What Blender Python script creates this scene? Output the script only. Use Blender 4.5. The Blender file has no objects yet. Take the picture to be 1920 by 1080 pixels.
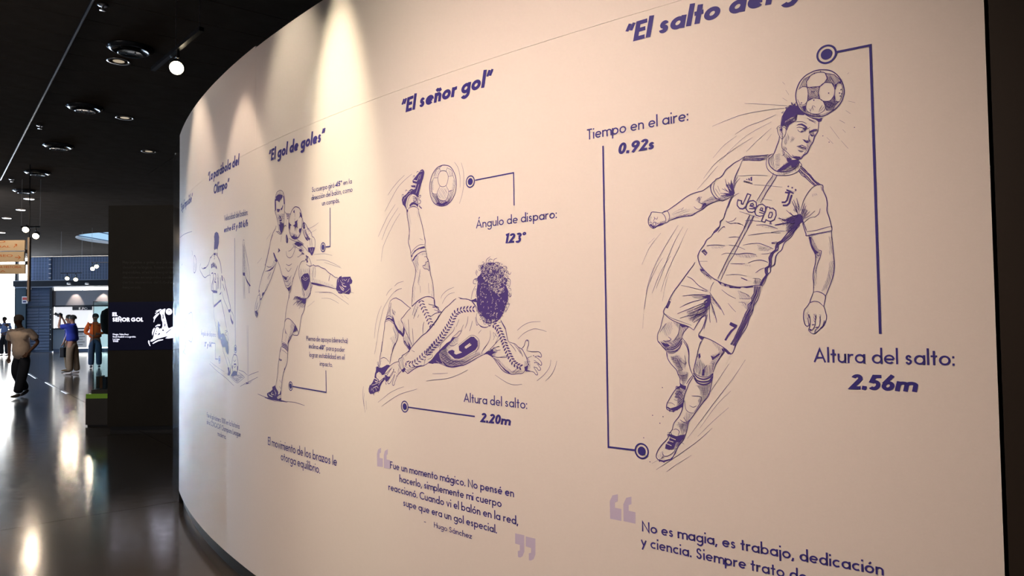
import bpy, bmesh, math, random
from mathutils import Vector, Matrix
from mathutils.geometry import tessellate_polygon
PI = math.pi
col = bpy.context.scene.collection
scene = bpy.context.scene

# ---------------------------------------------------------------- camera, world, exposure, lights
F_PX = 1350.0
PITCH, ROLL = 0.0344, -0.0135
FW = Vector((0, math.cos(PITCH), math.sin(PITCH)))
U0 = Vector((0, -math.sin(PITCH), math.cos(PITCH)))
R0 = Vector((1, 0, 0))
CR = R0 * math.cos(ROLL) + U0 * math.sin(ROLL)
CU = R0 * -math.sin(ROLL) + U0 * math.cos(ROLL)
EYE = Vector((0, 0, 1.6))
cam = bpy.data.cameras.new('camera')
cam.sensor_width = 36.0
cam.lens = F_PX * 36.0 / 1920.0
cam.clip_start = 0.05
cam.clip_end = 300
camo = bpy.data.objects.new('camera', cam)
col.objects.link(camo)
M = Matrix((CR, CU, -FW)).transposed().to_4x4()
M.translation = EYE
camo.matrix_world = M
scene.camera = camo
vs = scene.view_settings
scene.display_settings.display_device = 'sRGB'
vs.view_transform = 'Standard'
vs.look = 'None'
vs.gamma = 1.0
vs.exposure = 0.0
vs.use_curve_mapping = False

world = bpy.data.worlds.new('sky')
scene.world = world
world.use_nodes = True
bg = world.node_tree.nodes['Background']
bg.inputs[0].default_value = (0.42, 0.70, 0.98, 1)
bg.inputs[1].default_value = 1.0

# curved partition: a circle in plan
CX, CY, RAD = 8.1307, 12.2158, 12.5307
A0 = -2.13
ZB, ZS, ZT = 0.11, 2.5788, 3.1795
def wall_pt(s, z, e=0.0):
    a = A0 - s / RAD
    return Vector((CX + (RAD + e) * math.cos(a), CY + (RAD + e) * math.sin(a), z))
def ray(x, y):
    return FW + CR * ((x - 960) / F_PX) + CU * ((540 - y) / F_PX)
def at(x, y, Y):          # where the line of sight of a picture point meets the plane y = Y
    d = ray(x, y)
    return EYE + d * (Y / d.y)
def at_z(x, y, Z):        # ... or the level z = Z
    d = ray(x, y)
    return EYE + d * ((Z - 1.6) / d.z)

def light(kind, name, loc, target, energy, color, **kw):
    l = bpy.data.lights.new(name, kind)
    l.energy = energy
    l.color = color
    for k, v in kw.items():
        setattr(l, k, v)
    o = bpy.data.objects.new(name, l)
    col.objects.link(o)
    o.location = loc
    d = Vector(target) - Vector(loc)
    o.rotation_euler = d.to_track_quat('-Z', 'Y').to_euler()
    return o
WARM = (1.0, 0.80, 0.60)
light('SUN', 'sun', (-60, 10, 55), (-36, 52, 0), 40.0, (1.0, 0.96, 0.9), angle=0.01)
# daylight of the glazed doorway at the left end of the hall, plus two fills
light('AREA', 'daylight_front', (-29.6, 34.6, 2.4), (-12, 12, 1.0), 4500, (0.55, 0.74, 1.0), shape='RECTANGLE', size=6.5, size_y=4.2)
light('AREA', 'floor_bounce_fill', (-27.2, 34.4, 1.0), (-2.9, 6.6, 0.15), 60, (0.58, 0.78, 1.0), shape='RECTANGLE', size=3.0, size_y=1.6, spread=math.radians(9))  # added narrow beam imitating door light bounced off the floor
light('AREA', 'side_fill', (-33.6, 16, 2.4), (0, 9, 1.0), 420, (0.50, 0.73, 1.0), shape='RECTANGLE', size=12.0, size_y=4.0)  # added bluish fill panel; the left wall behind it has no opening
# unseen fill panels added to brighten the people and the far wall
light('AREA', 'hall_fill', (-9, 1.0, 4.6), (-13, 14, 0.5), 330, (1.0, 0.88, 0.76), shape='RECTANGLE', size=7.0, size_y=2.0)
light('AREA', 'hall_fill', (-16, 15.0, 4.6), (-20, 30, 1.0), 950, (0.85, 0.90, 1.0), shape='RECTANGLE', size=6.0, size_y=2.0)
# spot heads of the ceiling tracks
def wall_spot(name, s, out, z, ts, tz, energy, size, blend, color=WARM, r=0.03):
    light('SPOT', name, wall_pt(s, z, out), wall_pt(ts, tz), energy, color, spot_size=math.radians(size), spot_blend=blend, shadow_soft_size=r)
wall_spot('track_spot', 2.98, 0.40, 3.95, 2.96, 2.35, 330, 27, 1.0, (1.0, 0.88, 0.62))
wall_spot('track_spot', 2.6, 0.6, 3.95, 2.6, 1.9, 28, 70, 0.95, (1.0, 0.86, 0.66))
wall_spot('track_spot', 3.42, 0.5, 3.95, 3.45, 1.9, 75, 52, 0.8, (1.0, 0.86, 0.66))
wall_spot('track_spot', 4.15, 0.45, 3.55, 4.2, 1.6, 52, 50, 0.5)
wall_spot('track_spot', 5.3, 0.6, 3.9, 5.3, 1.4, 75, 60, 0.5)
wall_spot('track_spot', 1.85, 2.6, 3.6, 1.75, 1.0, 535, 84, 1.0, (1.0, 0.79, 0.64))
wall_spot('track_spot', 4.2, 2.6, 3.9, 4.3, 1.2, 115, 80, 1.0, (1.0, 0.76, 0.62))

# ---------------------------------------------------------------- materials
MATS = {}
def mat(name, color, rough=0.6, metal=0.0, emit=None, spec=0.5, noise=None, bump=None, trans=0.0, ior=1.45, alpha=1.0):
    if name in MATS:
        return MATS[name]
    m = bpy.data.materials.new(name)
    m.use_nodes = True
    nt = m.node_tree
    b = nt.nodes['Principled BSDF']
    b.inputs['Base Color'].default_value = (*color, 1)
    b.inputs['Roughness'].default_value = rough
    b.inputs['Metallic'].default_value = metal
    b.inputs['Specular IOR Level'].default_value = spec
    b.inputs['Transmission Weight'].default_value = trans
    b.inputs['IOR'].default_value = ior
    b.inputs['Alpha'].default_value = alpha
    if emit:
        b.inputs['Emission Color'].default_value = (*emit[0], 1)
        b.inputs['Emission Strength'].default_value = emit[1]
    if noise or bump:
        tc = nt.nodes.new('ShaderNodeTexCoord')
        n = nt.nodes.new('ShaderNodeTexNoise')
        n.inputs['Scale'].default_value = (noise or bump)[0]
        n.inputs['Detail'].default_value = 5
        nt.links.new(tc.outputs['Object'], n.inputs['Vector'])
        if noise:
            r = nt.nodes.new('ShaderNodeMix')
            r.data_type = 'RGBA'
            k = noise[1]
            r.inputs[6].default_value = (*[c * (1 - k) for c in color], 1)
            r.inputs[7].default_value = (*[min(1, c * (1 + k)) for c in color], 1)
            nt.links.new(n.outputs['Fac'], r.inputs[0])
            nt.links.new(r.outputs[2], b.inputs['Base Color'])
        if bump:
            bp = nt.nodes.new('ShaderNodeBump')
            bp.inputs['Strength'].default_value = bump[1]
            bp.inputs['Distance'].default_value = 0.01
            nt.links.new(n.outputs['Fac'], bp.inputs['Height'])
            nt.links.new(bp.outputs['Normal'], b.inputs['Normal'])
    MATS[name] = m
    return m
VINYL = mat('matt_cream_vinyl', (0.80, 0.735, 0.70), 0.62, spec=0.25, noise=(60, 0.015))
INK = mat('violet_blue_ink', (0.052, 0.042, 0.245), 0.55, spec=0.2)
INKL = mat('violet_drawing_ink', (0.085, 0.055, 0.24), 0.6, spec=0.1)
LILAC = mat('lilac_ink', (0.57, 0.50, 0.68), 0.6, spec=0.2)
PAPER = mat('unprinted_vinyl', (0.74, 0.67, 0.68), 0.6, spec=0.2)
BLACK = mat('matt_black_paint', (0.028, 0.023, 0.019), 0.55, spec=0.3, noise=(3, 0.2))
BROWNBLACK = mat('dark_brown_board', (0.026, 0.019, 0.015), 0.5, spec=0.3, noise=(2, 0.15))
GLOSSB = mat('gloss_black_cladding', (0.012, 0.011, 0.012), 0.10, spec=0.8, bump=(3, 0.15))
CEIL = mat('dark_ceiling_board', (0.135, 0.108, 0.088), 0.8, spec=0.0, noise=(4, 0.2), bump=(90, 0.06))
CEILS = mat('ceiling_void', (0.006, 0.006, 0.006), 0.8)
STEEL = mat('brushed_steel', (0.55, 0.56, 0.60), 0.28, 1.0)
CHROME = mat('satin_reflector', (0.80, 0.76, 0.68), 0.18, 1.0)
DARKMETAL = mat('black_powder_coated_metal', (0.03, 0.032, 0.04), 0.35, 0.6)
BLUEGREY = mat('blue_grey_metal', (0.10, 0.14, 0.24), 0.45, 0.3)
BLUELOUV = mat('dark_blue_louvre', (0.08, 0.115, 0.20), 0.45, 0.2)
GRILLE = mat('pale_blue_grille', (0.34, 0.45, 0.70), 0.4, 0.2)
WHITE = mat('white_board', (0.8, 0.8, 0.82), 0.5)
LAMP = mat('warm_lamp_lens', (1, 1, 1), 0.3, emit=((1.0, 0.83, 0.55), 20))
LAMPD = mat('cool_downlight_lens', (1, 1, 1), 0.3, emit=((0.95, 0.97, 1.0), 3.2))
SHOPLIT = mat('lit_shop_interior', (0.8, 0.8, 0.8), 0.6, emit=((0.95, 0.96, 1.0), 0.75))
SCREEN = mat('dark_display', (0.004, 0.004, 0.008), 0.15, emit=((0.10, 0.10, 0.30), 0.035))
GLOW = mat('white_display_pixels', (0.5, 0.5, 0.5), 0.4, emit=((0.80, 0.80, 1.0), 1.7))
GLASS = mat('clear_glass', (0.78, 0.94, 0.96), 0.0, trans=1.0, ior=1.45)
GREENEDGE = mat('green_acrylic', (0.22, 0.40, 0.06), 0.3, emit=((0.35, 0.7, 0.05), 0.08))
GREYP = mat('grey_plinth_paint', (0.055, 0.05, 0.052), 0.5)

def floor_material():
    m = bpy.data.materials.new('polished_concrete')
    m.use_nodes = True
    nt = m.node_tree
    b = nt.nodes['Principled BSDF']
    tc = nt.nodes.new('ShaderNodeTexCoord')
    def noise(sc, det):
        n = nt.nodes.new('ShaderNodeTexNoise')
        n.inputs['Scale'].default_value = sc
        n.inputs['Detail'].default_value = det
        nt.links.new(tc.outputs['Object'], n.inputs['Vector'])
        return n
    n1, n2 = noise(0.55, 8), noise(9, 6)
    cr = nt.nodes.new('ShaderNodeValToRGB')
    cr.color_ramp.elements[0].position = 0.3
    cr.color_ramp.elements[0].color = (0.034, 0.027, 0.023, 1)
    cr.color_ramp.elements[1].position = 0.72
    cr.color_ramp.elements[1].color = (0.078, 0.064, 0.053, 1)
    nt.links.new(n1.outputs['Fac'], cr.inputs[0])
    nt.links.new(cr.outputs[0], b.inputs['Base Color'])
    mr = nt.nodes.new('ShaderNodeMapRange')
    mr.inputs[3].default_value = 0.08
    mr.inputs[4].default_value = 0.21
    nt.links.new(n2.outputs['Fac'], mr.inputs[0])
    nt.links.new(mr.outputs[0], b.inputs['Roughness'])
    bp = nt.nodes.new('ShaderNodeBump')
    bp.inputs['Strength'].default_value = 0.07
    bp.inputs['Distance'].default_value = 0.004
    n3 = noise(3.0, 3)
    nt.links.new(n3.outputs['Fac'], bp.inputs['Height'])
    nt.links.new(bp.outputs['Normal'], b.inputs['Normal'])
    b.inputs['Specular IOR Level'].default_value = 0.75
    return m
FLOOR = floor_material()

# ---------------------------------------------------------------- mesh helpers
class MB:
    def __init__(self):
        self.v, self.f, self.mi = [], [], []
    def poly(self, pts, mi=0):
        n = len(self.v)
        self.v += [tuple(p) for p in pts]
        self.f.append(tuple(range(n, n + len(pts))))
        self.mi.append(mi)
    def add(self, vs_, fs, mi=0):
        n = len(self.v)
        self.v += [tuple(p) for p in vs_]
        for f in fs:
            self.f.append(tuple(n + i for i in f))
            self.mi.append(mi)
        return self
    def box(self, x0, y0, z0, x1, y1, z1, mi=0, rz=0.0, c=None):
        P = [Vector((x, y, z)) for x in (x0, x1) for y in (y0, y1) for z in (z0, z1)]
        if rz:
            c = Vector(c or ((x0 + x1) / 2, (y0 + y1) / 2, 0))
            Rm = Matrix.Rotation(rz, 3, 'Z')
            P = [Rm @ (q - c) + c for q in P]
        return self.add(P, [(0, 1, 3, 2), (4, 6, 7, 5), (0, 4, 5, 1), (2, 3, 7, 6), (0, 2, 6, 4), (1, 5, 7, 3)], mi)
    def tube(self, pts, r, n=10, mi=0, caps=True):
        pts = [Vector(p) for p in pts]
        rs = r if isinstance(r, (list, tuple)) else [r] * len(pts)
        rings = []
        for i, p in enumerate(pts):
            d = (pts[min(i + 1, len(pts) - 1)] - pts[max(i - 1, 0)]).normalized()
            a = d.cross(Vector((0, 0, 1)))
            if a.length < 1e-3:
                a = d.cross(Vector((0, 1, 0)))
            a.normalize()
            b = d.cross(a)
            rings.append([p + (a * math.cos(t) + b * math.sin(t)) * rs[i] for t in [2 * PI * k / n for k in range(n)]])
        vs_, fs = [q for r_ in rings for q in r_], []
        for i in range(len(pts) - 1):
            for k in range(n):
                fs.append((i * n + k, i * n + (k + 1) % n, (i + 1) * n + (k + 1) % n, (i + 1) * n + k))
        if caps:
            fs.append(tuple(range(n)))
            fs.append(tuple((len(pts) - 1) * n + k for k in reversed(range(n))))
        return self.add(vs_, fs, mi)
    def lathe(self, prof, c, n=32, mi=0, axis=None):
        c = Vector(c)
        vs_, fs = [], []
        q = (Vector(axis).to_track_quat('Z', 'Y') if axis is not None else None)
        for r, z in prof:
            for k in range(n):
                t = 2 * PI * k / n
                p = Vector((r * math.cos(t), r * math.sin(t), z))
                if q:
                    p = q @ p
                vs_.append(c + p)
        for i in range(len(prof) - 1):
            for k in range(n):
                fs.append((i * n + k, i * n + (k + 1) % n, (i + 1) * n + (k + 1) % n, (i + 1) * n + k))
        return self.add(vs_, fs, mi)
    def build(self, name, mats, parent=None, smooth=False, origin=None):
        me = bpy.data.meshes.new(name)
        v = self.v
        if origin is not None:
            ox, oy, oz = origin
            v = [(a - ox, b - oy, c - oz) for a, b, c in v]
        me.from_pydata(v, [], self.f)
        ms = mats if isinstance(mats, (list, tuple)) else [mats]
        for m in ms:
            me.materials.append(m)
        if len(ms) > 1:
            me.polygons.foreach_set('material_index', self.mi)
        if smooth:
            me.polygons.foreach_set('use_smooth', [True] * len(me.polygons))
        me.update()
        o = bpy.data.objects.new(name, me)
        col.objects.link(o)
        if origin is not None:
            o.location = origin
        if parent is not None:
            par(o, parent)
        return o
def par(o, parent):
    o.parent = parent
    w = Matrix.Identity(4)
    q = parent
    w = Matrix.LocRotScale(q.location, q.rotation_euler, q.scale)
    while q.parent:
        w = (q.matrix_parent_inverse.copy() if False else Matrix.Identity(4)) @ w
        q = q.parent
        w = Matrix.LocRotScale(q.location, q.rotation_euler, q.scale) @ w
    loc = o.location.copy()
    o.location = w.inverted() @ loc
def thing(name, loc, label, cat, group=None):
    o = bpy.data.objects.new(name, None)
    o.empty_display_size = 0.1
    col.objects.link(o)
    o.location = loc
    return tag(o, label, cat, group)
def tag(o, label=None, cat=None, group=None, kind=None):
    if label: o['label'] = label
    if cat: o['category'] = cat
    if group: o['group'] = group
    if kind: o['kind'] = kind
    return o
def struct(o):
    o['kind'] = 'structure'
    return o
def part(mb, name, m, root, smooth=False, label=None):
    """a mesh given in world coordinates, made a child of root (which carries no rotation)"""
    w = Vector((0, 0, 0))
    q = root
    while q:
        w += q.location
        q = q.parent
    o = mb.build(name, m, smooth=smooth, origin=tuple(w))
    o.location = (0, 0, 0)
    o.parent = root
    if label: o['label'] = label
    return o

# ---------------------------------------------------------------- hall: floor, ceiling, walls
HU = Vector((-0.63, 0.777, 0)).normalized()     # long direction of the hall
HV = Vector((HU.y, -HU.x, 0))
X0, X1, Y0, Y1, ZC = -34.0, 9.0, -6.0, 35.0, 4.65
def clip_rect(P, x0, x1, y0, y1):
    for ax, lim, sg in ((0, x0, 1), (0, x1, -1), (1, y0, 1), (1, y1, -1)):
        Q = []
        for i in range(len(P)):
            a, b = P[i - 1], P[i]
            ia, ib = (a[ax] - lim) * sg >= 0, (b[ax] - lim) * sg >= 0
            if ia != ib:
                t = (lim - a[ax]) / (b[ax] - a[ax])
                Q.append(a.lerp(b, t))
            if ib:
                Q.append(b)
        P = Q
        if len(P) < 3:
            return []
    return P
def slab(P, z0, z1):
    m = MB()
    n = len(P)
    lo = [Vector((p.x, p.y, z0)) for p in P]
    hi = [Vector((p.x, p.y, z1)) for p in P]
    m.add(lo + hi, [tuple(reversed(range(n))), tuple(range(n, 2 * n))] + [(i, (i + 1) % n, n + (i + 1) % n, n + i) for i in range(n)])
    return m
fl = struct(MB().box(X0, Y0, -0.2, X1, Y1, -0.012).build('floor', mat('joint_filler', (0.01, 0.009, 0.008), 0.8)))
G = 4.4
for iu in range(-6, 13):
    for iv in range(-9, 9):
        u0, v0 = 6.76 + iu * G, 2.34 + iv * G
        g = 0.004
        P = [HU * a + HV * b for a, b in ((u0 + g, v0 + g), (u0 + G - g, v0 + g), (u0 + G - g, v0 + G - g), (u0 + g, v0 + G - g))]
        if (P[1] - P[0]).cross(P[2] - P[1]).z < 0:
            P.reverse()
        P = clip_rect(P, X0, X1, Y0, Y1)
        if P:
            part(slab(P, -0.012, 0.0), 'concrete_slab', FLOOR, fl)
for (xa, ya), (xb, yb) in (((54, 700.5), (69, 709.7)), ((86.6, 716.8), (102, 725)), ((117, 733), (127.3, 738))):  # streaks mirrored in the floor, laid as thin steel strips
    a, b = at_z(xa, ya, 0), at_z(xb, yb, 0)
    d = (b - a).normalized()
    n = Vector((-d.y, d.x, 0)) * 0.028
    m = MB().add([a - n, b - n, b + n, a + n, a - n + Vector((0, 0, .003)), b - n + Vector((0, 0, .003)), b + n + Vector((0, 0, .003)), a + n + Vector((0, 0, .003))],
                 [(3, 2, 1, 0), (4, 5, 6, 7), (0, 1, 5, 4), (1, 2, 6, 5), (2, 3, 7, 6), (3, 0, 4, 7)])
    part(m, 'floor_streak', STEEL, fl, label='bright streak reflected in the floor, laid as a steel strip')

# ceiling with the round skylight
SKX, SKY, SKR = -13.75, 28.4, 3.0
cm = MB()
N = 64
ring = [Vector((SKX + SKR * math.cos(2 * PI * k / N), SKY + SKR * math.sin(2 * PI * k / N), ZC)) for k in range(N)]
h = 4.0
def sq(k):
    a = 2 * PI * k / N
    c, s = math.cos(a), math.sin(a)
    q = max(abs(c), abs(s))
    return Vector((SKX + h * c / q, SKY + h * s / q, ZC))
outer = [sq(k) for k in range(N)]
for k in range(N):
    j = (k + 1) % N
    cm.poly([ring[k], outer[k], outer[j], ring[j]])
for a, b, c, d in ((X0, Y0, X1, SKY - h), (X0, SKY + h, X1, Y1), (X0, SKY - h, SKX - h, SKY + h), (SKX + h, SKY - h, X1, SKY + h)):
    cm.poly([(a, b, ZC), (a, d, ZC), (c, d, ZC), (c, b, ZC)])
ce = struct(cm.build('ceiling', CEIL))
ru = MB()
for k in range(N):
    j = (k + 1) % N
    up = Vector((0, 0, 0.12))
    ru.poly([ring[k], ring[j], ring[j] + up, ring[k] + up])
part(ru, 'skylight_reveal', mat('white_reveal', (0.75, 0.68, 0.66), 0.6), ce, smooth=True, label='pale round reveal of the skylight opening')
m = MB()
for k in range(-2, 3):
    m.box(SKX + k * 1.35 - 0.02, SKY - 2.6, ZC + 0.09, SKX + k * 1.35 + 0.02, SKY + 2.6, ZC + 0.12)
part(m, 'glazing_bar', BLUEGREY, ce)
cpm = None
for iu in range(0, 19):
    for iv in range(-1, 3):
        u0, v0 = 5.9 + iu * 0.6, 1.18 + iv * 2.4
        g = 0.006
        cen = HU * (u0 + 0.3) + HV * (v0 + 1.2)
        if cpm is None:
            mb = MB().box(-0.3 + g, -1.2 + g, 0, 0.3 - g, 1.2 - g, 0.014)
            o = mb.build('ceiling_panel', CEIL)
            cpm = o.data
        else:
            o = bpy.data.objects.new('ceiling_panel', cpm)
            col.objects.link(o)
        o.parent = ce
        o.location = (cen.x, cen.y, ZC - 0.0145)
        o.rotation_euler = (0, 0, math.atan2(HU.y, HU.x))
# metal channel along one ceiling joint
a, b = HU * 5.5 + HV * 1.18, HU * 19 + HV * 1.18
m = MB()
mid = (a + b) / 2
m.box(mid.x - 6.75, mid.y - 0.010, ZC - 0.035, mid.x + 6.75, mid.y + 0.010, ZC - 0.0146, rz=math.atan2(HU.y, HU.x), c=(mid.x, mid.y, 0))
part(m, 'joint_channel', mat('blued_steel', (0.035, 0.055, 0.10), 0.3, 0.7), ce, label='thin bluish metal channel along a joint')

struct(MB().box(X0 - 0.2, Y0, 0, X0, Y1, ZC).build('wall_left', BLACK))
struct(MB().box(X0, Y0 - 0.2, 0, X1, Y0, ZC).build('wall_rear', BLACK))
struct(MB().box(X1, Y0, 0, X1 + 0.2, Y1, ZC).build('wall_right', BLACK))
wi = struct(MB().box(-5.02, 11.06, 0, X1, 11.25, ZC).build('wall_inner', BLACK))
xs = [-5.02, at(512, 60, 11).x, -1.0, 1.6, 4.2, 6.8, X1]
for k in range(len(xs) - 1):
    part(MB().box(xs[k] + 0.006, 11.0, 0, xs[k + 1] - 0.006, 11.06, ZC - 0.02), 'wall_board', BROWNBLACK, wi)

# front wall at the far end of the hall
YF = 35.0
def fx(x): return at(x, 560, YF).x
def fz(y, x=120): return at(x, y, YF).z
wf = struct(MB().box(fx(202) + 2.0, YF, 0, X1, YF + 0.2, ZC).build('wall_front', BLACK))
part(MB().box(fx(32), YF + 0.02, fz(482), fx(202) + 2.0, YF + 0.2, ZC), 'lintel', BLACK, wf)
part(MB().box(fx(32), YF - 0.30, fz(537), fx(202) + 2, YF + 0.1, fz(526)), 'beam', DARKMETAL, wf, label='black beam under the pale grille')
part(MB().box(fx(32), YF - 0.32, fz(539), fx(202) + 2, YF - 0.1, fz(537.4)), 'steel_rail', mat('pale_rail', (.3, .33, .42), .3, .4), wf, label='thin pale rail')
part(MB().box(fx(32), YF - 0.32, fz(526.6), fx(202) + 2, YF - 0.1, fz(525.4)), 'steel_rail', MATS['pale_rail'], wf)
part(MB().box(X0, YF, fz(478, 10), fx(32), YF + 0.2, ZC), 'lintel', BLACK, wf)
part(MB().box(fx(32), YF - 0.1, 0, fx(51), YF + 0.3, fz(526)), 'column', mat('dark_teal_paint', (.02, .045, .07), .4), wf, label='dark teal column beside the bright doorway')
# pale grille band
band = MB().box(fx(52), YF + 0.02, fz(526), fx(202) + 2, YF + 0.06, fz(482)).build('grille_backing', mat('grille_back', (.10, .15, .27), .5, .1))
band.parent = wf
g = MB()
z = fz(525)
while z < fz(482.5):
    g.box(fx(56), YF - 0.06, z, fx(202) + 2, YF + 0.0, z + 0.028)
    z += 0.072
x = fx(56)
while x < fx(202) + 2:
    g.box(x, YF - 0.03, fz(526), x + 0.02, YF - 0.0, fz(482))
    x += 0.14
o = g.build('grille_slats', GRILLE)
o.parent = wf
tag(o, kind='stuff')
post = part(MB().box(fx(96), YF - 0.16, fz(526), fx(99), YF - 0.06, fz(483)), 'grille_post', BLUEGREY, wf)
for y in (487, 496, 503.6, 513, 521):
    part(MB().box(fx(95.6), YF - 0.2, fz(y + .9), fx(99.6), YF - 0.16, fz(y - .9)), 'post_clamp', WHITE, post, label='small white clamp')
# louvred cladding left of the shop
m = MB().box(fx(51), YF, 0, fx(97), YF + 0.1, fz(537))
part(m, 'louvre_backing', BLUELOUV, wf)
lm = None
z = 0.12
while z < fz(541):
    for xa, xb in ((51.5, 73.4), (74, 96.6)):
        m = MB()
        a0, b0 = fx(xa), fx(xb)
        m.add([(a0, YF - 0.05, z), (b0, YF - 0.05, z), (b0, YF - 0.01, z + 0.11), (a0, YF - 0.01, z + 0.11), (a0, YF, z), (b0, YF, z)],
              [(0, 1, 2, 3), (4, 0, 3), (1, 5, 2), (4, 5, 1, 0)])
        part(m, 'louvre', BLUELOUV, wf)
    z += 0.145
part(MB().box(fx(51), YF - 0.07, fz(575.5), fx(97), YF - 0.01, fz(574)), 'louvre_rail', DARKMETAL, wf)
cp = part(MB().box(fx(97), YF - 0.16, 0.05, fx(101.4), YF, fz(539)), 'pillar', DARKMETAL, wf, label='slim black pillar beside the shop window')
for k in range(7):
    part(MB().box(fx(98.6), YF - 0.175, 0.6 + k * 0.24, fx(99.8), YF - 0.16, 0.64 + k * 0.24), 'fixing', WHITE, cp)
# shop front
part(MB().box(fx(101.4), YF - 0.02, fz(572.5), fx(202) + 2, YF + 0.1, fz(544.5)), 'fascia', mat('brushed_fascia', (0.33, 0.31, 0.33), 0.38, 0.75), wf, label='brushed metal fascia lit by small lamps')
part(MB().box(fx(101.4), YF - 0.08, fz(575.5), fx(202) + 2, YF + 0.1, fz(572.5)), 'header', DARKMETAL, wf)
part(MB().box(fx(101.4), YF + 0.05, fz(652), fx(202) + 2, YF + 0.12, fz(575.5)), 'lit_window', SHOPLIT, wf, label='brightly lit white shop window')
part(MB().box(fx(101.4), YF - 0.1, fz(617.6), fx(202) + 2, YF + 0.05, fz(615)), 'counter_top', DARKMETAL, wf)
part(MB().box(fx(101.4), YF - 0.04, 0, fx(202) + 2, YF + 0.05, fz(654)), 'plinth', BLUEGREY, wf)
part(MB().box(fx(101.4), YF - 0.06, fz(654), fx(145), YF + 0.05, fz(617.6)), 'counter_front', mat('pale_blue_counter', (.22, .30, .42), .4), wf)
menu = part(MB().box(fx(145.5), YF - 0.10, fz(652), fx(164.6), YF - 0.05, fz(618.5)), 'price_board', WHITE, wf, label='white board with rows of small dark print')
for k in range(6):
    y0 = 621 + k * 5
    part(MB().box(fx(147), YF - 0.108, fz(y0 + (3 if k == 0 else .9)), fx(162 if k % 2 == 0 else 158), YF - 0.1, fz(y0)), 'print_row', DARKMETAL, menu)
sgn = part(MB().box(fx(138.5), YF - 0.12, fz(582), fx(175), YF - 0.081, fz(575)), 'shop_sign', DARKMETAL, wf, label='dark sign with pale letters over the shop window')
for f in (134, 185):
    light('SPOT', 'fascia_spot', (fx(f + 10), YF - 0.35, fz(541)), (fx(f + 7), YF + 0.1, fz(585)), 190, (1.0, 0.88, 0.72), spot_size=math.radians(60), spot_blend=0.4, shadow_soft_size=0.02)
# small lamps on the beam
for xx, yy in ((129, 532), (163, 532)):
    t = thing('wall_washer', at(xx, yy, YF - 0.42), 'small white lamp under the black beam, ' + ('left one' if xx < 150 else 'right one') + ' above the shop', 'lamp', 'beam lamps')
    c = t.location
    part(MB().tube([(c.x, c.y, c.z + .05), (c.x, c.y, c.z - .03)], [0.07, 0.09]), 'housing', WHITE, t, smooth=True)
    part(MB().lathe([(0.001, -0.032), (0.075, -0.032)], c), 'lens', LAMPD, t)
t = thing('security_camera', at(51, 540.5, YF - 0.5), 'small white security camera on the black beam beside the doorway', 'camera')
c = t.location
part(MB().tube([c + Vector((.0, 0, 0)), c + Vector((.22, -.1, -.03))], 0.06), 'camera_body', WHITE, t, smooth=True)
part(MB().tube([c, c + Vector((-.08, .15, .05))], 0.03), 'bracket', WHITE, t)
t = thing('safety_notice', at(46.5, 562.5, YF - 0.12), 'small red and white safety notice on the dark column', 'sign')
c = t.location
part(MB().box(c.x - .14, c.y, c.z - .17, c.x + .14, c.y + .015, c.z + .17), 'plate', WHITE, t)
part(MB().box(c.x - .11, c.y - .004, c.z + .0, c.x + .11, c.y, c.z + .13), 'red_field', mat('red_print', (.6, .08, .06), .5), t, label='red printed field')
part(MB().box(c.x - .09, c.y - .004, c.z - .12, c.x + .06, c.y, c.z - .04), 'dark_field', mat('navy_print', (.06, .06, .2), .5), t, label='dark printed field')
# open glazed doorway at the far left, paving and a pale wall outside
door = struct(MB().box(fx(31.4) - 0.09, YF - 0.02, 0, fx(31.4) + 0.02, YF + 0.12, fz(480, 10)).build('door_1', DARKMETAL))
part(MB().box(X0, YF + 0.02, fz(577.6, 10), fx(31.4), YF + 0.08, fz(576.6, 10)), 'transom', mat('pale_transom', (.6, .68, .78), .4), door)
part(MB().box(-29.6, YF, 0, -29.5, YF + 0.1, fz(480, 10)), 'mullion', DARKMETAL, door)
struct(MB().box(X0 - 14, YF + 0.2, -0.15, X1, YF + 26, -0.02).build('ground', mat('sunlit_paving', (0.82, 0.82, 0.80), 0.8, noise=(.6, .06))))
bl = MB().box(X0 - 14, YF + 24, -0.02, -14, YF + 25, 7.5).build('pale_building', mat('pale_render', (0.86, 0.86, 0.85), 0.8, noise=(.4, .05)))
tag(bl, 'pale sunlit building seen through the bright doorway', 'building')
part(MB().box(X0 - 14, YF + 23.7, 7.2, -14, YF + 25.2, 7.7), 'roof_edge', WHITE, bl)
for k in range(7):
    part(MB().box(-44 + k * 3.6, YF + 23.92, 3.2, -42.4 + k * 3.6, YF + 24.0, 5.0), 'window', mat('pale_glass', (.6, .7, .78), .2), bl)

# ---------------------------------------------------------------- the curved partition
def arc_box(s0, s1, z0, z1, r_out=0.0, r_in=-0.12, step=0.02):
    n = max(2, int(abs(s1 - s0) / step))
    m = MB()
    vs_, fs = [], []
    for i in range(n + 1):
        s = s0 + (s1 - s0) * i / n
        vs_ += [wall_pt(s, z0, r_out), wall_pt(s, z1, r_out), wall_pt(s, z1, r_in), wall_pt(s, z0, r_in)]
    for i in range(n):
        for k in range(4):
            a, b = i * 4 + k, i * 4 + (k + 1) % 4
            fs.append((a, b, b + 4, a + 4))
    fs += [(3, 2, 1, 0), (n * 4, n * 4 + 1, n * 4 + 2, n * 4 + 3)]
    return m.add(vs_, fs)
S_L, S_R, S_N, S_V = 6.46, 0.345, 3.965, 5.563
part_loc = wall_pt(3.2, 0)
PW = thing('curved_partition', tuple(part_loc), 'long curved cream partition printed with violet drawings of footballers and Spanish captions', 'wall')
gp = 0.0006
part(arc_box(S_R, S_V - gp, ZB, ZS - gp), 'lower_sheet', VINYL, PW)
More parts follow.
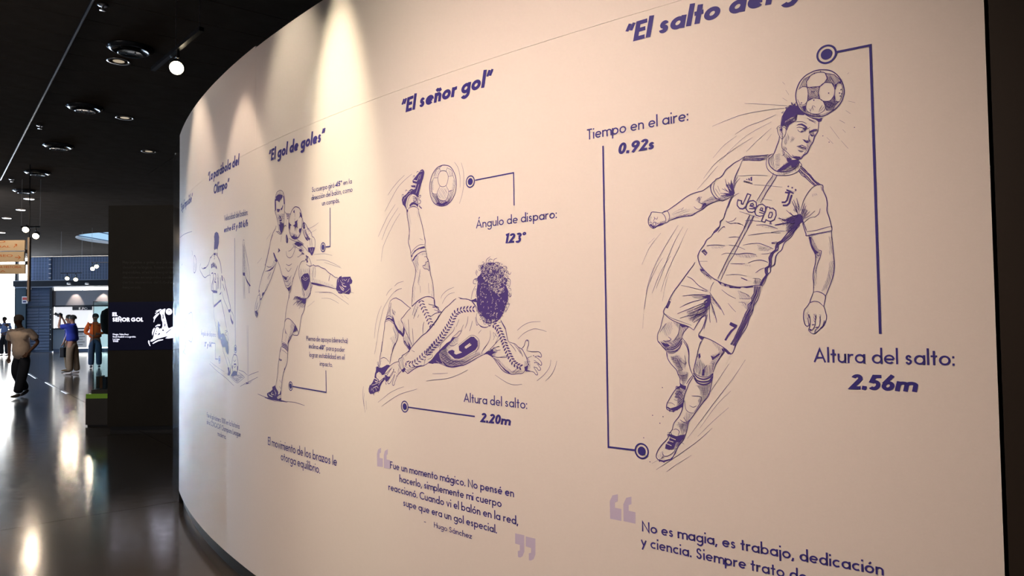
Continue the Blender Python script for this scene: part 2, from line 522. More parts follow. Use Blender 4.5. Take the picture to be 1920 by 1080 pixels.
part(arc_box(S_V + gp, S_L, ZB, ZS - gp), 'lower_sheet', VINYL, PW)
part(arc_box(S_R, S_N - gp, ZS + gp, ZT), 'upper_sheet', VINYL, PW)
part(arc_box(S_N + gp, S_L, ZS + gp, ZT + 0.012), 'upper_sheet', VINYL, PW)
part(arc_box(S_R, S_L, 0.0, ZB - 0.001, -0.035, -0.10), 'baseboard', mat('black_skirting', (.02, .02, .02), .3), PW, label='recessed black skirting')
part(arc_box(-2.6, S_R - 0.002, 0.0, ZT + 0.1, -0.012, -0.12), 'end_panel', BROWNBLACK, PW, label='plain black end of the partition')
# gloss black return beyond the printed face
P0 = wall_pt(S_L + 0.003, 0)
aa = A0 - S_L / RAD
tdir = Vector((math.sin(aa), -math.cos(aa), 0))
m = MB()
vs_, fs = [], []
pos, ang, n = P0.copy(), math.atan2(tdir.y, tdir.x) + 0.012, 60
for i in range(n + 1):
    nrm = Vector((-math.sin(ang), math.cos(ang), 0))
    vs_ += [pos + Vector((0, 0, 0)), pos + Vector((0, 0, ZT + 0.0)), pos - nrm * 0.1 + Vector((0, 0, ZT)), pos - nrm * 0.1]
    ang -= 0.05 / 22
    pos = pos + Vector((math.cos(ang), math.sin(ang), 0)) * 0.05
for i in range(n):
    for k in range(4):
        a, b = i * 4 + k, i * 4 + (k + 1) % 4
        fs.append((a, b, b + 4, a + 4))
fs += [(3, 2, 1, 0), (n * 4, n * 4 + 1, n * 4 + 2, n * 4 + 3)]
part(m.add(vs_, fs), 'gloss_return', GLOSSB, PW, smooth=False, label='gloss black cladding at the far end')

# ---------------------------------------------------------------- printing on the partition
ART = {
'leaping_header': """
ball S 28 7276 22692 -186 -53 -163 -127 -122 -183 -70 -207 -7 -208 68 -207 131 -156 130 -81 143 -66 156 -26 209 47 183 102 144 152 82 200 26 205 -29 179 -100 209 -151 140 -188 74 -132 18 -124 -12
ball S 19 7587 22585 -107 48 -157 3 -116 -45 -49 -108 -17 -59 73 -97 120 -89 170 13 171 26 16 159 -49 75 -55 74
ball S 15 7334 22238 57 -185 -35 -160 -89 -87 -154 -28 -92 67 -47 88 -11 164 47 148 89 45 116 23 119 -75
ball S 15 7889 22276 -81 34 -119 -45 -29 -189 25 -193 110 -93 92 45 64 140
ball S 15 7685 21883 -160 55 -169 -59 -76 -70 -61 -151 29 -120 158 -70 196 48 117 119 9 143 -43 105
ball S 13 6896 22222 -101 -19 -31 -227 82 -260 88 30 34 158
ball L 17 7195 22574 -191 -74 -39 -7 -160 -192 -10 -85 101 20 49 -156 90 198 179 42 -67 105 48 149
ball L 17 7675 22277 -144 -56 -184 20 44 -188 -35 -160 169 45 160 -55 -25 193 15 201
ball L 17 7267 21799 -166 -51 -127 171 -1 -180 -101 -25 104 -99 41 -104 167 16 35 131 48 141
ball L 15 7917 22253 -99 180 -56 88 -175 64 56 -88 55 -60 -10 -143 120 23 109 -64
ball H -115 13 7 7195 22574 -230 -81 -160 -192 -10 -85 101 20 48 -143 91 185 179 42 -67 105
ball H 134 22 7 7144 22522 -127 -54 30 -160 141 14
ball H -123 12 7 7675 22277 -144 -56 -184 20 44 -188 -35 -160 169 45 160 -55 -25 193
ball H 145 20 7 7681 22066 -314 -87 1 -70 157 43 160 -55
ball H -141 10 7 7267 21799 -166 -51 -127 171 -1 -180 -101 -25 104 -99 41 -104 167 16 35 131
ball H 122 13 7 7242 21774 -332 -60 106 -161 167 -12
ball H -107 14 7 7917 22253 -99 180 -56 88 -175 64 111 -148 -10 -143 120 23
ball F 6974 21926 -13 -106 12 -81 19 -10 4 97
ball F 6960 22207 -57 17 41 -137
ball F 6895 22264 -89 10 -17 -66
ball F 7836 21755 -94 11 -9 -157 53 -5
ball H -150 12 7 7954 21875 -132 -123 -103 -145 -156 -112 -247 -57 -260 66 -143 100 131 -143 312 -72 261 59 210 149
ball H 111 18 7 7928 21814 -156 -170 -183 -145 -234 -68 1 -42 261 59 210 149
ball S 11 7628 21534 -29 94 -41 49
ball S 11 7296 21700 54 -88 42 -105
ball S 11 7245 21649 67 -72 40 -49
ball S 11 7651 21665 -37 -91
ball S 11 7534 21588 24 117 -40 7 -38 -49
ball D 19 7316 22646 164 -13 -680 -595 40 -89 -56 -31 36 -55 740 258 -59 -5 13 -243 333 -17 -727 146
head F 8435 21316 -65 281 -40 64 -61 110 -68 28 -59 59 -28 -45 -78 66 -16 -83 -58 10 -26 -75 -73 -82 -110 -118 39 -33 187 42 48 -32 125 -28 155 -74 42 -114 49 -22
head F 7608 21407 -110 -39 -109 -38 -83 16 21 -104 74 -8 80 82 91 45
head H -111 10 9 8307 21406 -328 134 42 -182 96 -24 78 -67 81 -128 45 108 76 53
head H -151 15 7 8385 21398 -405 112 60 -149 175 -91 78 -48
head S 17 8435 21316 -34 206 -81 147 -60 90 28 35 -87 15
head S 17 8201 21809 -21 36 -66 -22 7 92 -46 -69 -48 12 -8 -52 -11 88 -38 -27
head S 15 8320 21659 77 4 -59 50
head S 19 7754 21511 -110 -88 -164 -87 -79 -102
head S 15 7979 21530 32 -154 106 -42 97 -54 52 -142
head S 26 7401 21234 17 -173 32 -112 71 -107 50 -149 77 -107 78 -166 115 -82 58 -72 94 3 150 71
head S 15 8565 21226 -41 54 -79 28 -85 -65 -66 -61 13 -138 70 -110 40 -24 65 101 46 128 -3 101
head S 15 8476 21242 -40 34 -36 -76 11 -79 -27 -85 22 -77
head F 8467 21211 -58 0 2 -70 38 16
head H -133 13 7 8505 21277 -98 4 -17 -103 26 -238 46 108
head S 21 8483 20991 12 -99 62 -152 74 -191 71 -91 81 -70
head S 17 8419 20820 3 -100 -27 -104 -122 -118 -130 -158 -244 -74
head S 13 8384 21036 24 -157 13 -119
head F 8015 21233 -67 37 -94 0 -92 -65 -51 -61 13 -44 58 55 92 69 75 12
head F 7674 20984 -47 42 -84 26 -95 -6 0 -29 96 -10 75 -32
head S 15 8022 21338 -95 -6 -112 -29 -91 -74
head S 13 7710 21404 -64 -50 -91 -55 -72 -51
head S 13 7665 21338 -91 -55 -90 -74
head S 19 7998 21165 -66 9 -94 -35 -83 -43
head S 17 7971 21110 -36 -55 -75 -32 -75 28 -39 33
head F 7897 21059 -56 1 -28 -34 57 -5
head F 7811 21124 -85 7 21 -76 47 -3
head H -142 12 7 7838 21149 -130 -21 49 -111 122 -1
head S 17 7638 20968 -75 28 -92 -5
head S 17 7638 20959 -17 -72 -54 -28 -47 42
head F 7639 20939 -73 -51 -18 -32 65 10
head H -98 11 7 7665 20983 -84 26 -54 -29 3 -117 92 -5
head S 17 7709 21088 -75 37
head S 15 7654 21060 12 -117
head S 17 7658 20922 21 -115 -16 -81 56 -31 46 17
head F 7856 20815 -65 -20 -54 -58 -56 2 39 -54 54 38 37 45
head H -116 10 7 7847 20813 -167 -55 40 -82 73 50
head S 22 8006 20629 -79 8 -57 11 -55 -37 -56 -18
head F 8006 20635 -98 -1 -55 -38 -84 -32 -8 -40 93 33 83 52
head S 17 7965 20603 -92 -53 -93 -43 -21 76
head S 15 7968 20514 -75 -40 -75 -1
head H -162 13 7 7986 20536 -149 -51 20 -56 93 43
head H -124 15 7 7678 20847 -89 -152 59 -128 97 -144 114 -83 -98 184 -23 154
head H -111 22 6 8146 20959 -112 -77 59 -71 96 -46
head H -112 15 7 8383 20714 -113 -97 21 -77 95 54
head H -134 12 7 8160 20422 -113 -56 -131 -38 -96 66 -75 29 154 -166 244 73
head F 8124 20347 -77 9 -112 -25 -36 -61 150 27
head H -98 25 6 8258 21056 -73 -131 121 -222 75 91
head F 8277 20348 -76 -30 -48 -17 31 -75 77 -10 37 65
head F 8164 20263 -208 -9 21 -116 78 -89 115 -5 16 122
head F 8576 20006 -178 128 -156 79 -88 48 33 -135 156 -109 136 -33
head H -116 13 8 8425 20600 -263 -278 7 -238 310 -100 77 50 -198 155 -98 67 130 178
head H 155 12 9 8281 20179 -325 56 21 -97 79 -108 154 -60 269 14
head H -162 26 7 8622 20507 -156 -22 30 -398 118 -46
head H -98 24 7 8763 20385 -101 107 -48 -451 97 73
head S 15 8396 20596 -45 -127 78 -50
head S 15 8144 20280 100 -166 196 -115
shirt S 28 8787 20425 15 -151 -60 -138 -154 -139 -208 -37 -206 6 -165 96 -74 128
shirt S 21 8851 20433 26 -192 -59 -182 -186 -164 -207 -48 -268 -1 -185 94 -85 148
shirt S 23 8679 20518 86 -31 65 -57
shirt S 22 7955 20203 -68 -115
shirt H -103 23 6 8588 19986 -413 -31 -227 141 -39 -47 144 -130 330 -66 166 31
shirt S 25 9488 20555 -273 -27 -238 -22 -170 4
shirt S 23 9488 20551 80 -96
shirt L 21 9557 20447 -187 -19 -174 -35 -151 -20 -172 31
shirt L 17 9511 20508 -208 -16 -217 -43 -150 -15 -96 20
shirt L 17 9501 20480 -241 -34 -215 -47 -151 1
shirt H -167 10 9 9523 20494 -263 -30 -345 -48 -42 -23 172 -16 325 62 180 21
shirt H -167 10 9 9477 20547 -499 -52 -150 -10 22 -26 409 40 230 32
shirt S 13 9568 20444 94 -187 117 -208 72 -192
shirt S 24 7918 20061 -127 -133 -134 -206 -133 -163 -116 -87 -67 -39 3 -124
shirt L 19 7982 19931 -87 -138 -98 -76 -97 -117 -154 -164
shirt L 19 7951 19969 -98 -118 -116 -120 -96 -138 -134 -141
shirt L 19 7920 19997 -107 -130 -117 -109 -114 -171 -124 -130
shirt L 19 7899 20037 -107 -130 -136 -144 -113 -181 -135 -110
shirt H -125 9 10 7982 19931 -31 38 -98 -118 -212 -258 -134 -141 39 -16 251 281
shirt H -125 9 10 7920 19997 -27 28 -237 -262 -248 -291 50 -15 238 301
shirt S 26 7341 19433 -6 -146 -72 -195 -24 -189 15 -185 -53 -191 -34 -168 -25 -126
shirt S 15 7370 19457 136 16 120 -70 123 -134 104 -178 55 -164 54 -142
shirt S 15 7390 19418 -26 -128
shirt S 22 7925 18633 -35 -171 -56 -173 -27 -87
shirt H -116 24 6 7631 19236 -119 8 -37 -67 158 -25
shirt F 8108 18586 -63 79 -71 36 -39 -35 -19 -76 -16 -128 71 -36 73 -78 51 -49 61 5 -43 113 39 67
shirt H 126 11 10 8299 18305 -169 219 -85 162 -121 11 -25 -214 73 -78 144 -126
shirt H -165 13 10 8374 18588 -207 78 -183 36 5 -190 141 12 225 20
shirt S 21 8670 18420 -293 40 -225 13 -103 66
shirt S 17 8581 18628 -206 -61 -245 -21
shirt S 17 8478 18554 -185 -16 -203 -17
shirt S 17 8246 18769 -99 -116 -99 -72
shirt S 17 8347 18842 -140 -141 -160 -78
shirt S 17 8135 19120 -56 -176 -36 -194 -37 -109
shirt S 17 8177 19081 -57 -154 -57 -175
shirt S 17 8053 19154 -36 -174 -15 -192
shirt S 15 8559 18647 -264 -172 -183 -16
shirt S 19 7836 18983 44 -143 54 -143 13 -104
shirt S 17 7798 18917 64 -142 53 -143
shirt S 15 7761 18787 83 -119 63 -100
shirt S 15 7703 18739 122 -115 63 -99
shirt S 15 7565 18747 161 -131 121 -53
shirt S 15 7426 18797 43 -142 120 -94
shirt S 13 7589 18582 139 -29 142 -114
shirt H -116 15 9 7920 18844 -100 -10 -57 -89 125 -220 39 45
shirt H -136 21 7 8581 18628 -332 34 -160 -99 43 -123 330 -58 -3 128
shirt H -112 20 7 8164 18804 -180 -102 -24 146 75 219
shirt S 27 9475 20560 101 -52 79 -45 147 -58 149 -92 127 -85 95 -134 94 -79 117 -31 47 -51 84 -58 49 -96 -20 -162 -78 -145 -114 -103 -148 -72 -35 8 -253 96
shirt S 19 10444 19878 39 -154 -43 -142 -90 -145 -90 -78
shirt F 9953 19752 -69 59 -23 -159 -37 -160 35 -52 91 -24 102 22 112 91 -182 -20 42 139 -100 -78
shirt H -146 12 9 10375 19371 -187 116 -252 17 -112 -12 115 -88 253 -102
shirt H -103 17 9 10090 19746 -185 135 -62 -231 70 -104 89 55
shirt S 17 10137 19684 -111 -125 -112 -80
shirt S 17 10278 19542 -159 -40 -181 -43
shirt S 17 10257 19472 -160 -18 -159 -6
shirt S 17 10089 19791 -88 -145 -110 -125
shirt S 17 10019 19850 -64 -165 -76 -143
shirt S 17 9927 19906 -19 -181 -45 -162
shirt S 17 10206 19669 -135 -83 -135 -82
shirt S 15 10108 19951 -42 -163 -88 -122
shirt S 15 9723 19970 93 -144 49 -151
shirt S 15 9657 19918 138 -140 48 -150
shirt S 15 9577 20441 94 -210 95 -211 96 -234
shirt S 15 10414 19693 -134 -219
shirt S 15 10342 19775 -65 -188
shirt S 25 9859 19440 104 -112 73 -172 72 -172 74 -218 106 -81 14 -134 95 -82 95 -83 37 -88
shirt S 17 9918 19345 71 -126 49 -152
shirt S 15 9690 19477 113 -43 115 -89
shirt S 15 10071 18644 -182 29 -92 81
shirt S 15 10352 18397 -164 122 -44 -48
shirt S 15 9846 18580 -112 2 -132 -67
shirt S 28 10551 19845 143 -97 144 -75 193 -25 195 -47 198 -95 201 -119 178 -99 205 -109 181 -54
shirt S 27 10215 19309 115 12 187 -48 190 -72 121 -91 169 -64 196 -97 195 -5 248 -24 303 -62
shirt S 21 10444 19424 -68 -75
shirt H 174 15 8 10895 19312 -335 147 -117 -12 -137 -106 354 -122 168 -109 144 -9 -147 135
shirt H 166 17 8 11938 18924 -403 80 -344 14 -243 46 244 -103 394 -34 353 -62
shirt F 11939 18877 -253 59 -298 8 298 -31
shirt H 166 30 5 11858 19082 -328 132 -342 -80 199 -120 423 -31
shirt S 16 10947 19110 -121 80 -73 84 118 24
shirt S 16 10966 19342 -95 -56 -71 -18
shirt F 10824 19270 -95 24 -22 -70 95 -36 73 -39
shirt S 18 10943 19317 -27 112 47 51 49 -64
shirt H -119 20 8 11061 19398 -123 125 -95 -33 100 -173
shirt S 16 11113 19219 -70 -76 -96 -33
shirt S 16 11532 19144 -77 86
shirt S 22 12189 19113 -75 -78 -49 -123 28 -116
shirt S 22 12034 19176 -62 -60 -35 -145 41 -138
shirt S 22 12093 18796 -63 6 -91 56
shirt S 18 12189 19125 -78 40 -90 10
shirt S 24 12189 19125 128 24 130 25 105 3 41 -73 68 -90 23 -118 -31 -123 -103 -105 -92 -7 -92 52 -117 14 -168 68
shirt F 12640 18772 -54 43 -51 -76 -104 -33 80 -46
shirt F 12458 18697 -106 50 -78 41 -155 -1 130 -60 117 -26 92 -40
shirt S 16 12625 18843 -40 20 -38 -51
shirt S 18 12506 18880 -55 91 25 50
shirt S 16 12451 18971 -77 -31 -28 69
shirt S 18 12521 18786 -41 68 -51 -29 -12 -72 66 -18 38 51
shirt S 16 12428 18849 -77 -54 -52 19
shirt H -120 22 7 12661 18990 -107 62 30 -165 55 -91
shirt H -148 18 8 12272 18859 -180 8 1 -71 207 -29
shirt S 21 8673 19954 44 -103 131 -158 112 -183 111 -162 112 -163
shirt S 21 8569 19887 66 -111 109 -160 132 -181 112 -183 89 -144
shirt H -93 35 4 8673 19954 -104 -67 175 -271 244 -364 89 -144 106 77 -223 325
shirt S 19 9400 18788 80 -147 71 -170 35 -86
shirt S 19 9280 18756 91 -146 70 -148 35 -85
shirt S 11 9735 19999 -528 -44 -364 -56
shirt S 11 9236 19673 -343 -62 -460 -96
shirt S 11 9031 19234 -296 -74
shirt S 13 9695 18926 -285 -115 -279 -134
shirt S 13 9882 18587 -179 -15 -174 -125
shirt F 9343 19906 -48 25 3 -141 44 16
shirt F 9410 19881 -38 11 -13 -83 37 19
shirt F 9483 19868 -38 6 -21 -35 37 11
shirt H -168 11 7 9550 19854 -262 -109 6 -43 245 117
shirt L 49 8365 19358 -113 -34 67 -207 53 -48 93 10
shirt L 49 8182 19263 78 -237 63 -47 113 7
shirt L 22 8322 19428 -202 -118
shirt L 22 8328 19407 -197 -118
shirt L 9 8336 19444 -231 -104
shirt F 8271 19550 -12 -22 -24 -7 21 -11 -4 -26 20 17 21 -10 -4 25 16 15 -25 -1
shirt F 8166 19502 -12 -23 -28 -7 23 -12 -4 -26 20 17 23 -10 -9 24 18 17 -24 -1
shirt F 8066 19431 -9 -29 -26 -13 24 -8 -3 -32 20 23 24 -6 -11 25 18 19 -24 -1
shirt L 31 9443 19432 -95 -43 108 -220 58 -127 79 -48 99 32 65 84 -2 89 -24 82 -106 -40 8 -88 -44 -15 -46 84 -100 210
shirt L 31 9406 18987 -174 -17 2 -76 87 -29 109 25 74 107 -25 130 -90 79 -109 10 -85 -63 -9 -100 13 -64 179 72
shirt L 27 9378 19061 -30 63 -55 6 -20 -57 105 -12
shirt L 30 9116 18850 -149 -58 33 -51 108 -12 96 42 41 102 -36 117 -88 79 -108 11 -83 -74 3 -130 12 -42 148 79
shirt L 27 9093 18913 -34 62 -53 -16 12 -64 75 18
shirt L 30 8892 18992 -89 -31 1 -32 -84 3 -82 -84 -7 -130 55 -124 107 -45 73 28 56 38 36 -73 100 41 -166 409
shirt L 26 8807 18821 -63 -6 -9 -66 44 -93 64 6 9 55 -45 104
shirt D 21 8794 18495
shirt S 11 8814 18529 -52 -36 22 -37 42 20 -12 53
shirt S 27 10144 18915 38 -154 94 -81 38 -155 84 -106 118 -81 73 -97 143 -92 74 -131 123 -152 75 -133 21 -90 -62 -233 -115 -165 -161 -166 -184 -144 -205 -108 -226 -86 -269 -65 -265 3 -284 30 -172 -13
shirt S 25 7980 18376 146 -157 106 -162 189 -157 77 -188 117 -100 66 -124 36 -192 118 -80 3 -129 87 -83 68 -192 89 -137
shirt S 19 9386 18800 60 -192 115 -189 115 -190 93 -171 105 -170 129 -192 119 -217 119 -218 169 -307
shirt S 19 9267 18768 70 -170 114 -188 115 -189 115 -191 93 -171 118 -215 140 -192 119 -217 180 -351
shirt H -94 45 5 9386 18800 -119 -32 184 -358 230 -380 211 -386 259 -409 180 -351 79 70 -288 525 -353 579
shirt L 28 8174 18307 157 -136 171 -202 126 -55 45 -105 2 -86 128 -99 67 -126 -18 -130 24 -107 108 -60 2 -108 -29 -88 99 -125 90 -171
shirt L 28 8063 18320 188 -219 200 -157 137 -76 13 -128 139 -120 67 -147 -6 -151 33 -63 97 -82 -8 -87 -20 -65 110 -147 90 -181
shirt L 23 8124 18303 168 -178 189 -168 127 -55 34 -127 130 -153 67 -136 -7 -141 23 -74 108 -81 -8 -98 -20 -77 99 -136 90 -170
shirt F 8675 17723 107 -79 -63 7 -127 46 20 23
shirt F 8875 17283 66 -73 -86 28 -53 41
shirt S 21 8670 17895 105 29 -148 22
shirt S 21 9209 18478 -236 -9 -210 -71 -166 -78
shirt S 21 8677 18445 -312 27 -307 17
shirt S 15 9456 18190 -262 24 -300 10 -377 -29
shirt S 15 8788 18227 -210 27 -187 -15
shirt S 19 9617 17915 -242 28 -217 -4 -170 -66 -168 -76 -83 -48
shirt S 15 10037 18178 -181 -2 -134 -21
shirt S 19 10736 17967 -141 14 -233 -11 -205 -41
shirt S 15 10042 17944 -180 -24 -132 -53 -176 -88
shirt S 23 10048 17698 -269 -38 -222 9 -197 -23 -129 -40
shirt S 15 10278 17667 -116 38 -136 -8
shirt S 19 9476 17378 -176 57 -194 11 -148 -51 -63 -36
shirt S 19 10011 17384 -225 -12 -221 -11
shirt S 19 9266 17073 -132 92 -129 48
shirt S 15 10155 17045 -227 13 -223 -21 -175 -51
shirt S 15 10115 18688 -134 -101 -158 9 -155 -58
shirt S 15 10376 18350 -118 125 -115 36
shirt S 15 9533 18637 -175 -4 -152 -35 -150 -24
shirt S 15 9080 17619 -171 0 -106 26
shirt S 13 9357 16913 -173 -7 -85 -46
shirt H -118 25 7 9869 17665 -508 -30 -193 -77 261 -50 352 63
shirt H -118 30 6 9698 17346 -308 -16 23 -64 197 31
shirt H 137 28 6 9202 17909 -423 -136 128 -78 256 37
shirt H -128 25 6 10619 17948 -439 -29 47 -53 324 -2
shirt H -165 13 9 8465 18588 -490 -1 5 -211 166 -156 125 -75 99 114 -188 155
shirt H 132 13 9 8340 18619 -367 52 7 -274 206 -152 186 -50
shirt F 8076 18596 -102 33 6 -232 124 -95 60 26 -105 139
shirt H -108 26 6 9188 18476 -509 -107 2 -53 294 77
shirt H -148 11 12 10894 17807 -84 58 -87 -115 56 -69
shirt L 19 10894 17807 -84 58 -87 -115 56 -69 115 126
shirt L 23 9697 16948 -186 -84
shirt H -98 22 7 9292 16911 -236 -53 68 -128 237 30
shirt H -109 18 8 10964 17388 -163 -145 -183 -213 -207 -121 47 -32 254 135 209 168
shirt H -109 17 8 10412 16864 -340 -123 -357 -79 1 -44 357 56 227 52
arm S 26 7135 18274 3 -115
arm S 26 7914 18472 -29 -137 -58 -207 -31 -69 -285 46 -249 30 -124 24
arm S 17 7809 18177 -238 16 -219 49 -202 40
arm S 22 7154 18144 -9 -232 -19 -231 -14 -264 -11 -165 22 -262 52 -194 99 -260 82 -196
arm S 22 7749 18039 -27 -153 -43 -170 -89 -206 6 -233 52 -197 21 -199 -10 -200 5 -217
arm F 7749 18039 -63 -22 -10 -201 -90 -173 -92 -72 95 -44 90 189
arm S 20 7492 17637 -61 -37 35 -163 67 -163 70 -263
arm S 17 7589 17543 -92 -72 -34 98
arm H -117 15 7 7765 18040 -95 -7 -88 -257 -120 -174 36 -197 94 5 12 134 104 241
arm H -98 22 6 7235 17985 -107 -8 -3 -494 92 6
arm H -102 19 6 7222 17324 -116 -6 34 -392 164 -389 157 -62 -166 391
arm H -98 25 6 7645 17180 -78 -4 11 -432 84 -196
arm H -170 21 7 7763 18107 -439 17 -154 -5 217 -40 283 -46
arm S 22 7664 16464 -110 14 -123 -53 -75 -85 19 -131 35 -148
arm S 22 7664 16464 51 -115 51 -165 -111 24 -124 -29 -121 -118
arm S 24 7766 16184 83 -116 82 -116 22 -200 -28 -167 -46 -67 -64 16 13 117 13 100
arm S 22 7410 16061 -43 -149 -26 -164 50 -165 65 -98 63 -50 65 -66 63 -50 79 -17 93 82 -2 67
arm S 19 7807 15851 -28 -134 3 -133 36 -166
arm S 19 7619 15816 19 -133 20 -165 82 -117 63 0
arm S 19 7510 15782 5 -165 34 -116 96 -99 18 -83
arm S 17 7404 15682 35 -148 80 -83
arm F 7818 15434 -63 1 -15 -50 48 -17
arm F 7719 15567 -62 0 32 -33 47 0
arm F 7643 15484 -79 17 17 -33 63 -10
arm F 7823 15851 -46 -67 -8 -67 40 34
arm H -117 18 7 7696 15850 -63 16 -28 -117 52 -198 28 133
arm H -117 23 6 7540 15848 -63 0 22 -231 41 0
arm H -108 25 6 7918 15852 -98 99 -27 -167 99 -166
shorts S 28 11120 17487 60 -93 150 -173 152 -187 183 -216 184 -218 142 -221 95 -195 127 -210 -89 -128 -194 -142 -267 -112 -264 -83 -186 -116
shorts S 23 11213 15393 -106 170 -148 191 -159 108
shorts S 20 11341 15481 -114 -77
shorts S 25 10800 15862 48 -217 91 -218 118 -178 -141 -67 -224 -79 -248 -131 -244 -157 -160 -129 -84 134 -59 213
shorts S 23 11057 15249 -12 -68 -98 -95
shorts F 11057 15241 -141 -59 -28 -27 59 -69 84 68
shorts F 10308 14867 -108 -52 -165 -129 19 -22 95 6 93 91
shorts F 11663 15578 -322 -83 -128 -102 129 74 116 28 119 -28 87 69
shorts S 16 10990 17508 -271 -15
shorts S 14 10538 16860 87 -160 32 -134
shorts F 10744 16459 -85 12 -25 -150 26 -135 93 -107 115 -53 -60 108 56 28 -116 107 143 -24 -145 106 198 59
shorts S 23 11554 16452 -323 25 -289 1 -255 -20
shorts S 20 11651 16093 -298 133 -292 77 -315 75
shorts S 20 11659 15759 -297 81 -262 25 -231 79 -144 107
shorts S 20 11745 15899 -358 134 -293 106 -345 103
shorts S 20 11365 15729 -322 135 -288 106
shorts S 18 11155 15975 -231 79 -201 106
shorts S 18 11222 15619 -234 136 -232 188
shorts H -176 17 8 11377 16462 -406 9 -255 -39 30 -81 458 38
shorts H 157 16 8 11447 15979 -469 213 -288 157 -16 -271 140 -189 289 -134 147 -109 143 111
shorts H 122 24 7 11154 16030 -463 265 7 -271 290 -269 176 -137 172 84
shorts S 21 10671 16539 -148 -220 -162 -219 -131 -257
shorts S 19 10604 16402 -135 -192 -133 -191
shorts S 21 10663 16322 -79 -246 -77 -271 -37 -188
shorts S 19 10680 16186 20 -243 -21 -326
shorts S 19 10758 15862 62 -217 62 -218
shorts H -130 14 8 10659 16484 -191 -221 -159 -298 108 109 164 138 53 109
shorts H -99 15 8 10658 16267 -47 -136 -102 -406 106 244
shorts S 18 11393 17058 -174 -90 -197 -200 -281 -173
shorts S 16 11606 16788 -294 -65 -345 -94 -226 -61
shorts S 15 10294 16609 -215 -167 -214 -111
shorts S 13 10112 16203 -132 -162 -105 -108
shorts S 13 9753 16540 -210 -85 -102 -134 317 7
shorts S 13 9788 16223 -186 -30 -48 -185
shorts H -119 28 6 9806 16568 -341 -141 3 -131 290 32
shorts H -119 28 6 9734 16249 -265 -6 85 -235 130 108
shorts H -149 29 6 10966 16684 -282 -63 2 -82 226 34
shorts L 32 12023 16295 -51 -15 101 -195 30 14 -80 196
shorts F 11969 16378 -38 -43 15 -13
shorts S 14 12154 15903 -225 -143 -327 -113 -320 -111
shorts L 27 9302 16684 18 -209 81 -128 -10 -105 120 -103 4 -131 96 -157 84 -210 126 -238 127 -265 113 -174
shorts L 27 9160 16666 58 -245 68 -129 55 -130 30 -156 108 -156 85 -236 138 -237 126 -238 139 -213
shorts L 21 9263 16683 18 -222 82 -128 -11 -105 121 -116 3 -118 96 -170 84 -196 125 -238 127 -252 126 -187
shorts L 21 9198 16668 58 -220 68 -142 69 -143 30 -157 96 -156 84 -236 139 -237 126 -238 126 -200
shorts L 17 9224 16682 45 -234 73 -129 82 -150 25 -162 96 -170 85 -217 130 -237 129 -244
shorts S 23 9134 16679 31 -234 69 -181 108 -154 30 -157 110 -208 85 -262 165 -237 139 -239 85 -187
shorts F 10044 15637 -205 -96 34 -72 124 -119 126 -161 71 -120 54 26 -86 147 -112 147 -110 80 86 45 34 22 27 21
shorts F 10967 17273 -86 -4 -98 -73 114 6 43 -12
shorts F 10785 17115 -84 -58 -109 -114 110 86 70 31
shorts F 10439 16897 -150 -73 29 -66 54 56
shorts F 10221 16781 -95 -30 69 -51
shorts F 10072 16723 -134 -45 -241 -21 27 -25 214 20 109 3
shorts F 9644 16664 -290 22 -26 -27 211 -20
shorts H -119 20 8 10953 17232 -224 -147 -137 -142 29 -39 222 158
leg S 22 12200 15903 66 -225 67 -227 97 -198 5 -199 -91 -112 -120 -111 -90 -82
leg S 20 11385 15481 136 -139 92 -167
leg S 16 12130 15593 142 -170 80 -113
leg H -99 22 8 11901 15648 -238 -70 -322 -83 210 -181 92 -167 122 -112 119 54 -216 280
leg H -110 26 6 12207 15593 -276 55 -25 -224 158 -281 150 111 89 169
leg H -142 15 9 12343 15027 -217 59 -181 -26 -302 115 -28 -83 214 -225 305 -118 120 110
leg F 12343 15013 -122 -41 -152 -26 -60 -55 123 -44 91 27
leg S 24 12249 15056 -121 -26 -154 58 89 83
leg S 20 11664 15536 66 -278 155 -225
leg S 28 12194 14818 -214 4 -182 73 -122 141 -62 84
leg S 32 12164 14762 -243 19 -182 101 -123 155
leg S 32 12120 14693 -228 19 -181 101 -100 182
leg S 20 12075 14652 -182 18 -151 87
leg S 24 11613 15162 -143 -179 -69 -164 -17 -165 8 -110
leg S 22 12121 14665 -12 -140
leg H -137 17 8 12133 14805 -488 287 -29 -55 276 -311 213 -33
leg S 16 11614 15148 -12 -111 17 -111
leg S 23 10947 15086 90 -178 62 -192 18 -165
leg S 19 10242 14761 100 -136 56 -55
leg H -109 26 7 10664 15076 -382 -236 -26 -79 113 -137 79 160
leg F 10336 14853 -94 -65 42 -55 54 53
leg S 28 12404 15026 -120 -149 -139 -147
leg S 26 11557 15037 -113 -182 -54 -219 6 -257 -53 -218 -74 -162
leg S 26 12145 14730 -36 -224 -117 -183 -177 -180 -56 -146 -57 -108 3 -148
leg S 24 11269 13999 120 -133 101 -151
leg H -94 17 7 12007 14546 -242 81 -310 -250 82 -187 198 -7
leg H -168 18 7 12007 14546 -242 44 -35 -185 -152 -253 158 -24 156 161
leg H -94 17 7 11776 14145 -354 -61 46 -295 161 -155 53 256
leg H -178 17 6 11759 13997 -334 -4 43 -167 196 -9
leg S 16 11968 14473 -161 23 -114 -200 -76 -145 119 -23
leg S 14 11785 14589 -134 -181 -156 -69 33 257
leg S 16 11779 14015 -158 -49 -197 63
leg S 20 11705 13741 -77 -70 -117 -23
leg S 28 11705 13741 -17 -110 141 -81 124 -155 125 -194 84 -154 4 -149 -121 -48 -100 -11 -81 43 -120 64 -101 99 -63 151
leg F 11705 13741 -97 -69 -105 -24 18 -118 110 30 78 33 60 -40 59 34 -120 62
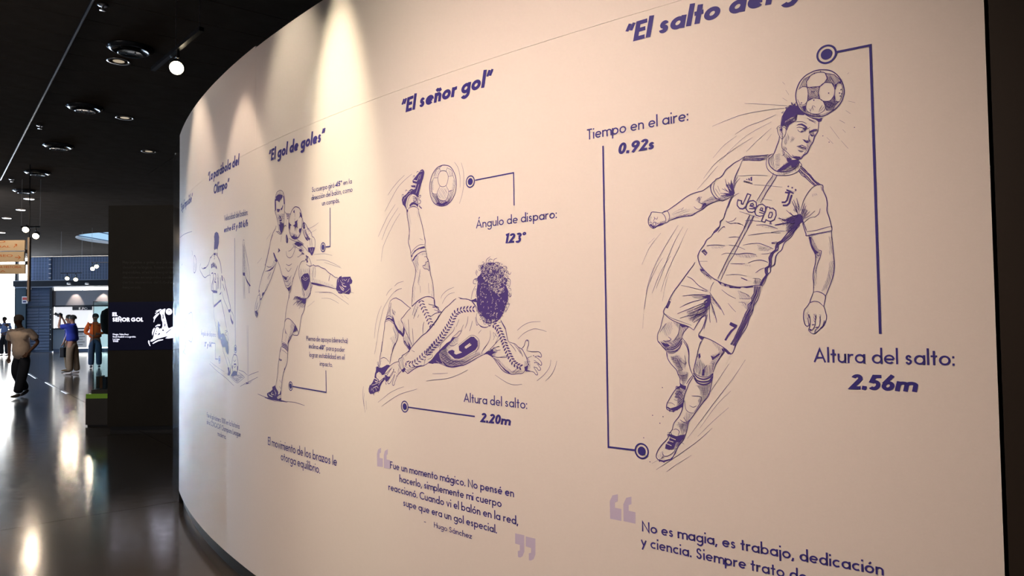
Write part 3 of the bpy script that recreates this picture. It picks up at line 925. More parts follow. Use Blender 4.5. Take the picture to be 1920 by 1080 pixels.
leg F 12165 12935 -80 -50 -140 -27 -141 47 -161 103 -42 150 80 -79 161 -85 202 -69 100 49
leg H -133 16 9 11829 13550 -316 17 46 -297 84 -225 200 -88 -47 299 100 -6
leg H 140 17 8 11892 13398 -181 121 -116 -104 5 -221 161 -157
leg S 20 11849 13549 -22 75 -79 -14 -38 -54 99 -5
leg S 24 11872 13399 -158 -27
leg S 24 11895 13306 -139 -29
leg S 24 11831 13476 -198 -26
leg S 20 11917 13212 -99 -31
leg S 14 12141 13086 -141 9 -119 -66
leg D 31 11945 12839 -121 64 -161 103 403 -157
leg S 25 10995 15045 83 -256 63 -257 63 -220 44 -221
leg S 25 10274 14769 153 -253 115 -183 80 -217
leg F 11081 14643 -58 38 -17 -109 59 -74
leg F 10684 14617 -111 -33 -150 111 -36 -35 150 -111 95 -75
leg H -152 20 7 10684 14617 -337 151 -72 -34 267 -401 186 30 -78 147
leg H -94 21 8 11182 14422 -154 41 -223 -174 -227 115 83 -362 303 -85 226 137
leg S 18 11035 14172 42 -183
leg S 18 10804 14325 117 -149 4 -181
leg S 17 10578 14404 80 -254
leg S 16 11145 14350 -74 -107
leg F 10959 14175 -77 21 24 -200 76 -3
leg S 21 11245 14201 -54 -144 -151 -85 -227 -8 -190 116
leg S 43 11248 14073 -131 -140 -189 -46 -190 62 -115 113
leg S 51 11250 14000 -112 -159 -209 -34 -189 52 -108 131
leg S 47 11233 13909 -112 -140 -190 -45 -189 63 -78 111
leg S 20 11245 14201 6 -256
leg S 19 10622 14098 11 -126 33 -145
leg S 26 11251 13963 140 -207 82 -187 83 -188 44 -187 45 -260 104 -228 185 -236 65 -228
leg S 25 10666 13827 42 -182 81 -256 155 -190 156 -191 199 -268 140 -193 63 -225 43 -150
leg H -94 18 6 11161 13694 -456 59 102 -365 253 -305 74 141 -158 226
leg H -178 20 6 11199 13692 -456 23 83 -328 227 23 -4 181
leg S 18 11323 13358 -269 -3 -36 -88 81 -186 158 -229
leg S 18 11560 13197 -33 -255 -115 -101 -154 -7
leg S 16 11407 13060 -115 -47 -116 45
leg S 18 11612 12679 -115 -137 -79 79
leg S 20 11732 12597 -117 -65 -156 -24
leg H -94 16 7 11813 12516 -355 29 86 -336 120 -84 75 177
leg H -175 21 6 11894 12436 -396 69 46 -296
leg H -94 22 6 11530 12832 -233 -19 200 -271 115 101
leg S 28 11999 12261 103 -139 64 -155 188 -205 149 -202 66 -195 -80 -103 -163 -37 -144 53 -143 72 -124 198 -125 234 -162 199 -75 190
leg S 20 11958 12264 -100 27 -98 -65 42 -114
leg F 12183 12114 -161 -4 -159 -40 -278 80 42 -132 121 -122 119 -11 84 -193 163 -73 141 23 -23 133 -125 161 -43 115
leg H -140 16 8 12149 11857 -286 213 -278 62 205 -350 203 -168 241 49
leg H 135 17 8 11822 12110 -269 61 75 -190 204 -277 76 140
leg F 12488 11281 -163 -19 -245 83 -124 125 -83 156 22 -94 145 -190 142 -75 144 -50 122 20
leg S 18 12359 11538 -38 -108 -122 -24 -204 134 -124 160
leg S 18 12321 11430 64 -119
leg S 20 12162 12153 -101 9 -39 -70 123 -49 18 73
leg S 18 11708 11900 -97 -56
leg W 24 12211 11814 -181 -56
leg W 24 12147 11913 -180 -38
leg W 24 12065 12006 -180 -49
leg H -123 30 6 12527 11408 -209 172 -35 -295 165 -18
leg D 31 12305 11227 -266 123 409 -113
motion S 13 9461 22138 -554 -126 -669 -168
motion S 13 10471 21617 -472 114 -482 84 -606 11 -583 -35
motion S 15 9769 21261 -384 176 -374 78 -457 132
motion S 11 9450 20690 -286 240 -466 347
motion S 11 10275 20471 -351 335 -486 355 -745 301
motion S 13 10785 20051 -361 392 -498 316 -673 326
motion S 12 10997 19732 -364 348 -307 301
motion S 12 10469 20643 -354 336 -393 227
motion S 13 8843 20928 -140 164
motion S 11 8364 22097 -129 -116
motion S 11 8352 22557 -64 -82
motion S 11 8270 22310 -84 -154
motion S 15 6863 21201 -138 -111
motion S 11 7202 20768 -159 -201
motion S 11 7111 21065 -234 -391
motion S 11 6838 20625 -174 -245
motion S 11 6790 20925 -78 -100
motion S 11 6628 21687 -176 -75
motion S 11 6695 21436 -117 -108
motion S 11 6628 22434 -41 35
motion D 14 6490 20934 654 -308 159 202
motion S 12 12942 17505 -295 546 -399 429
motion S 14 12888 16067 -159 813 -352 747 -452 677 -277 379
motion S 14 12453 16718 -290 646 -341 732 -331 524
motion S 12 12290 16612 -232 596 -337 632 -386 717
motion S 10 12242 16309 -122 550 -172 444
motion S 12 12701 18157 -229 188
motion S 12 12907 16034 -165 735 -307 589 -224 320
motion S 10 12957 15430 -47 470
motion S 14 12599 16564 -306 654 -369 510
motion S 12 10128 14382 533 -771 479 -661
motion S 14 9626 14520 387 -567 459 -582 610 -796 417 -546
motion S 12 10085 13579 458 -462 543 -733
motion S 16 10690 12418 541 -490 697 -521 650 -466
motion S 12 10160 13080 525 -474 474 -481
motion S 12 11375 11532 559 -383 286 -229
motion S 12 12720 11122 -511 319
motion D 18 12997 11913 -694 733 112 -219 249 231 -361 905 489 -2397
""",
'overhead_kick': """
ball S 33 21945 22046 -306 -105 -214 -242 -124 -316 6 -358 112 -285 242 -242 309 -101 313 19 317 142 204 255 88 351 -28 306 -144 290 -233 213 -273 83 -269 -10
ball S 22 22217 21827 -334 -48 -129 -245 138 -329 356 31 131 338 -162 253
ball S 23 22217 21827 43 159 -136 56
ball S 22 21883 21779 -91 154
ball S 23 22379 21590 251 34
ball S 22 21754 21550 -261 3
ball S 22 22248 21236 186 -283 -110 -258 -401 -92 -181 326 150 276
ball S 22 21742 20929 -305 52
ball S 23 22434 20923 298 36
ball S 20 22260 21940 182 -4 187 -251
ball S 20 21793 21903 -239 -125 -83 -222 -125 -287
ball S 20 22630 21609 142 -213 -19 -311 -67 -101
ball S 23 22325 20665 47 -148 -180 -50 -223 5 -46 146
ball S 20 21437 20981 -47 204
ball H -127 28 10 22822 21155 -90 -165 -320 -101 -88 -194 -401 -92 -225 321 -304 52 90 -288 265 -240 400 -47 360 116 272 262
ball H 146 27 10 22779 20934 -366 -75 -88 -194 -446 -112 -353 230 179 -295 399 -86 359 110
ball H 135 48 9 22864 21470 -187 129 -40 -467 186 -39
ball H -126 41 9 21473 21436 -170 -172 48 -293 215 27
ball H -127 47 8 22317 21153 -446 -57 -85 -192 180 -250 313 66 132 230
ball F 22371 20578 -224 -86 -268 61 -87 -55 223 -87 268 23 226 99
ball S 30 22732 20990 -138 -54
ball S 30 21698 20954 -218 18
ball H -127 47 8 22581 21863 -320 47 47 -116 139 -165 183 26
ball H 134 52 8 21771 21869 -259 -187 2 -120 196 12
boot F 23352 22084 -95 -61 -32 -99 85 -238 98 -175 99 -206 75 -180 51 -182 73 9 121 109 197 56 149 -14 152 -77 78 -119 78 -183 -47 -229 125 158 127 94 59 201 -64 121 -256 97 -204 135 -201 69 -196 -56 -101 176 96 171 197 27 -199 131 -198 130 -147 105
boot F 23769 21686 -22 -161 221 61 48 86
boot F 23821 21471 -23 -113 271 66 49 71
boot W 42 23917 21690 -220 -61
boot W 42 24018 21545 -246 -64
boot W 42 24145 21386 -272 -82
boot W 21 23523 21873 99 -144 50 -88
boot W 18 23427 21890 99 -206
boot W 18 23577 21471 100 -208 100 -145
boot W 18 24222 21237 -200 38
boot W 16 24529 20986 -205 136 -202 71
boot W 15 23521 21998 -192 4
boot W 16 24633 20870 -105 180
boot H -117 27 14 23818 21724 -489 309 -94 -107 398 -983 292 130 -102 272
boot S 23 23716 21963 -25 60 -73 5 1 -32
boot S 24 23955 21806 -31 76 -69 -10 11 -62
boot S 24 24484 21270 -21 68 -81 -17 -10 -33
boot S 24 24722 21074 -16 95 -77 -3 -25 -58
boot S 24 24024 21117 201 -103 103 -179 54 -250
boot F 24230 20664 -152 94 -149 15 -146 -65 -145 -79 26 -123 120 108 147 48 149 -15 100 -52
boot W 32 24025 21022 203 -231
boot S 26 23683 20886 -99 83 -97 35 -23 -50 73 -54 97 -36
boot S 26 23635 20817 -97 -11 -71 -71 73 -86 97 11
boot S 26 23926 21010 -194 -150 -94 -231
boot S 26 23978 20857 -147 -80 -148 109
boot S 47 23590 20576 -96 -89 -95 -57
boot H -161 24 12 24025 21053 -343 -104 -44 -320 293 33
boot S 26 24383 20457 -152 80 -249 36 -245 -59 -145 -110
boot S 27 24432 20591 -48 -198 -76 56
boot F 24433 20527 -125 -78 77 -119 12 -127 13 193
leg S 29 24384 20425 -21 -289 -72 -262 -46 -323 5 -381
leg S 28 23640 20440 -46 -193 -139 -359 -115 -354 -112 -445
leg S 18 24281 20574 -250 36 -246 -43
leg H -104 61 8 24384 20393 -151 16 -93 -550 106 -435 70 452
leg H -104 70 7 23739 20357 -145 -110 -44 -255 143 140
leg S 18 23561 19178 -191 -77
leg S 29 24267 19400 51 -322 -113 -275 -66 -330
leg S 28 23288 19318 -85 -268 24 -172 -20 -117
leg S 23 24161 18592 -257 189 -320 124 -313 -9
leg F 24163 18474 -257 219 -275 98 -359 47 -52 -91 277 -9 272 -69 231 -146 94 -112
leg W 26 24070 18498 -301 171 -227 72
leg S 34 24050 18261 -187 194 -319 126 -269 40 -110 -22
leg S 24 24139 18473 -43 -180 -69 -78
leg S 23 23207 18761 -64 -178
leg F 24072 18292 -209 163 -183 47 184 -105 117 -140
leg S 29 24027 18215 -157 -258 -20 -236 73 -260 119 -319 27 -264 41 -322 13 -235
leg S 28 23144 18554 -41 -205 -86 -149 -83 -292 -39 -260 -125 -321 -60 -344 -16 -371
leg H -118 34 10 24004 18229 -232 220 -137 21 51 -348 -42 -235 138 -169 88 239
leg H -104 47 9 23680 18502 -493 84 -42 -119 266 -11
leg S 23 23279 18389 -133 -8 -129 -152 88 -53
leg S 26 23018 18171 176 -18 45 -114 134 -21 -87 -121 -220 -40 -87 -62 -4 345
leg S 21 23240 18011 -134 136
leg S 21 23554 17882 49 -289 94 -288
leg S 21 23729 18242 -87 -210
leg H -104 46 8 23372 18047 -398 122 -38 -376 305 102
leg H -105 61 8 24042 17142 -161 53 54 -613 162 -114
leg H -104 57 8 22856 17331 -126 -234 -27 -456 162 61
leg H -112 58 8 23739 17541 -229 281 98 -636 90 61
leg S 18 23563 17184 -18 -291
leg S 18 23031 17280 -38 -432
shorts S 31 24099 16321 -346 198 -406 166 -352 34 -258 -78 -85 -87 -18 -199 -63 -58
shorts S 25 23000 16390 -259 -34 -170 -31
shorts S 25 22785 16272 -341 -6 -41 -85
shorts S 28 24129 16330 -356 207 -272 106 -268 68 -263 -2 -221 -47 -73 -63 -15 -195
shorts S 29 24210 16255 242 -148 247 -202 166 -139 -121 -166 -120 -229 -198 -277 -197 -250 -116 -199
shorts S 23 22661 16404 -54 -74 110 26 147 15 185 40
shorts S 28 22607 16330 -180 -76 -35 -97 -142 -99
shorts S 25 22791 16296 -256 -16 -108 -26
shorts S 28 22945 15870 -333 144 -363 57 -71 11
shorts S 25 22683 16160 -326 -76
shorts S 34 22250 16058 183 -216 221 -217 299 -245 264 -174 229 -101 271 -177 356 -257 201 -180 121 -104
shorts S 21 23812 16475 161 -248 122 -275
shorts S 21 23698 16323 199 -298 121 -224
shorts S 21 24376 15777 -36 -278 -35 -404 -76 -251
shorts S 21 23664 15974 79 -125
shorts S 26 23324 15674 79 -222 4 -297
shorts S 21 24102 15399 -35 -301 -34 -376
shorts S 20 22395 15963 148 -217
shorts H -119 57 8 23773 16499 -153 -152 279 -447 157 1
shorts H -105 56 8 24783 15702 -283 -153 -388 -853 120 -53 313 551
shorts S 32 24711 15014 -38 -228 -201 -174 -158 -147
shorts F 24704 15498 -80 -102 3 -203 84 -179 121 100 205 178 41 51 -206 -76 -122 -101
shorts F 24672 14837 -160 -150 -198 -197 -102 103 59 99 158 149 -78 -201 120 74 160 174
shorts H -120 36 10 25120 15342 -496 54 46 -382 122 75
shorts H -113 37 10 24710 15039 -284 55 -194 -501 82 -128 319 245
shorts F 23542 16578 136 -84 -17 -49 -136 85
shorts F 23499 16584 -177 -44 -16 -48 177 43
shorts F 23496 16443 122 -92 -23 -48 -123 92
shorts F 23454 16451 -182 -33 -22 -48 181 33
shorts F 23431 16309 100 -102 -34 -45 -100 103
shorts F 23392 16321 -186 -14 -33 -45 185 15
shorts F 23339 16186 96 -105 -35 -44 -96 104
shorts F 23300 16198 -185 -12 -34 -44 185 12
shorts F 23243 16064 98 -104 -34 -44 -97 103
shorts F 23205 16076 -184 -12 -34 -44 184 12
shorts F 23151 15943 106 -100 -29 -45 -107 99
shorts F 23111 15953 -181 -19 -29 -45 181 19
shorts F 23070 15818 113 -96 -27 -46 -112 96
shorts F 23030 15828 -179 -24 -26 -45 179 23
shorts F 22997 15691 104 -101 -31 -45 -103 101
shorts F 22959 15702 -181 -16 -30 -44 181 16
shorts F 22914 15567 95 -104 -33 -43 -95 104
shorts F 22876 15580 -181 -10 -32 -43 180 9
leg S 32 25634 16575 -194 100 -233 39 -105 -34 -248 -83 -244 -132 -241 -131 -179 -79
leg S 30 25634 16575 67 -168 46 -182 89 -182 89 -182 68 -157 45 -105 25 -210 69 -263 70 -316 95 -476
leg S 30 24751 15039 204 151 123 153 166 153 166 233 168 208 41 182
leg F 25949 15730 -67 104 -174 26 -256 -79 -84 -78 85 -26 213 104 173 1
leg F 25492 15988 -126 -182 -82 -207 -206 -231 -205 -177 -203 -177 122 75 288 125 206 230 167 259
leg W 27 25840 15743 -217 38
leg S 27 25925 15861 -175 77 -129 -27 -128 -53
leg S 25 25971 15677 -261 65 -256 -117 -169 -103
leg S 22 25488 16248 -41 -131 -125 -156
leg S 22 25570 16535 46 -234 46 -181
leg S 22 25659 16328 46 -260
leg H -133 34 11 25531 16248 -295 -133 44 -154 169 53
leg H -106 60 9 25881 15913 -267 597 -86 -28 50 -571 172 27
leg H -120 37 11 25369 15599 -333 -256 45 -257 130 -310 81 256 165 360
leg H -113 58 9 25720 14948 -430 187 -80 -308 171 -158
leg S 33 25079 15291 3 -256 129 -234 170 -158 87 -156 45 -131
leg H -133 67 7 25115 15702 -332 51 -36 -408 206 -2
leg S 30 25189 14828 107 -157 129 -158 88 -183 88 -184 67 -209 23 -105
leg S 31 26225 14809 70 -264 47 -212 69 -213 25 -185 3 -264
leg S 25 26390 14015 -223 74 -219 -32 -215 -149
leg S 22 26346 13964 48 -212
leg H -121 56 9 25507 14822 -296 -21 302 -471 132 -263 -48 339
boot F 26688 13660 -69 30 -134 -47 -179 -6 -222 75 -176 73 -174 -6 -64 -50 152 -32 131 -84 90 -134 45 -133 177 -35 178 44 89 74 136 -59 47 -135 -44 -77 -135 -45 -44 -103 272 11 91 21 -136 -98 369 -155 140 -35 -234 200 -141 194 -94 271
boot F 27228 12807 -279 70 -276 96 -271 94 -313 174 -42 -102 222 -169 136 -166 70 -215 203 -39 137 -36 93 -59 278 -46 115 99 13 133
boot W 22 27042 12818 -277 70 -362 127 -224 117
boot W 45 26532 13429 -178 -57 -88 -114
boot W 45 26692 13303 -158 -58 -133 -86
boot W 45 26853 13148 -181 -43 -113 -60
boot W 22 26313 13072 226 -223
boot W 28 26951 12691 -276 97 -134 -71
boot W 23 27091 12575 -48 110
boot W 23 26678 12602 89 127
boot W 23 26907 12534 90 127
boot S 28 26733 13658 -43 -157 92 -137 48 -161
boot S 28 26617 13888 -44 -144 -89 -75 44 130 21 105
boot S 51 26931 12453 -45 -77
boot S 50 26587 12582 -35 -64
boot S 50 26005 13011 -43 -102
boot F 25997 13664 -176 111 -129 -21 175 -163 176 -165
boot F 26044 13348 -173 -69 -216 -15 174 -139 132 -111 86 125
boot H -164 27 11 26087 13424 -302 -219 176 -191 130 123
arm S 30 25054 13959 295 -62 256 -113 218 -139 175 -112 45 -107 -87 -21 -175 112 -174 111
arm S 28 25521 13684 174 -163 175 -164 132 -137 1 -79 -131 8 -174 138 -174 164 -129 135
arm S 27 25396 13535 129 -161 217 -193 88 -134 1 -78 -86 -8 -130 98 -173 190 -108 160
arm S 27 25334 13409 66 -184 86 -159 23 -104 -42 -54 -85 23 -44 118 -107 185 -44 131
arm S 30 25188 13288 -85 106 -167 111 -83 80
arm D 28 25416 13598 -104 -111
arm S 22 25097 13855 -81 -150 85 -157
arm H -145 47 8 25270 13438 -336 245 -40 -126 209 -163
arm S 32 24212 14593 142 -155 244 -133 205 -82 42 -78 187 -83 2 -102 -101 -251 -162 -184 -123 44 -121 -45 -120 -45 -320 165 -354 140 -345 63 -378 162 -261 155 -258 202
arm S 27 24845 14145 -80 -175 -38 -202 -120 -147
arm S 21 24803 14223 -80 -125 -40 -74
arm F 24852 13610 -206 111 -80 -73 103 -93 102 -30
arm F 24727 13819 -122 -71 -321 -12 -395 66 -387 65 -77 3 347 -100 314 -26 398 -16
arm H -169 29 10 24607 13646 -521 98 -314 38 315 -138 320 -140
arm H -120 43 10 25011 14063 -124 30 -199 -475 83 -55
arm S 21 23388 13823 -118 299 77 -76
arm S 20 22893 14379 -72 -144 299 -132
arm S 23 22418 14392 -75 243 -111 243
arm S 21 24599 14204 -325 237
arm S 21 24155 14469 -196 -70
arm F 24577 13939 18 -131 -65 -28 -18 132
arm F 24548 13965 -195 55 -64 -28 194 -55
arm F 24385 13860 -88 -114 -79 -2 88 113
arm F 24380 13890 -130 107 -79 -2 129 -107
arm F 24154 13855 -164 -70 -73 21 164 70
arm F 24172 13882 -38 129 -74 22 38 -130
arm F 23946 13916 -187 -40 -63 32 187 40
arm F 23974 13939 14 129 -64 32 -14 -129
arm F 23768 14006 -189 -33 -60 33 189 34
arm F 23798 14028 25 127 -60 34 -25 -127
arm F 23599 14102 -192 -24 -55 36 192 24
arm F 23631 14122 41 124 -56 37 -40 -125
arm F 23445 14203 -191 -24 -54 36 190 24
arm F 23476 14224 40 124 -55 36 -40 -124
arm F 23293 14303 -185 -35 -58 32 184 36
arm F 23321 14325 23 126 -60 33 -22 -126
arm F 23127 14396 -187 -27 -54 35 186 27
arm F 23157 14416 38 124 -55 35 -37 -124
arm F 22973 14495 -189 -16 -49 38 188 16
arm F 23006 14514 53 120 -49 38 -54 -121
arm F 22834 14601 -188 -14 -48 39 188 13
arm F 22867 14619 57 120 -48 38 -57 -120
arm F 22701 14707 -184 -25 -52 35 183 25
arm F 22732 14727 39 123 -52 35 -40 -123
arm F 22554 14805 -182 -26 -51 35 181 26
arm F 22585 14825 39 123 -53 35 -39 -123
arm F 22408 14903 -183 -21 -49 36 182 21
arm F 22439 14922 47 121 -50 36 -47 -121
arm F 22268 15005 -183 -14 -45 38 182 13
arm F 22301 15022 58 118 -46 38 -58 -118
shirt F 23084 14006 -335 158 -186 224 -71 -71 184 -175 -108 -117 -216 -41 400 -14 110 -24
shirt S 30 22897 15404 -234 214 -231 242 -182 180 -225 178 -266 146 -262 173 -129 56
shirt S 25 23179 15249 -283 217 -326 274 -275 271
shirt S 21 20374 16397 -158 -176 -77 -145
shirt S 31 21156 16589 -458 -40 -244 -93 -159 -147
shirt S 30 22249 16071 180 1 21 122 203 155 41 275
shirt F 23151 14304 -197 -11 -59 49 196 11
shirt F 23186 14322 63 122 -60 49 -63 -122
shirt F 23026 14406 -195 -11 -59 48 194 12
shirt F 23061 14425 62 122 -60 48 -62 -122
shirt F 22901 14508 -193 -13 -60 48 194 13
shirt F 22936 14526 60 123 -60 48 -60 -122
shirt F 22777 14609 -193 -13 -59 47 192 14
shirt F 22811 14627 59 122 -59 48 -60 -122
shirt F 22652 14709 -191 -14 -58 48 190 14
shirt F 22687 14727 59 122 -60 48 -58 -122
shirt F 22529 14809 -189 -15 -59 47 189 15
shirt F 22563 14827 58 122 -60 47 -57 -121
shirt F 22406 14907 -188 -15 -58 47 188 15
shirt F 22440 14926 57 122 -59 47 -57 -122
shirt F 22283 15006 -189 -5 -53 49 189 6
shirt F 22318 15023 71 118 -53 50 -71 -118
shirt F 22172 15110 -189 1 -48 50 188 0
shirt F 22208 15126 79 115 -49 51 -79 -115
shirt F 22070 15217 -188 -3 -49 51 187 2
shirt F 22106 15233 76 116 -50 50 -76 -116
shirt F 21966 15321 -186 -2 -50 50 186 2
shirt F 22002 15338 75 116 -50 50 -75 -116
shirt F 21862 15426 -185 -5 -49 50 184 4
shirt F 21898 15442 73 117 -50 49 -73 -116
shirt F 21757 15530 -184 3 -45 52 184 -4
shirt F 21794 15545 84 112 -45 52 -84 -113
shirt F 21663 15638 -183 16 -36 53 181 -15
shirt F 21701 15651 100 106 -38 54 -99 -107
shirt F 21584 15752 -179 23 -32 55 179 -23
shirt F 21624 15762 109 102 -32 55 -109 -102
shirt F 21519 15865 -182 6 -42 51 182 -5
shirt F 21556 15879 87 111 -42 52 -88 -111
shirt F 21434 15970 -178 -23 -58 43 178 23
shirt F 21465 15990 48 121 -58 44 -48 -122
shirt F 21320 16057 -154 -65 -76 26 154 65
shirt F 21338 16083 -16 125 -76 26 17 -125
shirt F 21168 16110 -126 -89 -81 13 125 89
shirt F 21177 16139 -60 117 -82 12 60 -117
shirt F 20998 16136 -114 -96 -82 8 114 96
shirt F 21004 16165 -72 113 -82 8 71 -114
shirt F 20828 16152 -100 -102 -83 3 100 102
shirt F 20830 16181 -86 108 -82 2 85 -108
shirt F 20658 16158 -89 -107 -81 -2 88 107
shirt F 20657 16186 -97 102 -81 -2 96 -102
shirt F 20487 16153 -90 -105 -80 -1 89 105
shirt F 20486 16182 -93 103 -81 -2 93 -102
shirt F 23104 13963 -235 161 -279 251 -228 157 -225 156 -179 123 -220 93 -132 150 -172 2 131 -120 263 -182 222 -184 223 -66 136 -124 -42 -179 -175 -235 178 24 270 111 140 -157
shirt F 22279 14113 -177 -83 -174 -113 -261 -35 -343 58 -337 42 -249 67 250 -111 337 -42 343 -52 261 19 175 77
shirt S 29 22776 14187 -271 -172 -313 -79 -264 -64 -346 -16 -342 58 -336 71 -330 128 -326 155 -239 93 -237 77
shirt H 157 20 11 22363 14502 -359 188 -85 -177 2 -179 -344 -167 -341 -18 -666 166 -405 184 -315 -49 561 -274 576 -194 767 -118 438 102 264 292
shirt H -151 26 10 22454 14439 -448 132 -343 -407 -761 -33 -655 251 491 -333 929 -167 525 84
shirt H -130 34 9 22137 14688 -703 398 -212 -56 87 -149 216 -122 394 -246
shirt S 22 21606 15054 -216 121 -172 119 -126 1
shirt S 22 21563 15025 -214 32 -171 120 -129 177
shirt S 22 21958 14811 -346 -112 -302 123
shirt S 22 22363 14442 -353 -170 -260 -141 -343 -47 -505 47
shirt S 22 22321 14262 -395 -226 -517 -70
shirt S 20 22496 14620 -318 247 -356 244 -263 181 -88 178
shirt S 19 20709 15879 45 -232 127 -234
shirt S 19 20467 15704 85 -231 84 -175
shirt S 20 20962 15559 172 -264
shirt S 20 21211 15765 174 -295
shirt S 19 19524 15334 5 -254 119 -228 238 -232 121 -174
shirt S 19 19373 15251 -36 -169
shirt S 19 20153 15216 -161 144
shirt S 21 20303 15848 -37 -202 -38 -115 -81 57
shirt S 24 20147 15588 -157 -114 -235 -28 -156 57
shirt S 21 20157 14958 4 -258 165 -262
shirt F 20806 14962 -248 128 -162 -6 -198 -156 -5 -200 130 -147 660 -307 252 -73 255 -2 386 226 -23 75 -218 50 -141 -41 36 -104 -128 -41 -170 49 -169 48 167 69 19 176
shirt W 48 20893 14670 -290 151
shirt W 48 20853 14627 -310 151
shirt W 39 20902 14640 -278 160
shirt S 17 20889 14961 -291 164 -243 2 -238 -169 -3 -257 170 -162 658 -293
shirt S 17 21290 14735 -401 226
shirt S 17 20956 14668 -394 182 -80 -85 247 -150 227 53
shirt F 19889 14421 -197 119 -155 32 -40 85 -37 -55 -155 144 78 -114 2 -113 -228 6 229 -62 77 -59 -151 -79 152 23 192 79
shirt S 30 19694 14440 -230 -92 -150 -108 -149 -162 -221 -215 -220 -101 -254 -44
shirt S 21 19654 14540 -273 204 -231 200 -151 86
shirt S 21 19537 14572 -269 118 -190 60
shirt S 21 19502 14403 -266 -76 -225 7 -298 64
shirt S 21 19500 14488 -343 93 -151 31
shirt H -158 23 9 19772 14452 -466 265 -149 -136 155 -256
shirt H -139 29 8 19313 14296 -152 5 -693 -473 2 -96 401 107
shirt S 19 19372 15279 -224 -195
shirt S 19 19143 15364 234 -395
shirt S 19 19072 15141 232 -339
shirt F 19396 15563 3 -114 -71 -33 -2 114
shirt F 19376 15585 -139 50 -70 -33 139 -50
shirt F 19268 15503 30 -112 -61 -41 -30 112
shirt F 19244 15523 -148 30 -60 -41 147 -31
shirt F 19158 15429 65 -104 -46 -51 -64 104
shirt F 19129 15443 -152 5 -45 -51 151 -4
shirt F 19076 15337 89 -94 -31 -56 -89 93
shirt F 19044 15347 -149 -17 -31 -56 148 17
shirt F 19018 15232 89 -93 -31 -56 -89 93
shirt F 18986 15243 -149 -17 -31 -56 149 16
shirt F 18961 15128 89 -93 -30 -56 -90 93
shirt F 18928 15138 -148 -17 -29 -56 147 17
shirt F 18905 15024 91 -93 -30 -56 -91 92
shirt F 18872 15034 -147 -19 -29 -56 147 18
shirt F 18851 14920 101 -86 -22 -58 -101 86
shirt F 18818 14928 -144 -28 -21 -58 143 28
shirt F 18810 14811 93 -90 -27 -57 -93 90
shirt F 18777 14821 -145 -21 -27 -56 145 20
shirt F 18759 14705 89 -93 -30 -55 -88 93
shirt F 18727 14716 -146 -16 -29 -55 146 15
shirt F 18704 14602 88 -93 -30 -56 -88 94
shirt F 18672 14613 -145 -15 -30 -55 145 14
shirt F 18648 14499 81 -97 -34 -54 -81 97
shirt F 18617 14511 -146 -9 -34 -53 146 8
shirt F 18585 14399 80 -97 -34 -54 -80 97
shirt F 18554 14411 -146 -7 -34 -54 146 8
shirt F 18521 14299 71 -101 -39 -51 -71 101
shirt F 18491 14313 -146 0 -38 -51 145 -1
shirt F 18448 14203 51 -107 -49 -45 -51 106
shirt F 18421 14219 -145 17 -48 -45 144 -17
shirt F 18355 14116 14 -111 -63 -34 -14 111
shirt F 18334 14137 -136 44 -62 -34 136 -44
shirt F 18236 14052 -12 -110 -70 -23 12 109
shirt F 18221 14075 -124 63 -69 -24 123 -63
shirt F 18105 14007 -25 -107 -73 -18 26 107
shirt F 18093 14031 -115 71 -72 -19 115 -70
shirt S 28 18968 15717 -127 -168 -90 -138 -52 -222 -51 -193 -54 -82
shirt S 27 18594 14914 -181 -38 -143 -39 -141 -106 -176 -78 -103 -133 -102 -160 -50 -133 -15 -134 125 -140
shirt S 27 19350 14312 -223 -188 -184 -161 -220 -129 -217 -115 -288 27 -285 40 -125 140
shirt S 21 18559 14860 -179 -135 -141 -161
shirt S 18 18342 14836 -177 -161 -139 -187
shirt S 20 18129 14731 -138 -215 -69 -134
shirt F 17859 14005 -141 59 -34 -25 37 -136 -172 -20 208 -36 70 24
shirt F 18942 13991 -256 -156 -198 -115 91 10 218 101 219 185
shirt H 154 25 8 18943 13963 -438 -202 -216 9 -286 40 -141 60 497 6 219 -91
shirt H -115 26 9 17855 14249 -174 -22 5 -269 174 -7
shirt S 18 18433 13764 -219 173 -143 60
shirt S 18 18289 13770 -216 118
shirt S 18 19048 14321 -260 8 -221 62
shirt H -158 27 8 19350 14312 -263 -76 -145 -245 148 78
arm S 25 17952 14693 -107 98 -37 109 -54 82 -70 14 -44 -53 12 -122 55 -109 19 -108
arm S 24 17709 14604 -173 -23 -206 5 -169 -9 -99 -90 1 -80 51 -15 84 38 170 -32
arm S 24 17368 14398 -135 -49 -133 -103 -49 -78 18 -66 67 10 100 77 136 -5
arm S 22 17405 14263 -102 -23
arm S 24 17270 14161 -99 -103 -66 -77 18 -54 84 -4 66 78 136 21
arm S 24 17410 13996 -101 -103 -66 -104 18 -41 68 10 84 77 102 22 207 5
arm S 18 17716 14199 -139 18
arm S 18 17683 14093 -103 -23
arm S 18 17713 14334 -209 87
arm H -127 37 8 17747 14387 -104 3 -97 -373 106 -139 69 25
arm F 17265 14441 -101 -24 -67 -24 68 -2
arm F 17270 14174 -101 -36 1 -27
arm D 21 17418 14437 -46 -253 -68 16 88 -177 256 98 54 848
head F 19823 17924 -234 16 -308 -17 -225 -125 -224 -68 -108 -173 77 -136 -181 -203 77 -191 -107 -198 5 -277 77 -221 114 -220 153 -249 229 -195 306 -70 270 14 194 115 155 201 77 202 56 231 -24 230 37 231 -43 172 -44 229 37 145 -242 191 37 203
head U 360 70 16 19980 17962 -1001 -56 -366 -299 -64 -558 -65 -445 229 -494 304 -415 496 -169 426 142 273 346 70 577 -11 693
head X 260 51 13 19902 17929 -847 -75 -295 -239 -102 -506 343 -492 374 292 497 417 113 349
head X 90 38 12 20072 17219 -1300 -273 -61 -725 456 -498 460 -55 463 460 110 577
head X 50 38 14 19050 15946 385 -335 465 86 232 288 -80 56 -271 -288 -347 -57
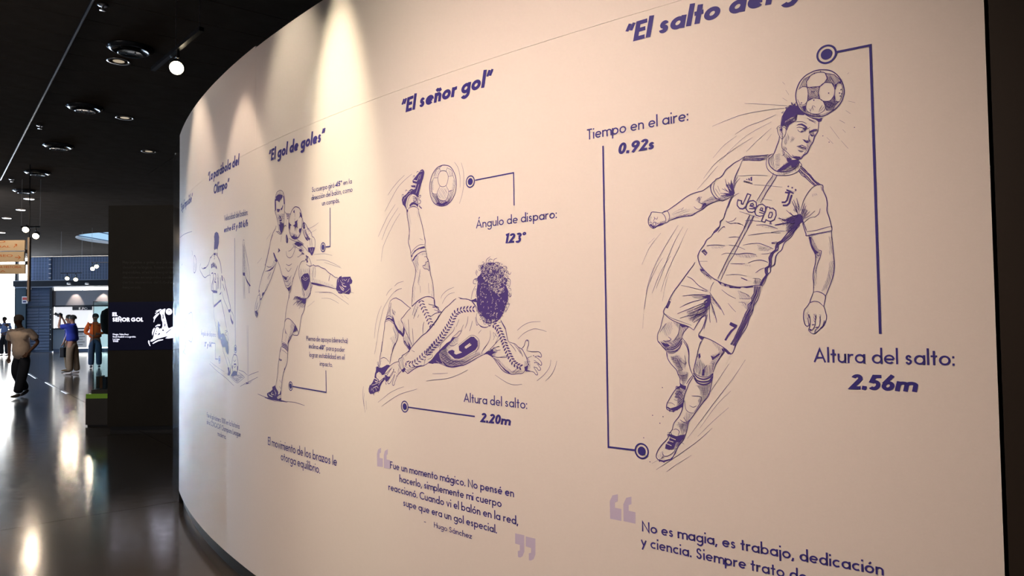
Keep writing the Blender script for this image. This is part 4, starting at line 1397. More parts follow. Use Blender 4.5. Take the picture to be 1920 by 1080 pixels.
head S 21 19706 17918 -42 140 -195 103
head S 21 19588 17968 -79 95 -153 -23
head S 21 19319 17925 -40 111 -153 47
head S 21 19205 17918 -151 -8 -74 -88
head S 21 18832 17758 -184 -38 39 -137
head S 21 18687 17555 -181 -119 -74 79
head S 21 18618 17302 -145 -89 41 -248
head S 21 18592 16690 -108 -86 -39 138
head S 22 20233 17138 161 35 -43 143 -161 -6
head S 21 19985 17675 38 117 -120 80
head S 22 20188 17454 58 118 -42 114
head S 22 20274 17082 166 -255 86 -288
head S 18 18667 16609 -69 -279 -73 -1 189 -302
head F 20567 16511 -163 25 -162 55 -37 -174 201 33
head S 29 21231 16643 -252 -64 -248 -21 -204 -77
head S 26 20487 16451 -160 -147 -156 -262
head S 21 20212 16014 43 -172 -77 -231 -275 -142 -273 0
head S 25 18979 15722 -109 -167 -108 -167
motion S 22 24541 22000 495 -238 428 -270 273 -213
motion S 22 24037 21977 481 -189 521 -286 539 -522 387 -401
motion S 22 25206 20807 488 -405 446 -485 341 -419
motion S 22 24998 20637 537 -449 385 -423 283 -439
motion S 22 24871 20381 398 -349 381 -423 277 -339 225 -346 118 -555
motion S 20 21376 22082 -209 -270 -100 -401 6 -386
motion S 19 20994 22010 -120 -359 -13 -505 112 -459 152 -309
motion S 22 25477 17157 260 -149 176 -178
motion S 22 24806 17121 375 -78 386 -222 306 -280 268 -311 183 -420 185 -476 96 -426 189 -588
motion S 22 26272 16390 228 -314 187 -424 95 -373 50 -347
motion S 22 26651 14802 72 -267 118 -323
motion S 22 24698 12895 413 -114 596 -219 438 -238 449 -243
motion S 22 23824 12848 474 -117 650 -169 591 -246 433 -214 355 -184
motion S 20 22831 13541 -436 20 -497 47
motion S 20 23227 13216 -465 73 -364 32 -497 73 -554 157 -605 237
motion S 23 27726 12723 53 -382 -45 -321 -45 -213
motion S 23 27658 12430 52 -354 -114 -530
motion S 23 27519 12090 -43 -399
motion S 22 25306 17231 -247 126 -387 60
motion S 22 25309 16974 -247 98 -266 42
motion S 20 22271 16630 -128 166 -291 160 -366 99
motion S 20 22191 16403 -169 222 -249 161 -324 60
motion S 20 18171 15345 -269 178 -351 122 -478 25
motion S 20 18141 15031 -305 221 -418 151 -272 -13 -333 -78
motion S 20 16634 14314 71 -265 237 -273 340 -242
motion S 20 16375 14283 102 -278 168 -242 251 -223
motion S 21 19305 13655 -354 -164 -366 -133 -289 -25 -320 44
""",
'volley': """
head S 38 36142 22882 -268 -70 -189 -155 -96 -238 -51 -265 -21 -228 47 -317 17 -320 77 -378 153 -276 115 -183
head S 39 36142 22882 352 -51 199 -170 105 -251 2 -330 -23 -200 -79 -207 -118 -210 -117 -210 -77 -204 -77 -269 -76 -203 -269 -122
head F 36693 22595 -356 84 -538 -104 1 -113 307 -139 116 -100 273 133 198 8
head H -128 65 14 36693 22529 -120 247 -470 84 -380 -198 -74 -203 457 -104
head F 36814 22478 -120 -15 -38 -334 2 -329 119 80
head F 35724 22533 -113 -47 -51 -265 -21 -164 97 -20 29 230
head F 36538 21901 -429 -67 78 -88 156 -64 157 67
head F 36071 21830 -192 75 -114 132 -23 -84 100 -150 114 -52
head F 36305 21498 -270 -63 -38 -134 115 29 77 90
head F 36229 21261 -346 -4 39 -93 230 -9
head F 36191 21127 -383 -40 153 -65 192 3
head F 36269 21004 -574 39 -36 -197 152 -211 153 -164 114 92 115 206
head H -128 56 14 36501 21454 -846 37 2 -452 154 -436 383 -29 191 540
head H -165 42 12 36579 21594 -1000 -47 77 -314 767 81
head S 32 36737 21809 80 42 -79 -239
ball S 40 34141 21730 -341 -102 -201 -210 -118 -292 -11 -310 69 -302 136 -235 272 -193 345 -49 350 109 248 243 142 332 -2 318 -146 302 -252 258 -282 124 -209 7
ball F 34320 20965 -139 17 -138 17 -103 52 104 -145 -34 -97 35 -122 -102 -103 206 82 104 -53 71 -181 -2 251 209 115 -175 -2 -70 72
ball F 33747 21435 -147 -110 -132 -200 67 -55 133 108 170 -107 -137 172
ball F 34958 21000 -107 -107 -178 -81 178 -14 38 -250 122 170 -2 255
ball F 33808 20540 -282 4 81 -147 135 -112 101 134
ball F 34712 20215 -212 13 -106 85 -69 -132 -310 -58 -68 -37 345 -49 279 55
ball H -139 45 13 34925 20488 -426 -134 -553 -113 -272 131 273 -286 345 -49 421 146
ball F 34421 21574 -71 24 -33 -193 174 83
ball S 27 34284 21150 36 -122
ball S 27 34282 21401 1 -188
shirt S 43 36622 20975 120 -153 283 -171 205 -213 166 -218 126 -256
shirt S 32 36664 20650 -315 -29 -385 -166
shirt S 32 36585 20643 -391 -167 -268 -24
shirt S 34 35504 21635 -147 -113 -366 -73 -215 -40
shirt F 35357 21457 -437 -64 72 -40 292 48
shirt F 35321 21357 -401 -59 145 -32 219 55
shirt F 35284 21257 -291 -47 145 -32
shirt S 41 35584 20839 -149 33 -111 -59
shirt F 35364 20368 -74 10 -73 -87 -108 -168 23 -190 124 -53 125 106 21 258
shirt W 24 35276 20265 -20 -290
shirt S 28 35964 20358 79 -317
shirt S 24 35359 21201 -72 -328
shirt S 39 33402 21056 -64 -192 -261 -149 -193 -202 -254 -177 -188 -168 -61 -157 -186 -61
shirt F 33404 20810 -165 14 -97 -164 1 -153 132 -49 131 136
shirt W 33 33286 20736 -45 -174
shirt S 52 33407 20471 -131 -228 -194 -263 -192 -138
shirt S 52 33144 20446 -193 -263 -223 -202 -157 -90
shirt S 46 33242 20424 -161 -199 -193 -200 -191 -153
shirt F 33082 20072 -289 -223 33 -27 224 110
shirt F 32952 20061 -318 -179 64 -41 255 144
shirt S 32 32195 19950 -122 -175 2 -240
shirt S 26 32634 19882 -61 -308
shirt S 26 32444 19926 -59 -367
shirt S 23 32885 20482 -191 -200
shirt F 34223 19859 -275 24 -403 -126 -264 -128 944 74 138 105
shirt S 33 34085 20004 -407 -158 -397 -156
shirt S 27 35000 20145 -498 -169 -485 -103
shirt S 44 37107 20526 289 -339 168 -353 255 -416 257 -386 175 -360 352 -320 224 -329 227 -332 92 -305
shirt S 59 37480 19994 253 -415 257 -451 217 -256
shirt F 37071 19531 -161 -44 -238 -279 -236 -179 158 -72 278 116 -120 42 199 210
shirt S 40 36594 18974 240 -314 243 -283 330 -348 335 -286 255 -224 347 -191 264 -161
shirt S 42 36436 18996 -232 -241 -152 -268 -226 -334 -224 -299 -221 -296 -291 -169 -71 -129 -34 -348
shirt H -130 59 13 37071 19531 -320 -285 -157 -272 482 -300 410 23 -574 428
shirt F 37738 18577 -581 101 -484 235 403 -272 411 -110 421 -12
shirt S 33 37992 18826 -339 -87 -332 15
shirt S 33 38165 18533 -511 40 -578 134
shirt H 147 62 13 37739 18444 -499 40 416 -444 254 11
shirt S 29 38607 17302 -351 91 -430 420
shirt F 38607 17336 -351 23 263 -161 178 -63
shirt S 28 36354 19708 79 -223
shirt F 36354 19708 -116 -42 -116 -106 155 -53 141 -39 -102 139
shirt S 27 35369 19473 -72 -229 -290 -147 -358 40 -283 263 -210 297
shirt S 27 35077 19452 -288 42 -425 188
shirt S 27 35374 18770 -365 -85 -358 74
shirt S 27 35449 18583 -365 -211 -360 171
shirt S 31 35825 18185 -447 -117 -293 50
shirt F 35825 18185 -299 -110 -294 -45 147 -121 148 38 149 103
shirt S 28 35602 17886 -369 -47 -507 294
shirt S 27 35381 17654 -292 -43 -289 179
shirt F 35235 17489 -290 54 -215 86 144 -215 144 -122 109 67
shirt F 34223 19859 -274 9 -337 -121 -66 -159 201 46 203 -15 205 109
shirt H -161 32 13 34644 19830 -695 38 -470 -224 -195 -322 264 -43 403 278 414 0
shirt H -141 63 12 35977 18193 -746 -68 -433 -83 -68 -381 360 -240 438 398
shirt F 33884 19427 -337 37 -65 -128 200 -16
shirt F 33615 19253 -199 17 -197 -106 263 49
shirt S 29 33479 19644 -328 -148 -193 -137 -128 -100
shirt S 30 34023 19064 -137 37
shirt S 27 34658 17784 -354 423 -346 417
shirt S 27 34515 18029 144 -371 216 -433
shirt S 32 32073 19775 1 -180 64 -235 188 -257 125 -37 125 114 189 226 31 94
shirt F 32828 19472 -191 0 -252 -4 -278 -36 63 -160 187 -167 94 -39 125 114 127 39 95 38
shirt W 23 32574 19422 -124 -220
shirt W 23 32324 19404 1 -181
shirt S 29 32634 19821 -60 -308
shirt S 29 32445 19866 -60 -398
shirt S 26 32891 19598 -93 -311
shorts F 33089 19124 -289 -110 97 -146 -63 -126 129 -53 31 124 162 41 -131 113
shorts W 26 33057 19061 -95 -189
shorts W 26 32928 19022 34 -211
shorts S 32 32800 19014 -158 -162 -125 -189 2 -151 253 29 256 91
shorts S 30 33219 19164 131 9 266 -12 270 -106
shorts S 30 33156 18823 329 -10 202 -111 136 -209 35 -246 -65 -251 -166 -254 -198 -254 -130 -218 -128 -309
shorts F 33292 18157 -453 8 -127 -127 -61 -275 129 -237 194 -175 194 -85 196 159 130 219 132 190 -1 154
shorts W 20 33426 17918 -327 -106 -322 108
shorts W 20 33359 18038 -195 -132 -260 50
shorts H -110 59 13 33824 18369 -270 109 -130 -314 135 -363 200 132
shorts H -110 77 12 33488 18413 -842 15 66 -360 580 89
shorts S 32 32645 18489 3 -303 -29 -424 33 -180
shorts H -119 54 13 33168 17266 -579 374 -250 -130 254 -413 384 -172
shorts S 32 32339 17540 189 -204 65 -239 191 -146 323 -83
shorts S 26 33496 17429 -64 -309 -196 -188
leg S 38 32618 18522 -230 1 -114 35 -226 -68 -279 -10 -328 -106 -375 -101 -315 -177 -310 -121 -305 -133 -250 -38
leg S 32 32618 18522 61 -274 -27 -279 -28 -195 -114 -143
leg S 38 32510 17659 -398 -71 -334 -80 -545 -47 -423 -56 -414 -81 -355 -51
leg F 32510 17687 -399 -44 -389 -56 -489 -86 -423 -96 423 47 545 42 447 58 228 36
leg S 26 32217 18500 117 -325 -54 -388
leg S 26 32104 18466 -53 -305 58 -271
leg S 37 30570 18008 105 -182 54 -157
leg S 27 29886 17804 77 -219 53 -313
leg H -109 62 11 32565 17910 -679 -85 -973 -229 -519 -100 -303 -195 719 104 968 103 675 94
leg H -109 102 9 32503 18460 -398 -22 61 -546 342 -40
boot F 29886 17739 -150 98 -197 43 1 -78 -243 15 -240 -11 -284 0 -92 -119 -92 -80 48 -126 187 -44 -69 -130 -21 -205 142 -124 285 33 240 59 147 -48 246 20 198 150 74 82 -102 153 -27 209
boot W 48 29691 17404 -145 -148 -194 -97
boot W 48 29494 17488 -144 -109 -240 -34
boot W 48 29544 17360 -241 -138
boot W 30 29787 17735 51 -155
boot W 24 29346 17716 -144 -84 -144 71
boot W 24 28964 17622 -143 97
boot W 24 29639 17676 -145 -136 -242 -35
boot W 24 29256 17066 -239 70 -190 96
boot W 24 29012 17547 -142 71
boot W 21 29492 17748 -96 -134
boot W 21 29892 17163 -247 -60
boot S 29 28822 17642 -186 -59 47 -75
shorts F 34140 17039 -373 -94 -366 -51 -329 -36 61 -208 149 -53 181 59 121 59 -122 54 244 33 185 61 250 34 -188 24
shorts S 30 34395 16846 -380 105 -372 19
shorts S 30 34267 16957 256 -108
shorts S 30 33645 16829 372 -162 126 -112
shorts S 30 33402 16767 306 -163
shorts S 29 33461 16937 -181 -32 -357 -9 -235 188 -117 107 -61 440
shorts S 33 33577 17673 -239 -486 -178 -201
shorts S 30 33278 17157 62 -195
shorts S 35 34802 17474 181 -278 184 -438 223 -505 113 -445 75 -159
shorts S 36 33042 16866 132 -363 199 -333 200 -213 136 -368 138 -432 137 -155
shorts S 40 35578 15649 -186 159 -292 47 -358 -111 -350 -187 -274 -217 -169 -184 35 -154 205 -28 347 20 69 93
shorts H 156 38 13 34382 17054 -1340 -218 133 -394 395 -55 267 127 271 129
shorts F 34323 15526 -274 -216 138 -94 208 -64 210 -65 -141 189 -71 125
shorts H -143 47 13 34814 15713 -560 -187 -272 -370 554 -162 573 -481 218 -5 -366 575
shorts S 30 34523 16838 -279 150 -477 -43
shorts S 30 34525 16557 -348 149 -610 50
shorts S 27 34041 16486 -339 180 -267 25
shorts S 27 33838 16360 -202 182
leg S 35 35578 15649 39 -255 151 -193 77 -257 77 -322 39 -64
leg F 35543 15330 -146 -221 -36 -94 110 46
leg S 41 34606 15056 214 -254 216 -161 109 -192
leg F 34676 15023 287 -255 182 -224 109 -98 -110 192 -254 257
leg H -130 95 11 35397 15078 -292 66 295 -574 222 59
leg S 28 35922 14590 -374 -55 -293 -120 -109 -92
leg S 69 35938 14510 -389 -55 -221 -89 -181 -122
leg S 62 35961 14429 -375 -54 -221 -90 -196 -120
leg S 62 35977 14349 -353 -55 -222 -89 -218 -104
leg S 34 35145 14449 2 -315
leg S 35 36000 14332 116 -228 77 -99
arm S 37 39146 17386 -181 -176 -44 -307
arm S 45 38257 17325 262 -161 223 -163 134 -99
arm S 37 39284 17185 -183 36 -136 -45 46 -237 -44 -206 137 -202 230 -202 185 -15
arm S 38 39284 17185 233 -269 141 -239 95 -240 48 -206 -141 -174 -186 -121 -121 85 -65 136 138 104
arm F 39754 16299 -235 32 -231 -174 139 -170 187 35
arm W 23 39566 16160 -92 -138
arm S 34 39332 16775 140 -273 47 -136
arm H -115 93 15 39753 16403 -422 543 -183 -141 278 -475
arm F 39100 17556 -90 -140 136 -30
arm F 38921 17005 -179 30 134 -150
leg S 35 36057 14307 126 -283 128 -388 128 -425 44 -352 130 -357 130 -324
leg S 35 35171 14262 26 -377 57 -344 241 -319 243 -322 165 -355 84 -351 68 -316 19 -417
leg S 21 35976 14170 -406 -92 -318 -127
leg F 36310 13689 -372 -55 41 -71 249 7
leg W 21 36185 13641 -165 -35
leg H 129 65 12 35655 13249 -241 45 406 -537 167 -563 125 -217 -126 494
leg S 28 36234 12525 -166 -129
leg S 28 36277 12174 -207 -124
leg F 35656 13145 -162 111 162 -180
boot F 37221 12075 -349 94 -44 38 -85 -134 -85 -65 -253 -156 43 -143 -210 51 -126 217 -41 -101 1 -138 250 -54 253 -124 -84 -98 -459 106 1 -121 543 -62 781 6 449 71 137 97 0 107 -229 71 -270 74 -266 125
boot W 51 37715 11666 -135 -79 -400 -40
boot W 43 37179 11795 177 -120 -352 -8
boot W 36 36916 11920 -256 -192
boot W 77 36406 11573 -251 89
boot W 56 36365 11507 -251 72
boot W 29 36745 11827 87 -217
boot F 38362 11418 -555 26 -974 -28 -841 17 -803 -20 158 -23 810 -23 1112 -22 906 34
boot S 30 39328 11524 -682 -56 -564 -28
boot S 27 35347 11434 -623 17 -601 0 -866 -60
boot H -178 37 14 38551 11439 -835 -5 -1888 29 -639 -50 803 -49 1724 -20
motion S 19 33144 20384 -975 140 -470 126
motion S 19 32897 20127 -962 202
motion S 22 37999 20327 -647 327
motion S 22 39370 19057 -697 284
motion S 19 32181 19084 -1036 -42 -765 -136
motion S 22 31948 18782 -800 -50 -765 -186 -733 -234
motion S 18 31149 18620 -978 -224 -623 -144
motion S 18 29154 17205 -297 -117 -389 -65
motion S 18 32115 17178 -879 -27 -735 -49 -507 -172
motion S 18 31455 16847 -640 -15 -516 -105 -500 -167
motion S 18 29695 17027 -291 -190
motion S 18 29306 16938 -380 -190
motion S 21 31671 17130 -1161 -34 -875 -310 -732 -297
motion S 19 32916 16439 -756 287
""",
'corner_kick': """
head F 47902 21636 -463 54 -451 -143 -220 -297 101 -424 266 -293 150 -68 227 98 387 -69 190 115 -110 473 80 328
head U 26 71 22 47981 21684 -1066 -105 -148 -604 220 -375 991 80 81 609
head S 40 47978 20520 78 -235
head S 40 47135 20493 74 -271
head F 48216 20297 -551 -1 -77 -165 547 19
head F 47435 20278 -226 -56 -1 -198 197 54
shirt S 55 48296 20243 407 -112 419 -93 257 -187 261 -188 447 -138 556 -91 778 3 406 109
shirt F 49123 20100 -420 31 166 -90 253 -23
shirt F 51124 19504 -854 -9 -273 66 458 -159 767 2
shirt S 47 52142 19865 318 -238 -110 -265 -526 -242 -605 -243 -579 -104 -736 80 -615 31
shirt S 41 49290 19273 -1 -327 -256 -136
shirt S 87 47208 20044 -516 -331 -287 -292 -142 -320 -113 -278
shirt S 60 46192 18709 -209 -243 -138 -160
shirt F 46192 18709 -209 -49 -69 -351 208 86
shirt S 68 45914 18154 -273 -280 -202 -198
shirt H -168 36 21 48868 19614 -654 80 -473 -111 -459 -266 75 -154 539 150 478 69 409 -98
shirt F 48868 19574 -249 65 -1 -324 215 13
shirt F 48456 19669 -242 5 -1 -302 242 14
shirt F 48054 19603 -189 -92 31 -198 189 51
shirt F 47663 19459 -306 -138 45 -156 261 135
shirt S 45 48135 20090 -237 -17 31 -158 158 -9
shirt S 90 48782 18960 -410 -1 -129 -308 290 -350 163 -195 -34 -325 -926 -30
shirt S 89 47973 18918 -311 -56 -78 -243 309 -264 -310 -53 -77 -281 76 -275
shirt S 70 47057 18870 -75 -436 -74 -279 73 -311
shirt H -123 97 17 47161 18915 -325 -331 -74 -748 367 13 1 591
shirt S 41 49118 18855 -2 -489 -171 -575
shirt F 48420 17801 -1189 -83 -1 -150 1101 55
shirt S 90 47987 18658 346 -422 -1 -351 -262 -270
shirt S 88 47151 18619 -1 -517 245 -378
shirt S 69 46514 18588 -156 -432 77 -336
shirt H -122 94 17 46671 18596 -390 -19 30 -846 248 8
shirt S 40 48689 18251 -270 -670 -90 -572 -175 -352
shirt S 38 46127 17640 -597 -604 -576 -384 -417 -376
shirt S 76 45678 18548 -293 -306 -73 -211 -357 -428 -418 -588 -273 -333 -135 -287
shirt F 48154 16613 -86 173 -675 118 -646 159 -468 74 0 -127 627 -115 653 -160
shirt F 46748 17447 -468 198 77 -167
shirt F 44675 16442 -546 34 135 -202 273 -18
shirt S 41 44129 16395 -397 -207 -195 -243 65 -322 196 -122
shirt F 44264 16192 -268 -326 -198 -122 -131 -81 92 -182 237 141 201 244
shorts S 44 48102 16612 -1 -392 -208 -435 -338 -431 -331 -470 -323 -378
shorts S 68 46279 17053 -304 -386 -373 -507 -291 -500 -286 -371
shorts F 47064 15785 -320 -255 -235 -84 156 -171 -235 -294 -154 -293 154 -214 471 117 161 339 1 427
shorts H -124 98 17 47226 15442 -639 173 -235 -1097 390 -51 401 376
shorts S 38 45025 15248 -141 -164 354 -128 437 -215
shorts S 38 45382 14829 -428 -34 -280 -323 -69 -408
shorts F 46430 14516 -607 139 -441 -199 -287 -324 287 -91 589 -18 304 244
leg F 46586 14799 -763 138 -441 -160 -287 -243 -351 -156 -42 -204 -97 -202 0 -287 138 -107 281 92 214 199 144 286 292 200 298 202
leg U 14 68 21 46276 14762 -1038 18 -564 -565 0 -573 564 145
leg S 42 45383 15109 -499 -35 -210 -244 -69 -285 139 -249
leg S 47 46353 14718 -306 -498 -225 -412 -441 -358 -428 -394 -279 -273 -69 -282
leg S 42 44813 13432 -413 -309 -203 -316 67 -368
leg H -123 113 17 46276 14593 -454 -74 -222 -745 222 76
leg F 44813 12776 -345 17 -68 -281 -203 336 0 -406 203 -174 413 16 -139 213
ball S 57 43410 13648 -441 -63 -223 -308 -48 -353 148 -285 501 -148 387 139 197 312 -132 369 -195 250 -194 87
ball F 43475 13085 -381 18 -62 -85 507 -25
ball F 43865 12986 -131 -74 0 -202 131 74
ball F 43799 12546 -452 105 -501 -52 62 -201 440 -66 451 53
ball F 42845 12995 -147 -71 86 -242 123 33
ball S 37 43604 13320 -257 -109 -253 130
ball S 37 43604 12958 -257 -107 -315 135
motion F 43865 12462 -770 -36 509 -150 526 8
motion H -177 30 16 44400 12309 -796 47 -1483 127 -581 -121 1306 -396 1019 173
motion H -177 50 15 45526 12407 -852 8 139 -172 -549 -7 -399 -97 535 48
motion S 35 49126 12945 -1743 -261 -1857 -236
motion S 42 49311 12804 -1929 -377 -2146 -334 -1760 -389
motion S 39 42600 12731 -946 -66 -620 -157
motion S 32 44264 12195 -660 -159 -758 -109 -725 205 -638 215
motion S 32 42600 12574 -597 -84 -520 -143
motion S 38 40868 12479 -646 152 -1026 187
motion S 38 42300 11748 -1098 289 -1084 260 -821 200
motion H -177 35 14 41887 11836 -908 216 -861 208 426 -217 883 -137
motion F 41258 12072 -279 -20 -219 53 110 -103 332 -22
motion S 35 41082 15465 -54 -769 -30 -1151 -19 -1416
motion S 35 40883 15466 -20 -767 -19 -1148 -8 -1413
flag S 32 41768 20585 -80 -904 43 -1099
flag S 32 41524 20495 2 -825 -98 -1172
flag S 32 41768 20585 -123 58 -121 -93
flag S 48 41768 20377 45 -1791
flag S 31 41524 20357 -397 -715 -387 -840 -189 -886
flag S 39 41428 18498 -298 -287 -388 -254 -286 -146
flag F 41428 18429 -493 -363 -441 -253 95 -64 542 326
flag S 31 41131 18143 -292 -419 -134 -342 -154 399
flag H -117 73 15 41727 20305 -303 -93 -136 -1653 443 23
flag H -116 129 12 41424 20074 -491 -990 -382 -1101 777 442
flag H -116 85 14 41131 18075 -580 -294 154 -332
flag F 41812 18655 -385 -20 1 -206 385 53
flag S 36 41731 18444 -39 -827 -80 -551
flag S 35 41488 18432 2 -822 -59 -548
distant S 50 54534 20611 -666 -387 -96 -513 605 -389 540 116 107 607 -147 420 -343 146
distant H -133 139 20 54924 20124 -1150 -160 180 -495 568 -122 397 262
distant S 41 55764 21094 -215 -234 104 -166
distant S 37 65901 22883 -4815 -83 -3049 -124 -2364 -136
distant S 41 57448 16239 -1860 -11 -21 -1974 1853 -46
distant S 39 64761 20227 -3365 217
distant S 38 58918 15979 -531 -1065 1031 -1363 1816 -479
distant H -168 119 21 61298 15982 -2994 -4 -12 -797 1721 -291
distant H -171 136 21 61951 13742 -3576 375 495 -1082 2361 -101
""",
}
TEXTS = [
('title A', 'B', 630, 13103, 24886, 7832, 24920, '“', 'El salto del g', 'ol”'),
('title B', 'B', 623, 24433, 24714, 19681, 24750, '“', 'El señor gol', '”'),
('title C', 'B', 646, 37357, 24710, 31459, 24675, '“', 'El gol de goles', '”'),
('title D', 'B', 663, 49492, 25407, 42540, 25340, '“', 'La parábola del', ''),
('title D', 'B', 648, 48221, 24315, 44929, 24217, '', 'Olimpo', '”'),
('title E', 'B', 670, 62728, 24955, 55972, 24832, '“', 'El gol imposible', '”'),
('air time', 'R', 367, 14952, 21911, 11233, 21931, '', 'Tiempo en el aire:', ''),
('air time', 'B', 375, 13767, 21226, 12435, 21214, '', '0.92s', ''),
('angle', 'R', 332, 20207, 19307, 16276, 19336, '', 'Ángulo de disparo:', ''),
('angle', 'B', 360, 18740, 18609, 17952, 18599, '', '123', '°'),
('height A', 'R', 398, 7707, 14505, 4338, 14510, '', 'Altura del salto:', ''),
('height A', 'B', 411, 6823, 13800, 5260, 13802, '', '2.56m', ''),
('height B', 'R', 349, 20994, 12519, 17745, 12485, '', 'Altura del salto:', ''),
('height B', 'B', 364, 20107, 11809, 18622, 11810, '', '2.20m', ''),
('turn', 'R', 261, 32383, 22262, 30145, 22206, '', 'Su cuerpo giró', ''),
('turn', 'B', 252, 30056, 22220, 29633, 22207, '', '45', '°'),
('turn', 'R', 235, 29335, 22210, 28587, 22194, '', 'en la', ''),
('turn', 'R', 253, 32448, 21858, 28536, 21791, '', 'dirección del balón, como', ''),
('turn', 'R', 246, 31353, 21456, 29680, 21428, '', 'un compás.', ''),
('support leg', 'R', 245, 33032, 14714, 29026, 14670, '', 'Pierna de apoyo (derecha)', ''),
('support leg', 'R', 243, 32765, 14334, 31813, 14319, '', 'inclina', ''),
('support leg', 'B', 237, 31695, 14312, 31280, 14300, '', '40', '°'),
('support leg', 'R', 228, 30993, 14289, 29288, 14248, '', 'para poder', ''),
('support leg', 'R', 243, 32722, 13902, 29292, 13880, '', 'lograr estabilidad en el', ''),
('support leg', 'R', 237, 31643, 13501, 30399, 13483, '', 'impacto.', ''),
('balance', 'R', 450, 37824, 8815, 30054, 8770, '', 'El movimiento de los brazos le', ''),
('balance', 'R', 433, 36096, 8221, 31663, 8168, '', 'otorga equilibrio.', ''),
('goal 1000', 'R', 331, 50044, 9077, 42443, 9164, '', 'Fue el gol número 1000 en la historia', ''),
('goal 1000', 'R', 331, 50106, 8595, 42237, 8700, '', 'de la CONCACAF Champions League', ''),
('goal 1000', 'R', 313, 47113, 8168, 45156, 8188, '', 'moderna.', ''),
('speed', 'R', 371, 45572, 22195, 40922, 22061, '', 'Velocidad del balón:', ''),
('speed', 'B', 387, 45632, 21448, 40924, 21392, '', 'entre 65 y 80 k/h', ''),
('corner angle', 'R', 309, 51988, 14697, 47547, 14661, '', 'Ángulo de disparo:', ''),
('corner angle', 'B', 352, 50853, 13907, 48582, 13926, '', '8° y 14°', ''),
('quote B', 'M', 310, 25718, 9284, 18434, 9189, '', 'Fue un momento mágico. No pensé en', ''),
('quote B', 'M', 305, 25069, 8790, 19057, 8720, '', 'hacerlo, simplemente mi cuerpo', ''),
('quote B', 'M', 311, 25854, 8322, 18249, 8209, '', 'reaccionó. Cuando vi el balón en la red,', ''),
('quote B', 'M', 303, 24816, 7817, 19303, 7708, '', 'supe que era un gol especial.', ''),
('quote B', 'R', 225, 23448, 7322, 23326, 7321, '', '-', ''),
('quote B', 'R', 222, 22825, 7285, 20642, 7243, '', 'Hugo Sánchez', ''),
('quote A', 'M', 328, 13125, 8905, 6108, 8922, '', 'No es magia, es trabajo, dedicación', ''),
('quote A', 'M', 325, 13170, 8431, 8042, 8350, '', 'y ciencia. Siempre trato de', ' superar'),
('quote A', 'M', 320, 10546, 7741, 9885, 7751, '', 'se l', 'ogra'),
]
CALLOUTS = [
('ball height', 7146, 23101, 270, 65, 6895, 23105, 6037, 23106, 6014, 15305),
('foot lift', 13078, 11478, 259, 60, 13329, 11480, 14320, 11480, 14321, 21609),
('shot angle', 20493, 21180, 247, 48, 20234, 21200, 18246, 21220, 18242, 19990),
('jump height', 24657, 12049, 254, 56, 24411, 12044, 20399, 11997),
('turn', 31271, 19377, 247, 57, 31008, 19373, 30586, 19367, 30568, 21267),
('support leg', 34853, 12277, 251, 59, 34617, 12278, 31022, 12227, 31048, 13295),
('ball speed', 43189, 13987, 262, 64, 43221, 14200, 43352, 20887),
('corner angle', 46664, 13178, 265, 61, 47031, 13197, 47709, 13185, 47753, 14222, 48716, 14226),
]
QUOTE_MARKS = [
(0, 26392, 10090, 26608, 9989, 26697, 9776, 26686, 9234, 26258, 9258, 26253, 9633, 26500, 9636, 26498, 9827, 26395, 9875),
(0, 25888, 10091, 26097, 9991, 26184, 9791, 26174, 9235, 25733, 9247, 25728, 9627, 25976, 9634, 25974, 9828, 25890, 9868),
(0, 18408, 7883, 17969, 7895, 17980, 7300, 18069, 7118, 18189, 7044, 18286, 7053, 18293, 7257, 18195, 7306, 18191, 7504, 18414, 7510),
(0, 17906, 7866, 17458, 7869, 17469, 7302, 17550, 7124, 17683, 7044, 17772, 7037, 17773, 7281, 17667, 7331, 17664, 7493, 17912, 7510),
(0, 13998, 9963, 14196, 9898, 14305, 9696, 14305, 9112, 13877, 9109, 13869, 9499, 14112, 9503, 14108, 9673, 14003, 9731),
(0, 13488, 9959, 13680, 9894, 13793, 9668, 13798, 9117, 13359, 9107, 13351, 9476, 13599, 9489, 13595, 9672, 13493, 9714),
]

